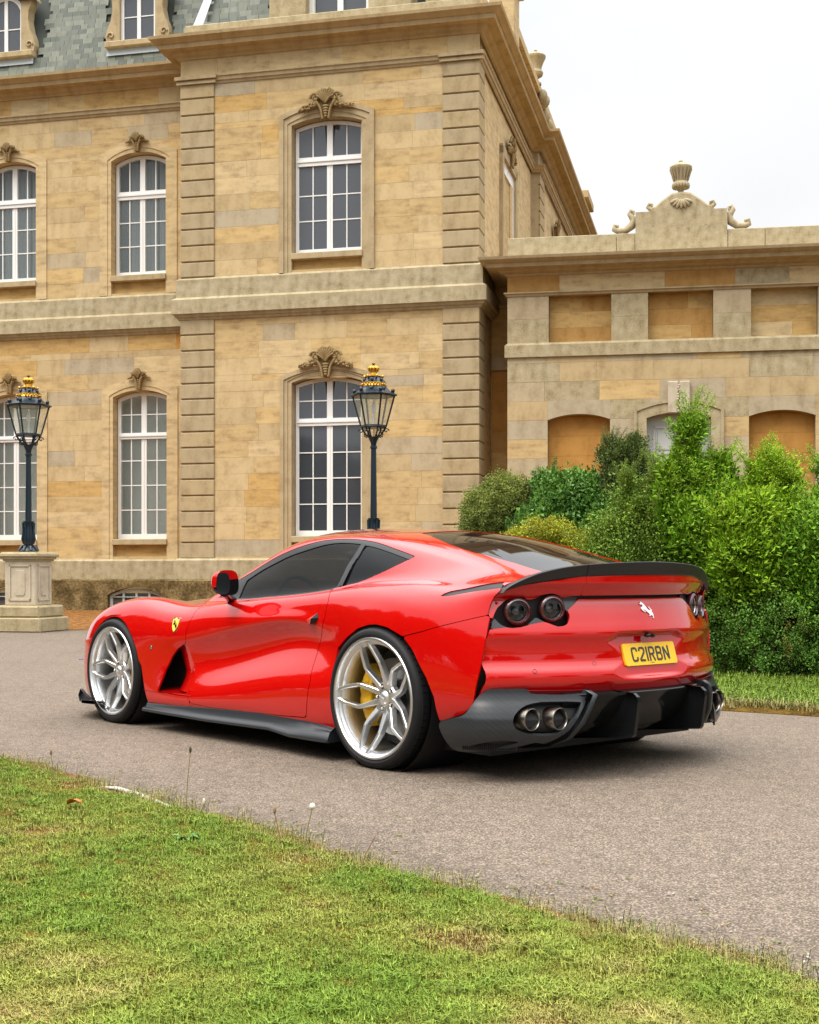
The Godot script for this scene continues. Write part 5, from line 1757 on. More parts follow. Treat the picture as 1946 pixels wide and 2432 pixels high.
	for j in 6:
		var u := j / 5.0
		var w := 0.022 * sin(PI * (0.12 + 0.85 * u))
		rows.append(PackedVector3Array([Vector3(-0.03 + 0.06 * u, 0.012 + 0.012 * sin(u * 3.0), -w), Vector3(-0.03 + 0.06 * u, 0.004 + 0.02 * u, 0), Vector3(-0.03 + 0.06 * u, 0.02 + 0.01 * sin(u * 4.0), w)]))
	dl.skin(rows, false, -1.0)
	dl.face(Vector3.UP)
	var leaf := part(numbered("dead_leaf"), dl, mat(lin(0.5, 0.14, 0.03), 0.7), self)
	leaf.position = Vector3(-1.36, 0.05, -5.35)
	tag(leaf, "curled orange dead leaf on the lawn near the edging", "leaf")
	var bl := MB.new()
	bl.box(Vector3.ZERO, Vector3(0.10, 0.004, 0.02), Basis(Vector3.UP, 0.1))
	var scrap := part(numbered("litter"), bl, mat(lin(0.02, 0.03, 0.4), 0.6), self)
	scrap.position = Vector3(-3.72, 0.004, -15.0)
	tag(scrap, "small blue scrap lying on the tarmac left of the car", "litter")


# ---------------------------------------------------------------- trees out of view round the forecourt, placed to darken reflections in glass and paint
func build_unseen_trees() -> void:
	var mesh := leaf_cluster(11, 40, 0.36, 0.4)
	var at := [[-24, -6, 7.5], [-30, -16, 9.0], [-21, 4, 6.5], [-27, 14, 9.0], [-36, -27, 10.0], [-17, 24, 9.5], [-6, 30, 10.5], [5, 32, 9.5], [15, 28, 10.0], [24, 18, 8.0], [29, 6, 7.0], [27, -4, 5.5], [36, -14, 7.5], [-33, 2, 9.5], [-15.5, -4.5, 5.6], [-16.5, -9.5, 6.2], [-18, -14, 6.4], [-19.5, -19.5, 6.8], [-15, 0.5, 5.4], [-16, 5.5, 5.8], [-21.5, -25.5, 7.2]]  # the nearer ones on the left darken what the car flank reflects
	for k in at.size():
		var h: float = at[k][2]
		var t := thing("tree", "broad green tree at the edge of the forecourt, out of view, placed to darken reflections in paint and glass", "tree", Vector3(at[k][0], 0, at[k][1]), 0.0, "out-of-view trees around the forecourt")
		var spots := []
		var hues := []
		for i in 620:
			var d := Vector3(rng.randfn(), rng.randfn(), rng.randfn()).normalized()
			var r := h * 0.42 * (0.62 + 0.38 * pow(rng.randf(), 0.5)) * (1.0 + 0.2 * sin(d.x * 5.0 + k) * cos(d.z * 4.0 + d.y * 3.0))
			var p := Vector3(d.x * r * 1.05, h * 0.56 + d.y * r * 1.02, d.z * r)
			spots.append(Transform3D(Basis(Vector3.UP, rng.randf() * TAU).scaled(Vector3.ONE * rng.randf_range(0.55, 0.95)), p))
			var v := rng.randf_range(0.7, 1.2)
			hues.append(Color(0.055 * v, 0.10 * v, 0.022 * v))
		scatter("crown", t, mesh, M.leaf, spots, hues)
		var b := MB.new()
		b.tube([Vector3.ZERO, Vector3(0.1, h * 0.25, 0), Vector3(0, h * 0.6, 0.1)], [0.26, 0.2, 0.08], 8)
		part("trunk", b, M.bark, t)


# ---------------------------------------------------------------- the car
# Its own axes: x forward, y up, z to its right; 0 is the ground midway between the axles. Nets are written (along, out to the left, up).
class Sheet:
	var nu := 0
	var nv := 0
	var pu := PackedFloat32Array()
	var pv := PackedFloat32Array()
	var X := PackedVector3Array()
	var N := PackedVector3Array()
	var scale := Vector2.ONE


func make_sheet(pu: PackedFloat32Array, pv: PackedFloat32Array, scale: Vector2, sign: float, f: Callable) -> Sheet:
	var s := Sheet.new()
	s.nu = pu.size(); s.nv = pv.size(); s.pu = pu; s.pv = pv; s.scale = scale
	for i in s.nu:
		for j in s.nv: s.X.push_back(f.call(pu[i], pv[j]))
	for i in s.nu:
		for j in s.nv:
			var a := s.X[maxi(i - 1, 0) * s.nv + j]
			var b := s.X[mini(i + 1, s.nu - 1) * s.nv + j]
			var c := s.X[i * s.nv + maxi(j - 1, 0)]
			var d := s.X[i * s.nv + mini(j + 1, s.nv - 1)]
			s.N.push_back(((b - a).cross(d - c) * sign).normalized())
	return s


func signed(poly: PackedVector2Array, p: Vector2) -> float:
	var inside := false
	var best := 1e9
	var n := poly.size()
	var a := poly[n - 1]
	for k in n:
		var b := poly[k]
		var e := b - a
		var w := p - a
		var t := clampf(w.dot(e) / maxf(e.length_squared(), 1e-12), 0.0, 1.0)
		best = minf(best, (w - e * t).length_squared())
		if (a.y > p.y) != (b.y > p.y) and p.x < a.x + (p.y - a.y) / (b.y - a.y) * e.x: inside = not inside
		a = b
	return sqrt(best) if inside else -sqrt(best)


func smooth_poly(pts: Array, steps := 3) -> Array:   # round a traced outline through its points
	var o := []
	var n := pts.size()
	for i in n:
		var a: Vector2 = pts[(i - 1 + n) % n]
		var b: Vector2 = pts[i]
		var c: Vector2 = pts[(i + 1) % n]
		var d: Vector2 = pts[(i + 2) % n]
		var sharp_b := ((b - a) * Vector2(3, 1)).normalized().dot(((c - b) * Vector2(3, 1)).normalized()) < 0.6
		var sharp_c := ((c - b) * Vector2(3, 1)).normalized().dot(((d - c) * Vector2(3, 1)).normalized()) < 0.6
		var pre := b - (c - b) if sharp_b else a
		var post := c + (c - b) if sharp_c else d
		for k in steps: o.append(b.cubic_interpolate(c, pre, post, float(k) / steps))
	return o


# the piece of a sheet inside every `inc` outline and outside every `exc` outline
func carve(s: Sheet, inc: Array, exc: Array, inset := 0.0022, off := 0.0, lip := 0.012) -> MB:
	var polys := []
	var lo := Vector2(-1e9, -1e9)
	var hi := Vector2(1e9, 1e9)
	for k in inc.size() + exc.size():
		var src: Array = inc[k] if k < inc.size() else exc[k - inc.size()]
		var p := PackedVector2Array()
		var a := Vector2(1e9, 1e9)
		var b := -a
		for q in src:
			var w: Vector2 = q * s.scale
			p.push_back(w); a = a.min(w); b = b.max(w)
		polys.append([p, a - Vector2(0.03, 0.03), b + Vector2(0.03, 0.03)])
		if k < inc.size():
			lo = lo.max(a - Vector2(0.03, 0.03)); hi = hi.min(b + Vector2(0.03, 0.03))
	var D := PackedFloat32Array()
	D.resize(s.nu * s.nv)
	for i in s.nu:
		for j in s.nv:
			var p := Vector2(s.pu[i], s.pv[j]) * s.scale
			var d := 1e9
			if p.x < lo.x or p.y < lo.y or p.x > hi.x or p.y > hi.y: d = -1.0
			else:
				for k in polys.size():
					var q: Array = polys[k]
					var out: bool = p.x < q[1].x or p.y < q[1].y or p.x > q[2].x or p.y > q[2].y
					if k < inc.size(): d = minf(d, -1.0 if out else signed(q[0], p) - inset)
					elif not out: d = minf(d, -signed(q[0], p) - inset)
					if d < -0.2: break
			D[i * s.nv + j] = d
	var m := MB.new()
	for i in s.nu - 1:
		for j in s.nv - 1:
			var q := [i * s.nv + j, (i + 1) * s.nv + j, (i + 1) * s.nv + j + 1, i * s.nv + j + 1]
			var c := 0
			for w in 4: if D[q[w]] > 0.0: c += 1
			if c == 0: continue
			for t in [[0, 1, 2], [0, 2, 3]]:
				var P := []
				var Q := []
				var cut := []
				for w in 3:
					var a: int = q[t[w]]
					var b: int = q[t[(w + 1) % 3]]
					if D[a] > 0.0: P.append(s.X[a]); Q.append(s.N[a])
					if (D[a] > 0.0) != (D[b] > 0.0):
						var f := D[a] / (D[a] - D[b])
						cut.append(P.size())
						P.append(s.X[a].lerp(s.X[b], f)); Q.append(s.N[a].lerp(s.N[b], f).normalized())
				for w in P.size(): P[w] += Q[w] * off
				for w in range(1, P.size() - 1): m.tri(P[0], P[w], P[w + 1], Q[0], Q[w], Q[w + 1])
				if cut.size() == 2 and lip > 0.0:
					var a: Vector3 = P[cut[0]]
					var b: Vector3 = P[cut[1]]
					var na: Vector3 = Q[cut[0]]
					var nb: Vector3 = Q[cut[1]]
					var g := (b - a).cross(na).normalized()
					var mid := Vector3.ZERO
					for w in P: mid += w
					if g.dot(mid / P.size() - a) > 0.0: g = -g
					m.tri(a, b, b - nb * lip, g, g, g); m.tri(a, b - nb * lip, a - na * lip, g, g, g)
	return m


func spline_weights(x: float) -> Array:
	return [(1 - x) * (1 - x) * (1 - x) / 6.0, (3 * x * x * x - 6 * x * x + 4) / 6.0, (-3 * x * x * x + 3 * x * x + 3 * x + 1) / 6.0, x * x * x / 6.0]


func body_point(net: Array, s: float, t: float) -> Vector3:
	var i := mini(int(s), NET.size() - 2)
	var j := mini(int(t), NET[0].size() - 2)
	var A := spline_weights(s - i)
	var B := spline_weights(t - j)
	var p := Vector3.ZERO
	for k in 4:
		for l in 4: p += (net[i + k][j + l] as Vector3) * (A[k] * B[l])
	return Vector3(p.x, p.z, -p.y)


func padded_net() -> Array:
	var rows := []
	for r in NET: rows.append(r.duplicate())
	var first := []
	var last := []
	for j in NET[0].size():
		first.append(NET[0][j] * 2.0 - NET[1][j]); last.append(NET[-1][j] * 2.0 - NET[-2][j])
	rows.push_front(first); rows.push_back(last)
	for r in rows:
		r.push_front(r[0] * 2.0 - r[1])
		r.push_back(r[-2] * Vector3(1, -1, 1))
	return rows


func pchip(xs: Array, ys: Array, x: float) -> float:
	var n := xs.size()
	var i := 0
	while i < n - 2 and x > xs[i + 1]: i += 1
	var slope := func(k: int) -> float: return (ys[k + 1] - ys[k]) / (xs[k + 1] - xs[k])
	var tangent := func(k: int) -> float:
		if k == 0: return slope.call(0)
		if k == n - 1: return slope.call(n - 2)
		var a: float = slope.call(k - 1)
		var b: float = slope.call(k)
		return 0.0 if a * b <= 0.0 else 2.0 * a * b / (a + b)
	var hh: float = xs[i + 1] - xs[i]
	var t: float = (x - xs[i]) / hh
	return (2 * t * t * t - 3 * t * t + 1) * ys[i] + (t * t * t - 2 * t * t + t) * hh * tangent.call(i) + (-2 * t * t * t + 3 * t * t) * ys[i + 1] + (t * t * t - t * t) * hh * tangent.call(i + 1)


const TAIL_UP := [0.38, 0.40, 0.44, 0.47, 0.50, 0.525, 0.55, 0.58, 0.62, 0.66, 0.695, 0.705, 0.72, 0.76, 0.806, 0.84, 0.866, 0.884, 0.91, 0.935, 0.943, 0.975, 1.0]
const TAIL_BACK := [-2.33, -2.345, -2.372, -2.39, -2.393, -2.386, -2.366, -2.352, -2.350, -2.354, -2.362, -2.362, -2.357, -2.340, -2.32, -2.304, -2.292, -2.308, -2.322, -2.341, -2.347, -2.347, -2.35]
const CORNER_U := [-1.80, -1.92, -2.02, -2.09, -2.15, -2.21, -2.255, -2.30, -2.33]
const CORNER_V := [0.93, 0.925, 0.905, 0.865, 0.79, 0.70, 0.6, 0.48, 0.38]
const CORNER_UP := [0.11, 0.13, 0.16, 0.2, 0.24, 0.27, 0.30, 0.33, 0.36, 0.40, 0.43, 0.47]
const CORNER_OUT := [-0.085, -0.045, 0.0, 0.03, 0.045, 0.05, 0.05, 0.042, 0.03, 0.012, 0.004, 0.0]


var recess_poly := PackedVector2Array([Vector2(-0.43, 0.485), Vector2(-0.385, 0.53), Vector2(-0.30, 0.665), Vector2(-0.215, 0.692), Vector2(0.215, 0.692), Vector2(0.30, 0.665), Vector2(0.385, 0.53), Vector2(0.43, 0.485)])


func tail_point(v: float, y: float) -> Vector3:
	var u := pchip(TAIL_UP, TAIL_BACK, y)
	if absf(v) < 0.46 and y < 0.72 and y > 0.46:
		var d := signed(recess_poly, Vector2(v, y))
		var floor_u := -2.320 - 0.29 * (0.645 - y) - 0.38 * v * v
		if floor_u > u: u = lerpf(u, floor_u, smoothstep(-0.012, 0.008, d))
	u += 0.38 * v * v
	if absf(v) > 0.84: u += 3.0 * (absf(v) - 0.84) * (absf(v) - 0.84)
	return Vector3(u, y, -v)


func corner_point(p: float, y: float) -> Vector3:
	var idx := [0, 1, 2, 3, 4, 5, 6, 7, 8]
	var u := pchip(idx, CORNER_U, p)
	var v := pchip(idx, CORNER_V, p)
	var e := 0.001
	var d := Vector2(pchip(idx, CORNER_U, p + e) - pchip(idx, CORNER_U, p - e), pchip(idx, CORNER_V, p + e) - pchip(idx, CORNER_V, p - e)).normalized()
	var o := pchip(CORNER_UP, CORNER_OUT, y)
	return Vector3(u + o * d.y, y, -(v - o * d.x))


func steps(a: float, b: float, n: int) -> PackedFloat32Array:
	var o := PackedFloat32Array()
	for i in n + 1: o.push_back(lerpf(a, b, float(i) / n))
	return o


func both(called: String, b: MB, m: Material, car: Node3D) -> Array:
	return [part(called, b, m, car), part(called, b.flipped(), m, car)]


func mirror_poly(p: Array) -> Array:
	var o := []
	for q in p: o.append(Vector2(-q.x, q.y))
	return o


func build_car() -> void:
	var a := 0.72275374
	var car := thing("sports_car", "glossy red two-door sports car with black spoiler and silver wheels parked on the drive", "car", Vector3(-0.35047, 0, -8.33219))
	car.basis = Basis(Vector3(-sin(a), 0, -cos(a)), Vector3.UP, Vector3(cos(a), 0, -sin(a)))
	var net := padded_net()
	var NS := NET.size() - 1
	var NT: int = NET[0].size() - 1
	var A := make_sheet(steps(0, NS, NS * 15), steps(0, NT, NT * 9), Vector2(0.25, 0.08), 1.0, func(s, t): return body_point(net, s, t))
	# turn normals outward if need be
	if A.N[(A.nu / 2) * A.nv + 30].z > 0.0:
		for i in A.N.size(): A.N[i] = -A.N[i]
	var door_p: Array = P_DOOR
	var win := smooth_poly(P_WINDOW)
	var glass_d := smooth_poly(P_DOOR_GLASS)
	var glass_q := smooth_poly(P_QUARTER_GLASS)
	var rear_g: Array = P_REAR_GLASS
	var fin := smooth_poly(P_FIN_VENT)
	var vent: Array = P_VENT
	var hood_p := [Vector2(-1, 10.5), Vector2(7.25, 10.5), Vector2(7.5, 11.0), Vector2(6.95, 12), Vector2(6.6, 13.5), Vector2(6.45, 16), Vector2(-1, 16)]
	var fender_p := [Vector2(-1, -1), Vector2(7.84, -1)]
	var front_cut := []
	for k in range(3, 16): front_cut.append(door_p[k - 1])   # the door's leading edge, top to bottom
	front_cut.reverse()
	for q in front_cut: fender_p.append(q)
	fender_p.append_array([Vector2(7.54, 8.9), Vector2(7.3, 10.5), Vector2(-1, 10.5)])
	var screen := [Vector2(6.5, 16), Vector2(6.65, 13.5), Vector2(7.0, 12.2), Vector2(7.6, 11.75), Vector2(8.2, 12.35), Vector2(9.0, 12.75), Vector2(9.75, 13.3), Vector2(9.95, 14.2), Vector2(10.0, 16)]
	var all := [Vector2(-1, -1), Vector2(NS + 1, -1), Vector2(NS + 1, NT + 1), Vector2(-1, NT + 1)]
	both("front_wing", carve(A, [fender_p], [P_ARCH_FRONT, vent]), M.red, car)
	both("bonnet", carve(A, [hood_p], []), M.red, car)
	for w in both("door", carve(A, [door_p], [win, vent]), M.red, car): w.set_meta("label", "red door with a scooped flank")
	both("body_side", carve(A, [all], [fender_p, hood_p, door_p, win, screen, rear_g, fin, P_ARCH_REAR, P_ARCH_FRONT, P_BUMPER_SIDE, P_TAIL, vent], 0.0022), M.red, car)
	both("bumper_side", carve(A, [P_BUMPER_SIDE], [P_ARCH_REAR], 0.0022), M.red, car)
	both("window_trim", carve(A, [win], [glass_d, glass_q], 0.0008, -0.002, 0.012), M.rubber_seal, car)
	both("door_window", carve(A, [glass_d], [], -0.004, -0.007, 0.0), M.tinted, car)
	both("quarter_window", carve(A, [glass_q], [], -0.004, -0.007, 0.0), M.quarter_glass, car)
	both("windscreen", carve(A, [screen], [], 0.0, -0.004, 0.01), M.tinted, car)
	both("rear_window", carve(A, [rear_g], [], 0.0, -0.003, 0.012), M.dark_glass, car)
	both("vent_mesh", carve(A, [fin], [], -0.002, -0.005, 0.0), M.wire_mesh, car)
	# dark inner skin, so that joints read as dark lines
	both("inner_shell", carve(A, [all], [P_ARCH_FRONT, P_ARCH_REAR, screen, win, vent, fin, [Vector2(16.5, 0), Vector2(19, 0), Vector2(19, 16), Vector2(16.5, 16)], [Vector2(9.5, 12.2), Vector2(13, 12.2), Vector2(17, 12.6), Vector2(17, 16), Vector2(9.5, 16)]], 0.0, -0.0135, 0.0), M.black, car)
	# window pillar strip between the two side panes
	var ps := MB.new()
	ps.skin([PackedVector3Array([at_net(A, 12.04, 12.0, 0.004), at_net(A, 12.1, 12.0, 0.005), at_net(A, 12.2, 12.0, 0.002)]), PackedVector3Array([at_net(A, 11.93, 11.0, 0.004), at_net(A, 12.0, 11.0, 0.005), at_net(A, 12.1, 11.0, 0.002)]), PackedVector3Array([at_net(A, 11.84, 10.0, 0.004), at_net(A, 11.91, 10.0, 0.005), at_net(A, 12.0, 10.0, 0.002)])], false, 1.0)
	ps.face(Vector3.FORWARD)
	both("pillar_strip", ps, M.grey_carbon, car)
	front_vents(car, A)
	tail(car)
	corners(car)
	spoiler(car)
	skirts(car)
	cabin(car)
	details(car, A)
	for k in 4:
		var rear := k >= 2
		var left := k % 2 == 0
		wheel(car, Vector3(-1.36 if rear else 1.36, 0.358 if rear else 0.343, (-0.982 if rear else -0.962) * (1.0 if left else -1.0)), left, rear)


func at_net(s: Sheet, u: float, v: float, off := 0.0) -> Vector3:
	var i := clampi(int(round((u - s.pu[0]) / (s.pu[1] - s.pu[0]))), 0, s.nu - 1)
	var j := clampi(int(round((v - s.pv[0]) / (s.pv[1] - s.pv[0]))), 0, s.nv - 1)
	return s.X[i * s.nv + j] + s.N[i * s.nv + j] * off


func normal_at(s: Sheet, u: float, v: float) -> Vector3:
	var i := clampi(int(round((u - s.pu[0]) / (s.pu[1] - s.pu[0]))), 0, s.nu - 1)
	var j := clampi(int(round((v - s.pv[0]) / (s.pv[1] - s.pv[0]))), 0, s.nv - 1)
	return s.N[i * s.nv + j]


# the scooped duct behind each front wheel
func front_vents(car: Node3D, A: Sheet) -> void:
	var back := [Vector2(7.40, 5.30), Vector2(7.43, 5.0), Vector2(7.52, 4.39), Vector2(7.7, 3.67), Vector2(7.79, 3.18), Vector2(7.78, 2.77), Vector2(7.72, 2.35)]
	var rows := []
	for i in back.size():
		var p := at_net(A, back[i].x + 0.03, back[i].y)
		var n := normal_at(A, back[i].x + 0.03, back[i].y)
		var row := PackedVector3Array()
		for k in 9:
			var t := k / 8.0
			var deep := 0.004 + 0.11 * t * t
			row.push_back(p + Vector3(0.30 * t, -0.03 * t * (1.0 - i / 6.0), 0) + Vector3(0, 0, deep))
		rows.append(row)
	var b := MB.new()
	b.skin(rows, false, 1.0)
	b.face(Vector3.FORWARD)
	both("vent_wall", b, M.red, car)
	b = MB.new()   # floor of the duct: the sill's top face
	var fr := []
	for k in 9:
		var t := k / 8.0
		var u := 0.40 + 0.56 * t
		var row := PackedVector3Array()
		for j in 5:
			var w := j / 4.0
			row.push_back(Vector3(u, lerpf(0.246, 0.262, w) + 0.02 * (1 - t) * w, -lerpf(0.958, 0.76 + 0.02 * t, w)))
		fr.append(row)
	b.skin(fr, false, 1.0)
	b.face(Vector3.UP)
	both("sill_top", b, M.red, car)
	b = MB.new()
	b.span(Vector3(0.55, 0.24, -0.78), Vector3(0.975, 0.60, -0.74))
	both("duct_lining", b, M.black, car)


func tail(car: Node3D) -> void:
	var ys := PackedFloat32Array()
	for k in TAIL_UP.size() - 1:
		var n := maxi(1, int(round((TAIL_UP[k + 1] - TAIL_UP[k]) / 0.008)))
		for i in n: ys.push_back(lerpf(TAIL_UP[k], TAIL_UP[k + 1], float(i) / n))
	ys.push_back(1.0)
	var T := make_sheet(steps(-0.93, 0.93, 190), ys, Vector2.ONE, 1.0, tail_point)
	if T.N[95 * T.nv + 20].x > 0.0:
		for i in T.N.size(): T.N[i] = -T.N[i]
	var edge: Array = F_EDGE
	var pocket: Array = F_POCKET
	var gap := [Vector2(-0.45, 0.8655), Vector2(0.45, 0.8655), Vector2(0.45, 0.8815), Vector2(-0.45, 0.8815)]
	var lower := [Vector2(0.0, 0.395), Vector2(0.895, 0.395), Vector2(0.895, 0.452)]
	for q in [[0.89, 0.52], [0.886, 0.574], [0.882, 0.638], [0.867, 0.706], [0.851, 0.74], [0.838, 0.775], [0.832, 0.79], [0.70, 0.80], [0.45, 0.866]]: lower.append(Vector2(q[0], q[1]))
	var lo := lower.duplicate()
	lo.append(Vector2(0.0, 0.866))
	var left := lo.duplicate()
	var right := mirror_poly(lower.slice(1))
	right.reverse()
	var whole := lower.slice(1)
	whole.append_array(right)
	part("rear_bumper", carve(T, [whole], [pocket, mirror_poly(pocket), gap], 0.0, 0.0, 0.02), M.red, car)
	var up := []
	for q in edge.slice(0, 6): up.append(q)
	up.reverse()
	up = [Vector2(0.80, 0.772), Vector2(0.842, 0.775), Vector2(0.846, 0.80), Vector2(0.834, 0.83), Vector2(0.822, 0.862), Vector2(0.815, 0.884), Vector2(0.812, 0.896)] + F_SPOILER_LOW.slice(1)
	var lid_c := [Vector2(-0.4115, 0.8815), Vector2(0.4065, 0.8815), Vector2(0.411, 0.93), Vector2(0.412, 0.985), Vector2(-0.412, 0.985), Vector2(-0.411, 0.93)]
	part("boot_lid", carve(T, [lid_c], [], 0.0015, 0.0, 0.02), M.red, car)
	var side := up.duplicate()
	side[side.size() - 1] = Vector2(0.412, 0.985)
	side.append_array([Vector2(0.406, 0.8815), Vector2(0.45, 0.8815), Vector2(0.6, 0.85)])
	part("tail_corner", carve(T, [side], [pocket], 0.001, 0.0, 0.03), M.red, car)
	part("tail_corner", carve(T, [mirror_poly(side)], [mirror_poly(pocket)], 0.001, 0.0, 0.03), M.red, car)
	# dark pocket behind the lamps and the shut line
	var b := MB.new()
	var rows := []
	for i in 41:
		var v := lerpf(-0.818, 0.818, i / 40.0)
		var p := tail_point(v, 0.8)
		rows.append(PackedVector3Array([Vector3(p.x + 0.05, 0.70, -v), Vector3(p.x + 0.05, 0.892, -v)]))
	b.skin(rows, false, 1.0)
	b.face(Vector3(-1, -0.25, 0))
	part("lamp_pocket", b, M.black, car)
	# satin grey corners of the pockets
	for s in [1.0, -1.0]:
		for tri in [[Vector2(0.852, 0.728), Vector2(0.826, 0.786), Vector2(0.806, 0.752), Vector2(0.772, 0.734)], [Vector2(0.522, 0.872), Vector2(0.412, 0.874), Vector2(0.407, 0.866), Vector2(0.486, 0.808), Vector2(0.492, 0.84)], [Vector2(0.70, 0.743), Vector2(0.652, 0.752), Vector2(0.60, 0.757), Vector2(0.642, 0.785)]]:
			var poly := []
			for q in tri: poly.append(Vector2(q.x * s, q.y))
			part("pocket_trim", carve(T, [poly], [], 0.0, -0.010, 0.0), M.grey_carbon, car)
		for q in [[0.718, 0.809], [0.556, 0.820]]:
			var lamp := hub("tail_lamp", car)
			var c := tail_point(q[0] * s, q[1])
			var out := Vector3(-1, 0.02, -0.76 * q[0] * s * 0.9).normalized()
			lamp.position = Vector3(c.x, q[1], c.z) + out * 0.006
			var zb := -out
			var xb := Vector3.UP.cross(out).normalized()
			lamp.basis = Basis(xb, out, xb.cross(out))
			b = MB.new()   # y of the lamp looks out of the car
			b.lathe([Vector2(0.049, -0.012), Vector2(0.051, 0.003), Vector2(0.054, 0.007), Vector2(0.0635, 0.002), Vector2(0.0665, -0.004), Vector2(0.067, -0.014), Vector2(0.066, -0.022), Vector2(0.062, -0.026)], 48)
			part("ring", b, M.ring, lamp)
			b = MB.new()
			b.lathe([Vector2(0.062, -0.024), Vector2(0.058, -0.10)], 40)
			part("housing", b, M.gloss_black, lamp)
			b = MB.new()
			b.lathe([Vector2(0.049, -0.012), Vector2(0.044, -0.03), Vector2(0.036, -0.05), Vector2(0.024, -0.062), Vector2(0.0, -0.066)], 40)
			part("bowl", b, M.gloss_black, lamp)
			b = MB.new()
			b.lathe([Vector2(0.0462, -0.011), Vector2(0.0475, -0.008), Vector2(0.0492, -0.009)], 40)
			part("chrome_edge", b, M.chrome, lamp)
			b = MB.new()
			b.lathe([Vector2(0.0, -0.03), Vector2(0.012, -0.031), Vector2(0.02, -0.036), Vector2(0.022, -0.055)], 24)
			for i in 18:
				var t := TAU * i / 18
				b.blob(Vector3(cos(t) * 0.015, -0.033, sin(t) * 0.015), Vector3(0.003, 0.003, 0.003), 6, 4)
			b.lathe([Vector2(0.030, -0.046), Vector2(0.040, -0.03), Vector2(0.042, -0.032), Vector2(0.032, -0.05)], 20, Transform3D(), 0.3, 1.5)
			part("reflector_core", b, M.lens_grey, lamp)
			b = MB.new()
			b.lathe([Vector2(0.0, -0.004), Vector2(0.03, -0.005), Vector2(0.0485, -0.009)], 40)
			part("lens", b, M.lens, lamp)
	# number plate on the recess floor
	var plate := hub("number_plate", car)
	var p0 := Vector3(-2.357, 0.535, 0.0)
	var p1 := Vector3(-2.325, 0.645, 0.0)
	var upv := (p1 - p0).normalized()
	var rightv := Vector3(0, 0, 1)   # to the right as seen from behind
	var outv := rightv.cross(upv).normalized()
	plate.position = (p0 + p1) * 0.5 + outv * 0.004
	plate.basis = Basis(rightv, upv, outv)
	b = MB.new()
	b.prism(round_rect(0.203, 0.0565, 0.012), -0.012, 0.002, Transform3D(), 0.001)
	part("sheet", b, M.plate_yellow, plate)
	var x := -0.1475
	for ch in "C21RBN":
		b = MB.new()
		var w := glyph(b, ch, x, -0.033, 0.0465, 0.073, 0.0100)
		part("letter", b, M.plate_black, plate)
		x += w + 0.0105
	var tm := TextMesh.new()
	tm.text = "CT CARBON"
	tm.font_size = 16
	tm.pixel_size = 0.0004
	tm.depth = 0.0004
	var mk := part("maker_mark", tm, M.plate_black, plate)
	mk.position = Vector3(0.0, -0.0455, 0.0024)
	# prancing horse
	var hs := hub("horse_emblem", car)
	var hp := tail_point(0.0, 0.806)
	var un := (tail_point(0, 0.83) - tail_point(0, 0.78)).normalized()
	hs.position = hp
	hs.basis = Basis(Vector3(0, 0, 1), un, Vector3(0, 0, 1).cross(un).normalized())
	b = MB.new()
	b.prism(horse(0.091), 0.0005, 0.005, Transform3D(), 0.0012)
	part("horse", b, M.chrome, hs)
	# camera and sensors
	b = MB.new()
	b.blob(Vector3(-2.345, 0.683, -0.02), Vector3(0.018, 0.012, 0.022), 10, 6)
	b.lathe([Vector2(0.0, 0.006), Vector2(0.009, 0.004), Vector2(0.011, -0.01)], 16, Transform3D(Basis(Vector3.BACK, PI / 2), Vector3(-2.362, 0.681, 0.004)))
	part("reversing_camera", b, M.gloss_black, car)
	for q in [[0.688, 0.528], [0.38, 0.556], [-0.38, 0.556], [-0.688, 0.528]]:
		b = MB.new()
		var c := tail_point(q[0], q[1])
		var e1 := (tail_point(q[0], q[1] + 0.01) - tail_point(q[0], q[1] - 0.01)).normalized()
		var e2 := (tail_point(q[0] + 0.01, q[1]) - tail_point(q[0] - 0.01, q[1])).normalized()
		var nn := e1.cross(e2).normalized()
		if nn.x > 0: nn = -nn
		b.lathe([Vector2(0.0095, 0.0008), Vector2(0.011, 0.0012), Vector2(0.0118, -0.002)], 20, Transform3D(Basis(e2, nn, e2.cross(nn)), c))
		part("parking_sensor", b, M.black, car)


func round_rect(hx: float, hy: float, r: float) -> PackedVector2Array:
	var o := PackedVector2Array()
	for k in 4:
		var c := Vector2((hx - r) * [1, -1, -1, 1][k], (hy - r) * [1, 1, -1, -1][k])
		for i in 5:
			var t := PI * 0.5 * (k + i / 4.0)
			o.push_back(c + Vector2(cos(t), sin(t)) * r)
	return o


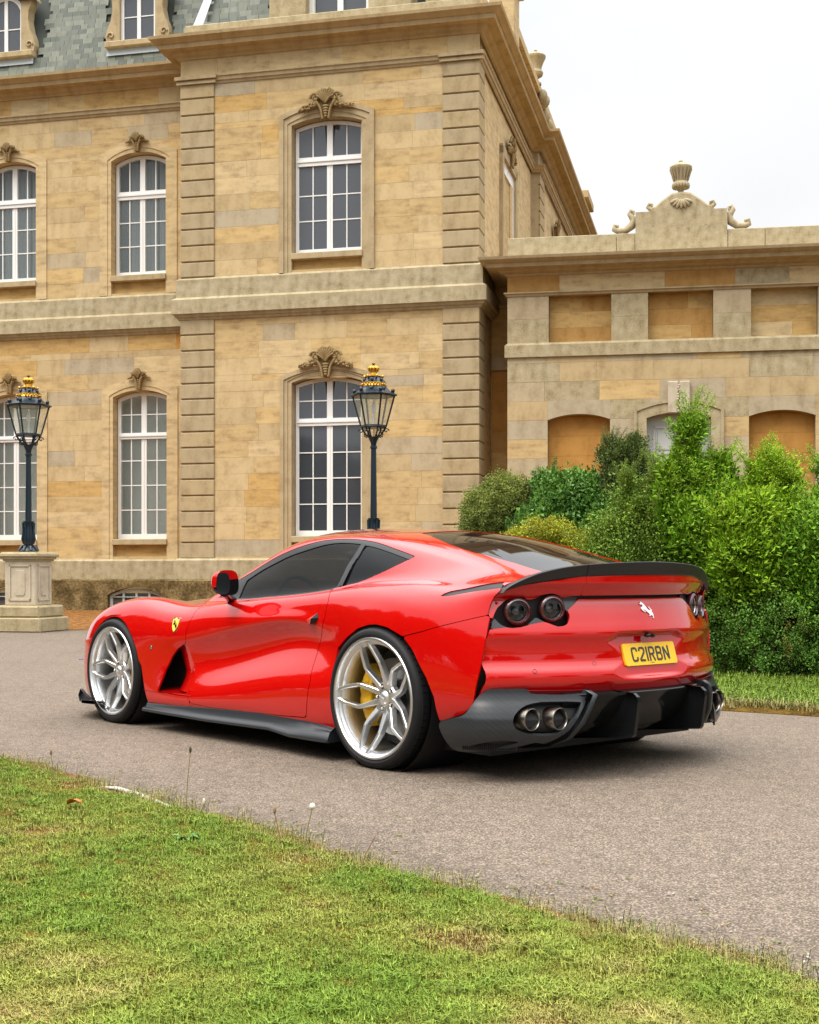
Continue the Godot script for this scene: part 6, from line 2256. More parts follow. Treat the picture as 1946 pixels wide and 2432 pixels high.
# thick strokes of the plate lettering; returns the width used
func glyph(b: MB, ch: String, x: float, y: float, w: float, h: float, s: float) -> float:
	var strokes := {
		"C": [[[1, 0.72], [1, 0.86], [0.86, 1], [0.14, 1], [0, 0.86], [0, 0.14], [0.14, 0], [0.86, 0], [1, 0.14], [1, 0.28]]],
		"2": [[[0, 0.76], [0, 0.87], [0.14, 1], [0.86, 1], [1, 0.87], [1, 0.66], [0.05, 0.1], [0, 0], [1.05, 0]]],
		"1": [[[0, -0.08], [0, 1.08]]],
		"R": [[[0, -0.08], [0, 1], [0.8, 1], [1, 0.84], [1, 0.64], [0.8, 0.48], [0, 0.48]], [[0.5, 0.48], [1, -0.08]]],
		"B": [[[0, 0], [0, 1], [0.8, 1], [0.96, 0.86], [0.96, 0.66], [0.8, 0.53], [0.1, 0.53]], [[0.8, 0.53], [1, 0.38], [1, 0.14], [0.82, 0], [-0.06, 0]]],
		"N": [[[0, -0.08], [0, 1.0], [1, 0.0], [1, 1.08]]],
	}
	var inner := (0.0 if ch == "1" else w - s)
	for line in strokes[ch]:
		var pts := PackedVector2Array()
		for q in line: pts.push_back(Vector2(x + s * 0.5 + q[0] * inner, y + q[1] * (h - s) + s * 0.5 - 0.004))
		for k in pts.size() - 1:   # stroke by stroke, each a hair prouder than the last
			for poly in Geometry2D.offset_polyline(PackedVector2Array([pts[k], pts[k + 1]]), s * 0.5, Geometry2D.JOIN_ROUND, Geometry2D.END_ROUND):
				b.prism(poly, 0.0015, 0.0042 + 0.00006 * k)
	return inner + s


func horse(h: float) -> PackedVector2Array:
	var o := PackedVector2Array()
	for q in [[485, 738], [493, 747], [488, 750], [468, 765], [479, 779], [500, 776], [503, 800], [488, 812], [473, 816], [470, 838], [480, 860], [498, 878], [514, 891], [521, 884], [506, 866], [498, 846], [512, 852], [530, 872], [548, 891], [560, 908], [566, 922], [552, 938], [558, 946], [588, 932], [601, 946], [597, 976], [609, 979], [613, 945], [619, 918], [613, 896], [608, 880], [617, 868], [613, 850], [600, 832], [590, 808], [579, 816], [590, 836], [600, 856], [596, 872], [578, 864], [556, 836], [548, 812], [530, 776], [508, 748], [495, 737]]:
		o.push_back(Vector2((q[0] - 545.0) / 241.0 * h * 1.42, (858.0 - q[1]) / 241.0 * h))
	return o


func corners(car: Node3D) -> void:
	var K := make_sheet(steps(0, 8, 160), steps(0.11, 0.47, 60), Vector2(0.12, 1.0), 1.0, corner_point)
	if K.N[20 * K.nv + 30].z > 0.0:
		for i in K.N.size(): K.N[i] = -K.N[i]
	var piece := smooth_poly(K_PIECE, 2)
	var pk := smooth_poly(K_POCKET, 3)
	var gr := smooth_poly(K_GRILLE, 3)
	both("rear_valance", carve(K, [piece], [pk, gr], 0.0, 0.002, 0.025), M.carbon, car)
	both("exhaust_mesh", carve(K, [pk], [], -0.006, -0.045, 0.0), M.wire_mesh, car)
	both("valance_grille", carve(K, [gr], [], -0.004, -0.012, 0.0), M.black, car)
	var gb := MB.new()
	for i in 26:
		var p := lerpf(1.5, 4.2, i / 25.0)
		gb.box(corner_point(p, 0.183) + Vector3(0.008, 0, 0.006), Vector3(0.004, 0.05, 0.012))
	both("grille_bars", gb, M.matt_black, car)
	# red reflector strip in the top of the valance
	var T := make_sheet(steps(0.40, 0.78, 60), steps(0.40, 0.47, 20), Vector2.ONE, 1.0, tail_point)
	var rf := carve(T, [[Vector2(0.725, 0.446), Vector2(0.69, 0.420), Vector2(0.455, 0.414), Vector2(0.440, 0.436), Vector2(0.452, 0.440)]], [], 0.0, -0.010, 0.004)
	rf.face(Vector3(-1, -0.25, 0))
	both("reflector", rf, M.reflector, car)
	# vent slot between the flank and the bumper
	var b := MB.new()
	var rows := []
	for q in [[-2.115, 0.862, 0.66], [-2.09, 0.87, 0.60], [-2.07, 0.88, 0.53], [-2.05, 0.885, 0.45], [-2.02, 0.89, 0.38]]:
		rows.append(PackedVector3Array([Vector3(q[0] + 0.09, q[2], -(q[1] + 0.02)), Vector3(q[0] + 0.02, q[2], -(q[1] - 0.07))]))
	b.skin(rows, false, 1.0)
	b.face(Vector3(-1, -0.25, 0))
	both("side_slot", b, M.wire_mesh, car)
	# twin tail pipes on each side
	for s in [-1.0, 1.0]:
		for q in [[-2.228, 0.733], [-2.292, 0.610]]:
			b = MB.new()
			var lie := Transform3D(Basis(Vector3.BACK, PI / 2), Vector3(q[0], 0.305, s * q[1]))
			b.lathe([Vector2(0.046, 0.20), Vector2(0.0535, 0.12), Vector2(0.0545, 0.004), Vector2(0.053, -0.003), Vector2(0.050, -0.004), Vector2(0.0475, 0.0), Vector2(0.046, 0.02)].map(func(w): return Vector2(w.x, -w.y)), 40, lie)
			var tp := part("tail_pipe", b, M.steel, car)
			b = MB.new()
			b.lathe([Vector2(0.046, -0.02), Vector2(0.044, -0.15), Vector2(0.0, -0.155)], 32, lie)
			part("bore", b, M.black, tp)
	diffuser(car)


func diffuser(car: Node3D) -> void:
	var b := MB.new()
	var rows := []
	for i in 31:
		var v := lerpf(-0.56, 0.56, i / 30.0)
		var u0 := -2.385 + 0.38 * v * v
		rows.append(PackedVector3Array([Vector3(u0 + 0.03, 0.425, -v), Vector3(u0 - 0.012, 0.418, -v), Vector3(u0 - 0.016, 0.405, -v), Vector3(u0 + 0.02, 0.33, -v), Vector3(u0 + 0.08, 0.245, -v), Vector3(u0 + 0.2, 0.19, -v), Vector3(u0 + 0.5, 0.15, -v), Vector3(u0 + 1.0, 0.125, -v)]))
	b.skin(rows, false, 1.0)
	b.face(Vector3(-1, -0.25, 0))
	part("diffuser", b, M.dark_carbon, car)
	for s in [-1.0, 1.0]:
		# outer strake: the inner edge of the corner, sweeping forward under the car
		b = MB.new()
		var top := [Vector3(-2.33, 0.435, s * 0.455), Vector3(-2.372, 0.415, s * 0.45), Vector3(-2.365, 0.36, s * 0.47), Vector3(-2.335, 0.28, s * 0.50), Vector3(-2.28, 0.205, s * 0.53), Vector3(-2.18, 0.16, s * 0.555), Vector3(-2.0, 0.135, s * 0.58)]
		var r2 := []
		for p in top: r2.append(PackedVector3Array([p + Vector3(0, 0, s * 0.016), p + Vector3(-0.01, 0.0, s * 0.012), p + Vector3(-0.013, 0, 0), p + Vector3(-0.01, 0.0, -s * 0.012), p + Vector3(0, 0, -s * 0.016), p + Vector3(0.16, 0.01, -s * 0.02)]))
		b.skin(r2, false, s)
		part("outer_strake", b, M.carbon, car)
		# big inner fin: a box-like blade that stands proud of the undertray
		b = MB.new()
		var side := PackedVector2Array([Vector2(-2.05, 0.165), Vector2(-2.455, 0.205), Vector2(-2.468, 0.218), Vector2(-2.492, 0.375), Vector2(-2.488, 0.40), Vector2(-2.465, 0.418), Vector2(-2.36, 0.425), Vector2(-2.05, 0.42)])
		b.prism(side, 0.0, 0.028, Transform3D(Basis(), Vector3(0, 0, s * 0.266 - 0.014)), 0.006)
		part("fin", b, M.dark_carbon, car)
		# floor between the outer strake and the fin
		b = MB.new()
		rows = []
		for k in 7:
			var t := k / 6.0
			var v := lerpf(0.28, 0.47, t)
			var u0 := -2.40 + 0.30 * v * v
			rows.append(PackedVector3Array([Vector3(u0 - 0.045 * (1 - t), 0.42, s * v), Vector3(u0 - 0.05 * (1 - t), 0.405, s * v), Vector3(u0 + 0.05, 0.30, s * v), Vector3(u0 + 0.14, 0.22, s * v), Vector3(u0 + 0.3, 0.185, s * v)]))
		b.skin(rows, false, 1.0)
		b.face(Vector3(-1, -0.25, 0))
		part("diffuser_tunnel", b, M.dark_carbon, car)
	b = MB.new()
	b.span(Vector3(-2.0, 0.115, -0.78), Vector3(1.9, 0.15, 0.78))
	part("underbody", b, M.black, car)


func spoiler(car: Node3D) -> void:
	var vb := [0.0, 0.2, 0.412, 0.536, 0.64, 0.704, 0.756, 0.784, 0.812]
	var yb := [0.981, 0.980, 0.976, 0.962, 0.948, 0.936, 0.920, 0.910, 0.896]
	var vt := [0.0, 0.134, 0.318, 0.411, 0.52, 0.635, 0.726, 0.797, 0.812]
	var yt := [1.050, 1.048, 1.041, 1.035, 1.023, 0.998, 0.962, 0.918, 0.899]
	for seg in [[-0.812, -0.4135], [-0.4105, 0.4105], [0.4135, 0.812]]:
		var rows := []
		for i in 41:
			var v := lerpf(seg[0], seg[1], i / 40.0)
			var k := absf(v)
			var low := pchip(vb, yb, k)
			var high := maxf(pchip(vt, yt, k), low + 0.003)
			var c := 0.38 * v * v
			var tall := high - low
			var ahead := 1.0 - pow(k / 0.83, 2.5)
			rows.append(PackedVector3Array([
				Vector3(-2.33 + c, low + 0.001, -v), Vector3(-2.3495 + c, low + 0.001, -v), Vector3(-2.352 + c, low + tall * 0.12, -v), Vector3(-2.357 + c, low + tall * 0.5, -v), Vector3(-2.366 + c, low + tall * 0.9, -v),
				Vector3(-2.367 + c, high - tall * 0.03, -v), Vector3(-2.363 + c, high, -v), Vector3(-2.34 + c, high - tall * 0.02, -v), Vector3(-2.34 + 0.08 * ahead + c, lerpf(high, low + 0.02, 0.5), -v), Vector3(-2.335 + 0.15 * ahead + c, low + 0.018 * ahead, -v), Vector3(-2.33 + 0.2 * ahead + c, low + 0.008 * ahead - 0.004, -v)]))
		var b := MB.new()
		b.skin(rows, false, 1.0)
		b.away(Vector3(-2.27, 0.93, 0.0) + Vector3(0.38 * 0.25, 0, 0) * (0.0 if seg[0] == -0.4105 else 1.0) + Vector3(0, 0, -(seg[0] + seg[1]) * 0.5))
		part("spoiler" if seg[0] == -0.4105 else "spoiler_end", b, M.matt_black, car)


func skirts(car: Node3D) -> void:
	var rows := []
	var us := [0.94, 0.90, 0.6, 0.2, -0.2, -0.45, -0.56, -0.66, -0.78, -0.9, -0.98, -1.01]
	for u in us:
		var top := pchip([-1.05, -0.8, -0.55, 0.2, 0.95], [0.165, 0.20, 0.205, 0.19, 0.155], u)
		var low := pchip([-1.05, -0.66, -0.46, 0.2, 0.95], [0.098, 0.098, 0.115, 0.108, 0.112], u)
		var out := pchip([-1.05, -0.95, -0.66, -0.45, 0.2, 0.95], [0.985, 1.01, 1.0, 0.985, 0.985, 0.975], u)
		var wing := pchip([-1.05, -0.97, -0.75, -0.58, 0.95], [0.05, 0.055, 0.03, 0.0, 0.0], u)
		rows.append(PackedVector3Array([Vector3(u, top + 0.02, -0.93), Vector3(u, top, -0.944), Vector3(u, top - 0.012, -0.95), Vector3(u, lerpf(top, low, 0.5) + wing * 0.2, -(0.957)), Vector3(u, low + 0.028 + wing * 0.5, -(out - 0.014)), Vector3(u, low + 0.018, -out), Vector3(u, low + 0.004, -(out + 0.002)), Vector3(u, low, -(out - 0.006)), Vector3(u, low + 0.004, -0.90), Vector3(u, 0.125, -0.78)]))
	var b := MB.new()
	b.skin(rows, false, 1.0)
	b.away(Vector3(0, 0.15, -0.90) )
	for i in range(0, b.v.size(), 3):
		var mid := (b.v[i] + b.v[i + 1] + b.v[i + 2]) / 3.0
		if (b.n[i] + b.n[i + 1] + b.n[i + 2]).dot(mid - Vector3(mid.x, 0.15, -0.91)) < 0.0: b.turn_over(i)
	for e in [0, rows.size() - 1]:
		for k in range(1, rows[0].size() - 1): b.flat(rows[e][0], rows[e][k], rows[e][k + 1])
	both("side_skirt", b, M.carbon, car)
	# front splitter blade peeping out ahead of the wheel
	b = MB.new()
	var r2 := []
	for i in 25:
		var v := lerpf(-0.99, 0.99, i / 24.0)
		var front := 2.36 - 0.42 * v * v - 0.25 * pow(absf(v), 8.0)
		r2.append(PackedVector3Array([Vector3(front - 0.35, 0.115, -v), Vector3(front, 0.105, -v), Vector3(front + 0.01, 0.112, -v), Vector3(front, 0.125, -v), Vector3(front - 0.3, 0.14, -v)]))
	b.skin(r2, false, 1.0)
	for i in range(0, b.v.size(), 3):
		if b.n[i].y * (b.v[i].y + b.v[i + 1].y + b.v[i + 2].y - 0.348) < 0.0: b.turn_over(i)
	part("front_splitter", b, M.carbon, car)
	b = MB.new()
	b.prism(PackedVector2Array([Vector2(1.66, 0.11), Vector2(1.82, 0.11), Vector2(1.84, 0.15), Vector2(1.81, 0.195), Vector2(1.74, 0.16), Vector2(1.66, 0.13)]), 0.0, 0.02, Transform3D(Basis(), Vector3(0, 0, -0.955)), 0.004)
	both("splitter_winglet", b, M.carbon, car)
	# wheel-arch linings
	for q in [[1.36, 0.343, 0.372], [-1.36, 0.358, 0.392]]:
		b = MB.new()
		var lie := Transform3D(Basis(Vector3.RIGHT, -PI / 2), Vector3(q[0], q[1], 0))
		b.lathe([Vector2(q[2], 0.935), Vector2(q[2], 0.52), Vector2(0.0, 0.52)], 40, lie, 0.0, TAU)
		both("arch_lining", b, M.black, car)


func cabin(car: Node3D) -> void:
	var b := MB.new()
	b.span(Vector3(-1.9, 0.2, -0.76), Vector3(0.95, 0.34, 0.76))
	b.span(Vector3(-1.05, 0.34, -0.66), Vector3(-0.95, 0.82, 0.66))
	part("floor", b, M.leather, car)
	b = MB.new()
	b.bevel_box(Vector3(-1.45, 0.80, 0), Vector3(0.9, 0.2, 1.2), 0.04)
	part("parcel_shelf", b, M.leather, car)
	b = MB.new()
	b.bevel_box(Vector3(0.36, 0.73, 0), Vector3(0.5, 0.2, 1.36), 0.06)
	b.blob(Vector3(0.3, 0.83, -0.36), Vector3(0.14, 0.07, 0.2), 10, 6)
	part("dashboard", b, M.leather, car)
	for s in [-1.0, 1.0]:
		b = MB.new()
		b.bevel_box(Vector3(-0.35, 0.5, s * 0.36), Vector3(0.5, 0.2, 0.46), 0.06)
		b.bevel_box(Vector3(-0.68, 0.78, s * 0.36), Vector3(0.14, 0.55, 0.44), 0.06, Basis(Vector3.BACK, 0.25))
		b.bevel_box(Vector3(-0.78, 1.06, s * 0.36), Vector3(0.10, 0.16, 0.24), 0.04, Basis(Vector3.BACK, 0.2))
		part("seat", b, M.leather, car)
	b = MB.new()
	var pts := []
	for i in 25:
		var t := TAU * i / 24
		pts.append(Vector3(0.08 + 0.05 * sin(t), 0.80 + sin(t) * 0.165, -0.36 + cos(t) * 0.175))
	b.tube(pts, [0.014], 8, false)
	part("steering_wheel", b, M.leather, car)


func details(car: Node3D, A: Sheet) -> void:
	# shields on the front wings
	for s in [-1.0, 1.0]:
		var c := at_net(A, 6.91, 6.89)
		var n := normal_at(A, 6.91, 6.89)
		if s > 0.0:
			c.z = -c.z; n.z = -n.z
		var sh := hub("wing_shield", car)
		var upv := (Vector3.UP - n * n.y).normalized()
		var rt := upv.cross(n).normalized()
		sh.position = c + n * 0.001
		sh.basis = Basis(rt, upv, n)
		var shape := PackedVector2Array([Vector2(0, -0.052), Vector2(0.018, -0.035), Vector2(0.03, -0.012), Vector2(0.036, 0.018), Vector2(0.036, 0.04), Vector2(0.03, 0.045), Vector2(0.012, 0.043), Vector2(0, 0.047), Vector2(-0.012, 0.043), Vector2(-0.03, 0.045), Vector2(-0.036, 0.04), Vector2(-0.036, 0.018), Vector2(-0.03, -0.012), Vector2(-0.018, -0.035)])
		var b := MB.new()
		b.prism(shape, -0.004, 0.004, Transform3D(), 0.001)
		part("rim", b, M.chrome, sh)
		b = MB.new()
		var inner := PackedVector2Array()
		for q in shape: inner.push_back(q * 0.93)
		b.prism(inner, 0.003, 0.0048)
		part("field", b, M.badge_yellow, sh)
		for k in 3:
			b = MB.new()
			b.span(Vector3(-0.032 + 0.0213 * k, 0.034, 0.0046), Vector3(-0.0107 + 0.0213 * k, 0.040, 0.0053))
			part("stripe", b, [mat(lin(0.02, 0.25, 0.06), 0.4), M.white, mat(lin(0.6, 0.01, 0.01), 0.4)][k], sh)
		b = MB.new()
		var hp := horse(0.06)
		for i in hp.size(): hp[i] = Vector2(hp[i].x * 0.8, hp[i].y - 0.002)
		b.prism(hp, 0.0046, 0.0056)
		part("horse", b, M.gloss_black, sh)
	# side markers
	for s in [-1.0, 1.0]:
		var c := at_net(A, 5.91, 4.52)
		var n := normal_at(A, 5.91, 4.52)
		if s > 0.0: c.z = -c.z; n.z = -n.z
		var b := MB.new()
		b.lathe([Vector2(0.0, 0.004), Vector2(0.008, 0.003), Vector2(0.0105, 0.001)], 16, Transform3D(Basis(Quaternion(Vector3.UP, n)), c))
		var mk := part("side_marker", b, M.chrome, car)
		b = MB.new()
		b.lathe([Vector2(0.0105, 0.0012), Vector2(0.0135, 0.002), Vector2(0.015, -0.002)], 16, Transform3D(Basis(Quaternion(Vector3.UP, n)), c))
		part("bezel", b, M.black, mk)
	# door handles: a fin over a dark scoop
	var hb := MB.new()
	var p := func(u: float, y: float, o: float) -> Vector3: return Vector3(u, y, -(0.893 + o))
	var f0: Vector3 = p.call(-0.688, 0.731, -0.004)
	var f1: Vector3 = p.call(-0.79, 0.776, 0.002)
	var f2: Vector3 = p.call(-0.772, 0.745, 0.034)
	var f3: Vector3 = p.call(-0.758, 0.712, 0.03)
	var f4: Vector3 = p.call(-0.70, 0.716, -0.002)
	var f5: Vector3 = p.call(-0.715, 0.735, 0.02)
	hb.flat(f0, f5, f1); hb.flat(f5, f2, f1); hb.flat(f0, f4, f5); hb.flat(f4, f3, f5); hb.flat(f5, f3, f2)
	hb.face(Vector3.FORWARD)
	both("door_handle", hb, M.red, car)
	hb = MB.new()
	hb.flat(f1, f2, p.call(-0.80, 0.75, 0.004)); hb.flat(f2, f3, p.call(-0.785, 0.725, 0.004)); hb.flat(f2, p.call(-0.785, 0.725, 0.004), p.call(-0.80, 0.75, 0.004))
	hb.face(Vector3.FORWARD)
	both("handle_scoop", hb, M.black, car)
	# door mirrors
	for s in [-1.0, 1.0]:
		var mir := hub("door_mirror", car, Vector3(0.02, 0.935, s * 0.968))
		var shell := MB.new()
		var low := MB.new()
		var rows := []
		for i in 17:
			var row := PackedVector3Array()
			var t := i / 16.0   # from the rear opening forward to the nose
			var x := -0.045 + 0.105 * t
			var k := pow(maxf(1.0 - pow(maxf(t - 0.05, 0.0) / 0.95, 2.6), 0.0), 0.5)
			for j in 32:
				var a := TAU * j / 32
				var cx := pow(absf(cos(a)), 0.62) * signf(cos(a))
				var cy := pow(absf(sin(a)), 0.66) * signf(sin(a))
				row.push_back(Vector3(x, cy * 0.074 * k * (1.0 - 0.1 * t) + 0.004 * t, s * (cx * 0.078 * k + 0.006 * t) * (1.0 - 0.06 * cy)))
			rows.append(row)
		var cut := 19   # the lower front of the shell is black
		var top := []
		var bot := []
		for r in rows:
			top.append((r as PackedVector3Array).slice(0, 18) + (r as PackedVector3Array).slice(30, 32))
			bot.append((r as PackedVector3Array).slice(17, 32))
		var t2 := []
		for r in rows:
			var q := PackedVector3Array([r[30], r[31]])
			q.append_array(r.slice(0, 19))
			t2.append(q)
		shell.skin(t2, false, 1.0)
		low.skin(bot, false, 1.0)
		for m in [shell, low]:
			m.away(Vector3(-0.02, 0, 0))
		part("shell", shell, M.red, mir)
		part("lower_shell", low, M.gloss_black, mir)
		var gl := MB.new()
		var ring := MB.new()
		var hood := MB.new()
		for j in 32:
			var shift := Vector3(-0.030, -0.003, s * 0.02)
			var g0: Vector3 = rows[0][j] * Vector3(0, 0.84, 0.6) + shift
			var g1: Vector3 = rows[0][(j + 1) % 32] * Vector3(0, 0.84, 0.6) + shift
			gl.tri(shift, g0, g1, Vector3.LEFT, Vector3.LEFT, Vector3.LEFT)
			var m: MB = hood if rows[0][j].y > 0.028 else ring
			m.tri(rows[0][j], rows[0][(j + 1) % 32], g1, Vector3.LEFT, Vector3.LEFT, Vector3.LEFT)
			m.tri(rows[0][j], g1, g0, Vector3.LEFT, Vector3.LEFT, Vector3.LEFT)
		part("glass", gl, M.mirror_glass, mir)
		part("surround", ring, M.gloss_black, mir)
		part("inner_shell", hood, M.red, mir)
		var arm := MB.new()
		arm.tube([Vector3(0.02, -0.055, s * -0.02), Vector3(0.10, -0.08, s * -0.1), Vector3(0.18, -0.1, s * -0.17)], [0.03, 0.026, 0.03], 10)
		part("arm", arm, M.gloss_black, mir)
	# high brake-light band under the roof edge
	var rb := MB.new()
	var r0 := PackedVector3Array()
	var r1 := PackedVector3Array()
	for i in 21:
		var v := lerpf(-0.30, 0.30, i / 20.0)
		r0.push_back(Vector3(-1.075 - 0.0 * v, 1.2165 - 0.16 * v * v, -v))
		r1.push_back(Vector3(-1.115, 1.205 - 0.16 * v * v, -v))
	rb.skin([r0, r1], false, 1.0)
	rb.face(Vector3.UP)
	part("brake_light_band", rb, M.lens_grey, car)


# z of the wheel looks out of the car
func wheel(car: Node3D, at: Vector3, left: bool, rear: bool) -> void:
	var w := hub("wheel", car, at, PI if left else 0.0)
	var R := 0.360 if rear else 0.345
	var r := 0.3055 if rear else 0.2875
	var wide := 0.315 if rear else 0.275
	var deep := 0.085 if rear else 0.062
	var lie := Transform3D(Basis(Vector3.RIGHT, PI / 2), Vector3.ZERO)   # lathe axis along z
	var b := MB.new()
	var prof := [Vector2(r - 0.004, -0.008), Vector2(r + 0.004, 0.002), Vector2(r + 0.018, 0.010), Vector2(R - 0.022, 0.008), Vector2(R - 0.012, 0.001), Vector2(R - 0.005, -0.014), Vector2(R - 0.001, -0.035), Vector2(R, -0.06)]
	var z := -0.06
	for k in 4:
		var g := -wide * (0.24 + 0.175 * k)
		prof.append_array([Vector2(R, g + 0.006), Vector2(R - 0.007, g + 0.005), Vector2(R - 0.007, g - 0.005), Vector2(R, g - 0.006)])
	prof.append_array([Vector2(R, -wide + 0.05), Vector2(R - 0.006, -wide + 0.012), Vector2(R - 0.03, -wide), Vector2(r, -wide + 0.01)])
	b.lathe(prof, 96, lie)
	for i in 66:   # shoulder blocks
		var a := TAU * i / 66
		var rot := Basis(Vector3.BACK, a)
		b.box(rot * Vector3(R - 0.0008, 0, -0.042), Vector3(0.005, 0.029, 0.046), rot)
		b.box(rot * Vector3(R - 0.0014, 0, -wide * 0.33), Vector3(0.005, 0.029, wide * 0.12), rot * Basis(Vector3.RIGHT, 0.3))
		b.box(rot * Vector3(R - 0.0008, 0, -wide + 0.05), Vector3(0.004, 0.029, 0.05), rot)
	part("tyre", b, M.tyre, w)
	b = MB.new()
	b.lathe([Vector2(r + 0.003, -0.012), Vector2(r + 0.005, 0.004), Vector2(r + 0.001, 0.009), Vector2(r - 0.007, 0.009), Vector2(r - 0.011, 0.004), Vector2(r - 0.013, -0.014), Vector2(r - 0.022, -0.022), Vector2(r - 0.030, -0.024), Vector2(r - 0.034, -0.035), Vector2(r - 0.036, -0.07)], 96, lie)
	part("rim", b, M.alloy, w)
	b = MB.new()
	b.lathe([Vector2(r - 0.036, -0.07), Vector2(r - 0.045, -0.12), Vector2(r - 0.04, -wide + 0.03), Vector2(r - 0.01, -wide + 0.005)], 72, lie)
	part("barrel", b, M.alloy_barrel, w)
	# five pairs of spokes: out from the hub, apart at the knee, together again at the rim
	for k in 5:
		var a := TAU * k / 5.0 + (PI if not left else PI)
		var rot := Basis(Vector3.BACK, a)
		for s in [-1.0, 1.0]:
			b = MB.new()
			var path := [[0.040, 0.017, -deep + 0.004, 0.018, 0.03], [0.075, 0.030, -deep + 0.010, 0.015, 0.034], [r * 0.50, 0.055, -deep * 0.52, 0.0098, 0.034], [r * 0.56, 0.0575, -deep * 0.44, 0.0092, 0.033], [r * 0.80, 0.043, -deep * 0.18 - 0.004, 0.0086, 0.030], [r - 0.012, 0.026, -0.008, 0.009, 0.022]]
			var rows := []
			for i in path.size():
				var q: Array = path[i]
				var q0: Array = path[maxi(i - 1, 0)]
				var q1: Array = path[mini(i + 1, path.size() - 1)]
				var d := Vector2(q1[0] - q0[0], s * (q1[1] - q0[1])).normalized()
				var n := Vector2(-d.y, d.x)
				var c := Vector2(q[0], s * q[1])
				var row := PackedVector3Array()
				for e in [[-1.35, -1.0], [-1.0, -0.12], [-0.72, 0.0], [0.72, 0.0], [1.0, -0.12], [1.35, -1.0]]:
					var o: Vector2 = c + n * q[3] * e[0]
					row.push_back(rot * Vector3(o.x, o.y, q[2] + e[1] * q[4]))
				rows.append(row)
			b.skin(rows, false, 1.0, true)
			for i in range(0, b.n.size(), 3):
				var loc := rot.inverse() * ((b.v[i] + b.v[i + 1] + b.v[i + 2]) / 3.0)
				var x := clampf(loc.x, 0.04, r - 0.012)
				var axis := Vector3(x, s * pchip([0.04, 0.075, r * 0.5, r * 0.8, r - 0.012], [0.017, 0.03, 0.053, 0.042, 0.026], x), loc.z - 0.006)
				if (rot.inverse() * b.n[i]).dot(loc - axis) < 0.0: b.turn_over(i)
			part("spoke", b, M.alloy, w)
	b = MB.new()
	b.lathe([Vector2(0.0, -deep + 0.012), Vector2(0.030, -deep + 0.010), Vector2(0.033, -deep + 0.006), Vector2(0.036, -deep + 0.005), Vector2(0.072, -deep + 0.004), Vector2(0.080, -deep - 0.004), Vector2(0.082, -deep - 0.05)].map(func(q): return Vector2(q.x, q.y)), 48, lie)
	part("wheel_hub", b, M.alloy, w)
	b = MB.new()
	b.lathe([Vector2(0.0, -deep + 0.020), Vector2(0.016, -deep + 0.018), Vector2(0.027, -deep + 0.013), Vector2(0.030, -deep + 0.008)], 32, lie)
	var sp := []
	for i in 13: sp.append(Vector3(0.011 * sin(i * 0.52), -0.009 + 0.0015 * i, -deep + 0.0205))
	b.tube(sp, [0.0014], 5)
	part("centre_cap", b, M.alloy, w)
	for k in 5:
		var a := TAU * k / 5.0 + PI
		var c := Vector3(cos(a) * 0.0585, sin(a) * 0.0585, -deep)
		b = MB.new()
		b.lathe([Vector2(0.0, 0.004), Vector2(0.005, 0.003), Vector2(0.006, 0.009), Vector2(0.0085, 0.009), Vector2(0.0095, 0.003)], 12, Transform3D(lie.basis, c))
		var nut := part("wheel_nut", b, M.chrome, w)
		b = MB.new()
		b.lathe([Vector2(0.0095, 0.0052), Vector2(0.0135, 0.0058), Vector2(0.0138, 0.004)], 16, Transform3D(lie.basis, c))
		part("nut_seat", b, M.black, nut)
	# brake
	b = MB.new()
	b.lathe([Vector2(0.085, -0.150), Vector2(0.115, -0.146), Vector2(0.199, -0.146), Vector2(0.200, -0.18), Vector2(0.115, -0.18)], 64, lie)
	for i in 40:
		var a := TAU * i / 40
		var rr := 0.135 + 0.018 * (i % 3)
		b.lathe([Vector2(0.0, 0.0006), Vector2(0.0035, 0.0006)], 6, Transform3D(lie.basis, Vector3(cos(a) * rr, sin(a) * rr, -0.146)))
	part("brake_disc", b, M.disc, w)
	b = MB.new()
	b.lathe([Vector2(0.0, -0.10), Vector2(0.075, -0.105), Vector2(0.085, -0.12), Vector2(0.085, -0.16)], 32, lie)
	b.lathe([Vector2(r - 0.05, -0.20), Vector2(0.0, -0.205)], 40, lie)
	part("disc_bell", b, M.black, w)
	# caliper: rear one sits ahead of the axle, front one behind it
	var fwd := -1.0 if left else 1.0      # local x that points to the car's nose
	var cen := (PI if fwd < 0 else 0.0) if rear else (0.0 if fwd < 0 else PI)
	var cal := MB.new()
	var rows := []
	for i in 15:
		var t := lerpf(-0.80, 0.80, i / 14.0)
		var bump := 0.010 * maxf(0.0, sin(absf(t) * 9.0))
		var a := cen + t
		var row := PackedVector3Array()
		for q in [[0.128, -0.145], [0.130, -0.105], [0.142, -0.092], [0.195 + bump, -0.092], [0.214 + bump, -0.10], [0.220 + bump, -0.125], [0.220 + bump, -0.2]]:
			row.push_back(Vector3(cos(a) * q[0], sin(a) * q[0], q[1]))
		rows.append(row)
	cal.skin(rows, false, 1.0)
	cal.away(Vector3(cos(cen) * 0.165, sin(cen) * 0.165, -0.16))
	for e in [0, 14]:
		for k in range(1, 6):
			cal.flat(rows[e][0], rows[e][k], rows[e][k + 1])
	for i in 4:
		var a := cen + lerpf(-0.5, 0.5, i / 3.0)
		cal.lathe([Vector2(0.0, 0.004), Vector2(0.016, 0.003), Vector2(0.018, -0.004)], 14, Transform3D(lie.basis, Vector3(cos(a) * 0.172, sin(a) * 0.172, -0.092)))
	var tm := part("brake_caliper", cal, M.yellow, w)
	tm.set_meta("label", "yellow brake caliper")


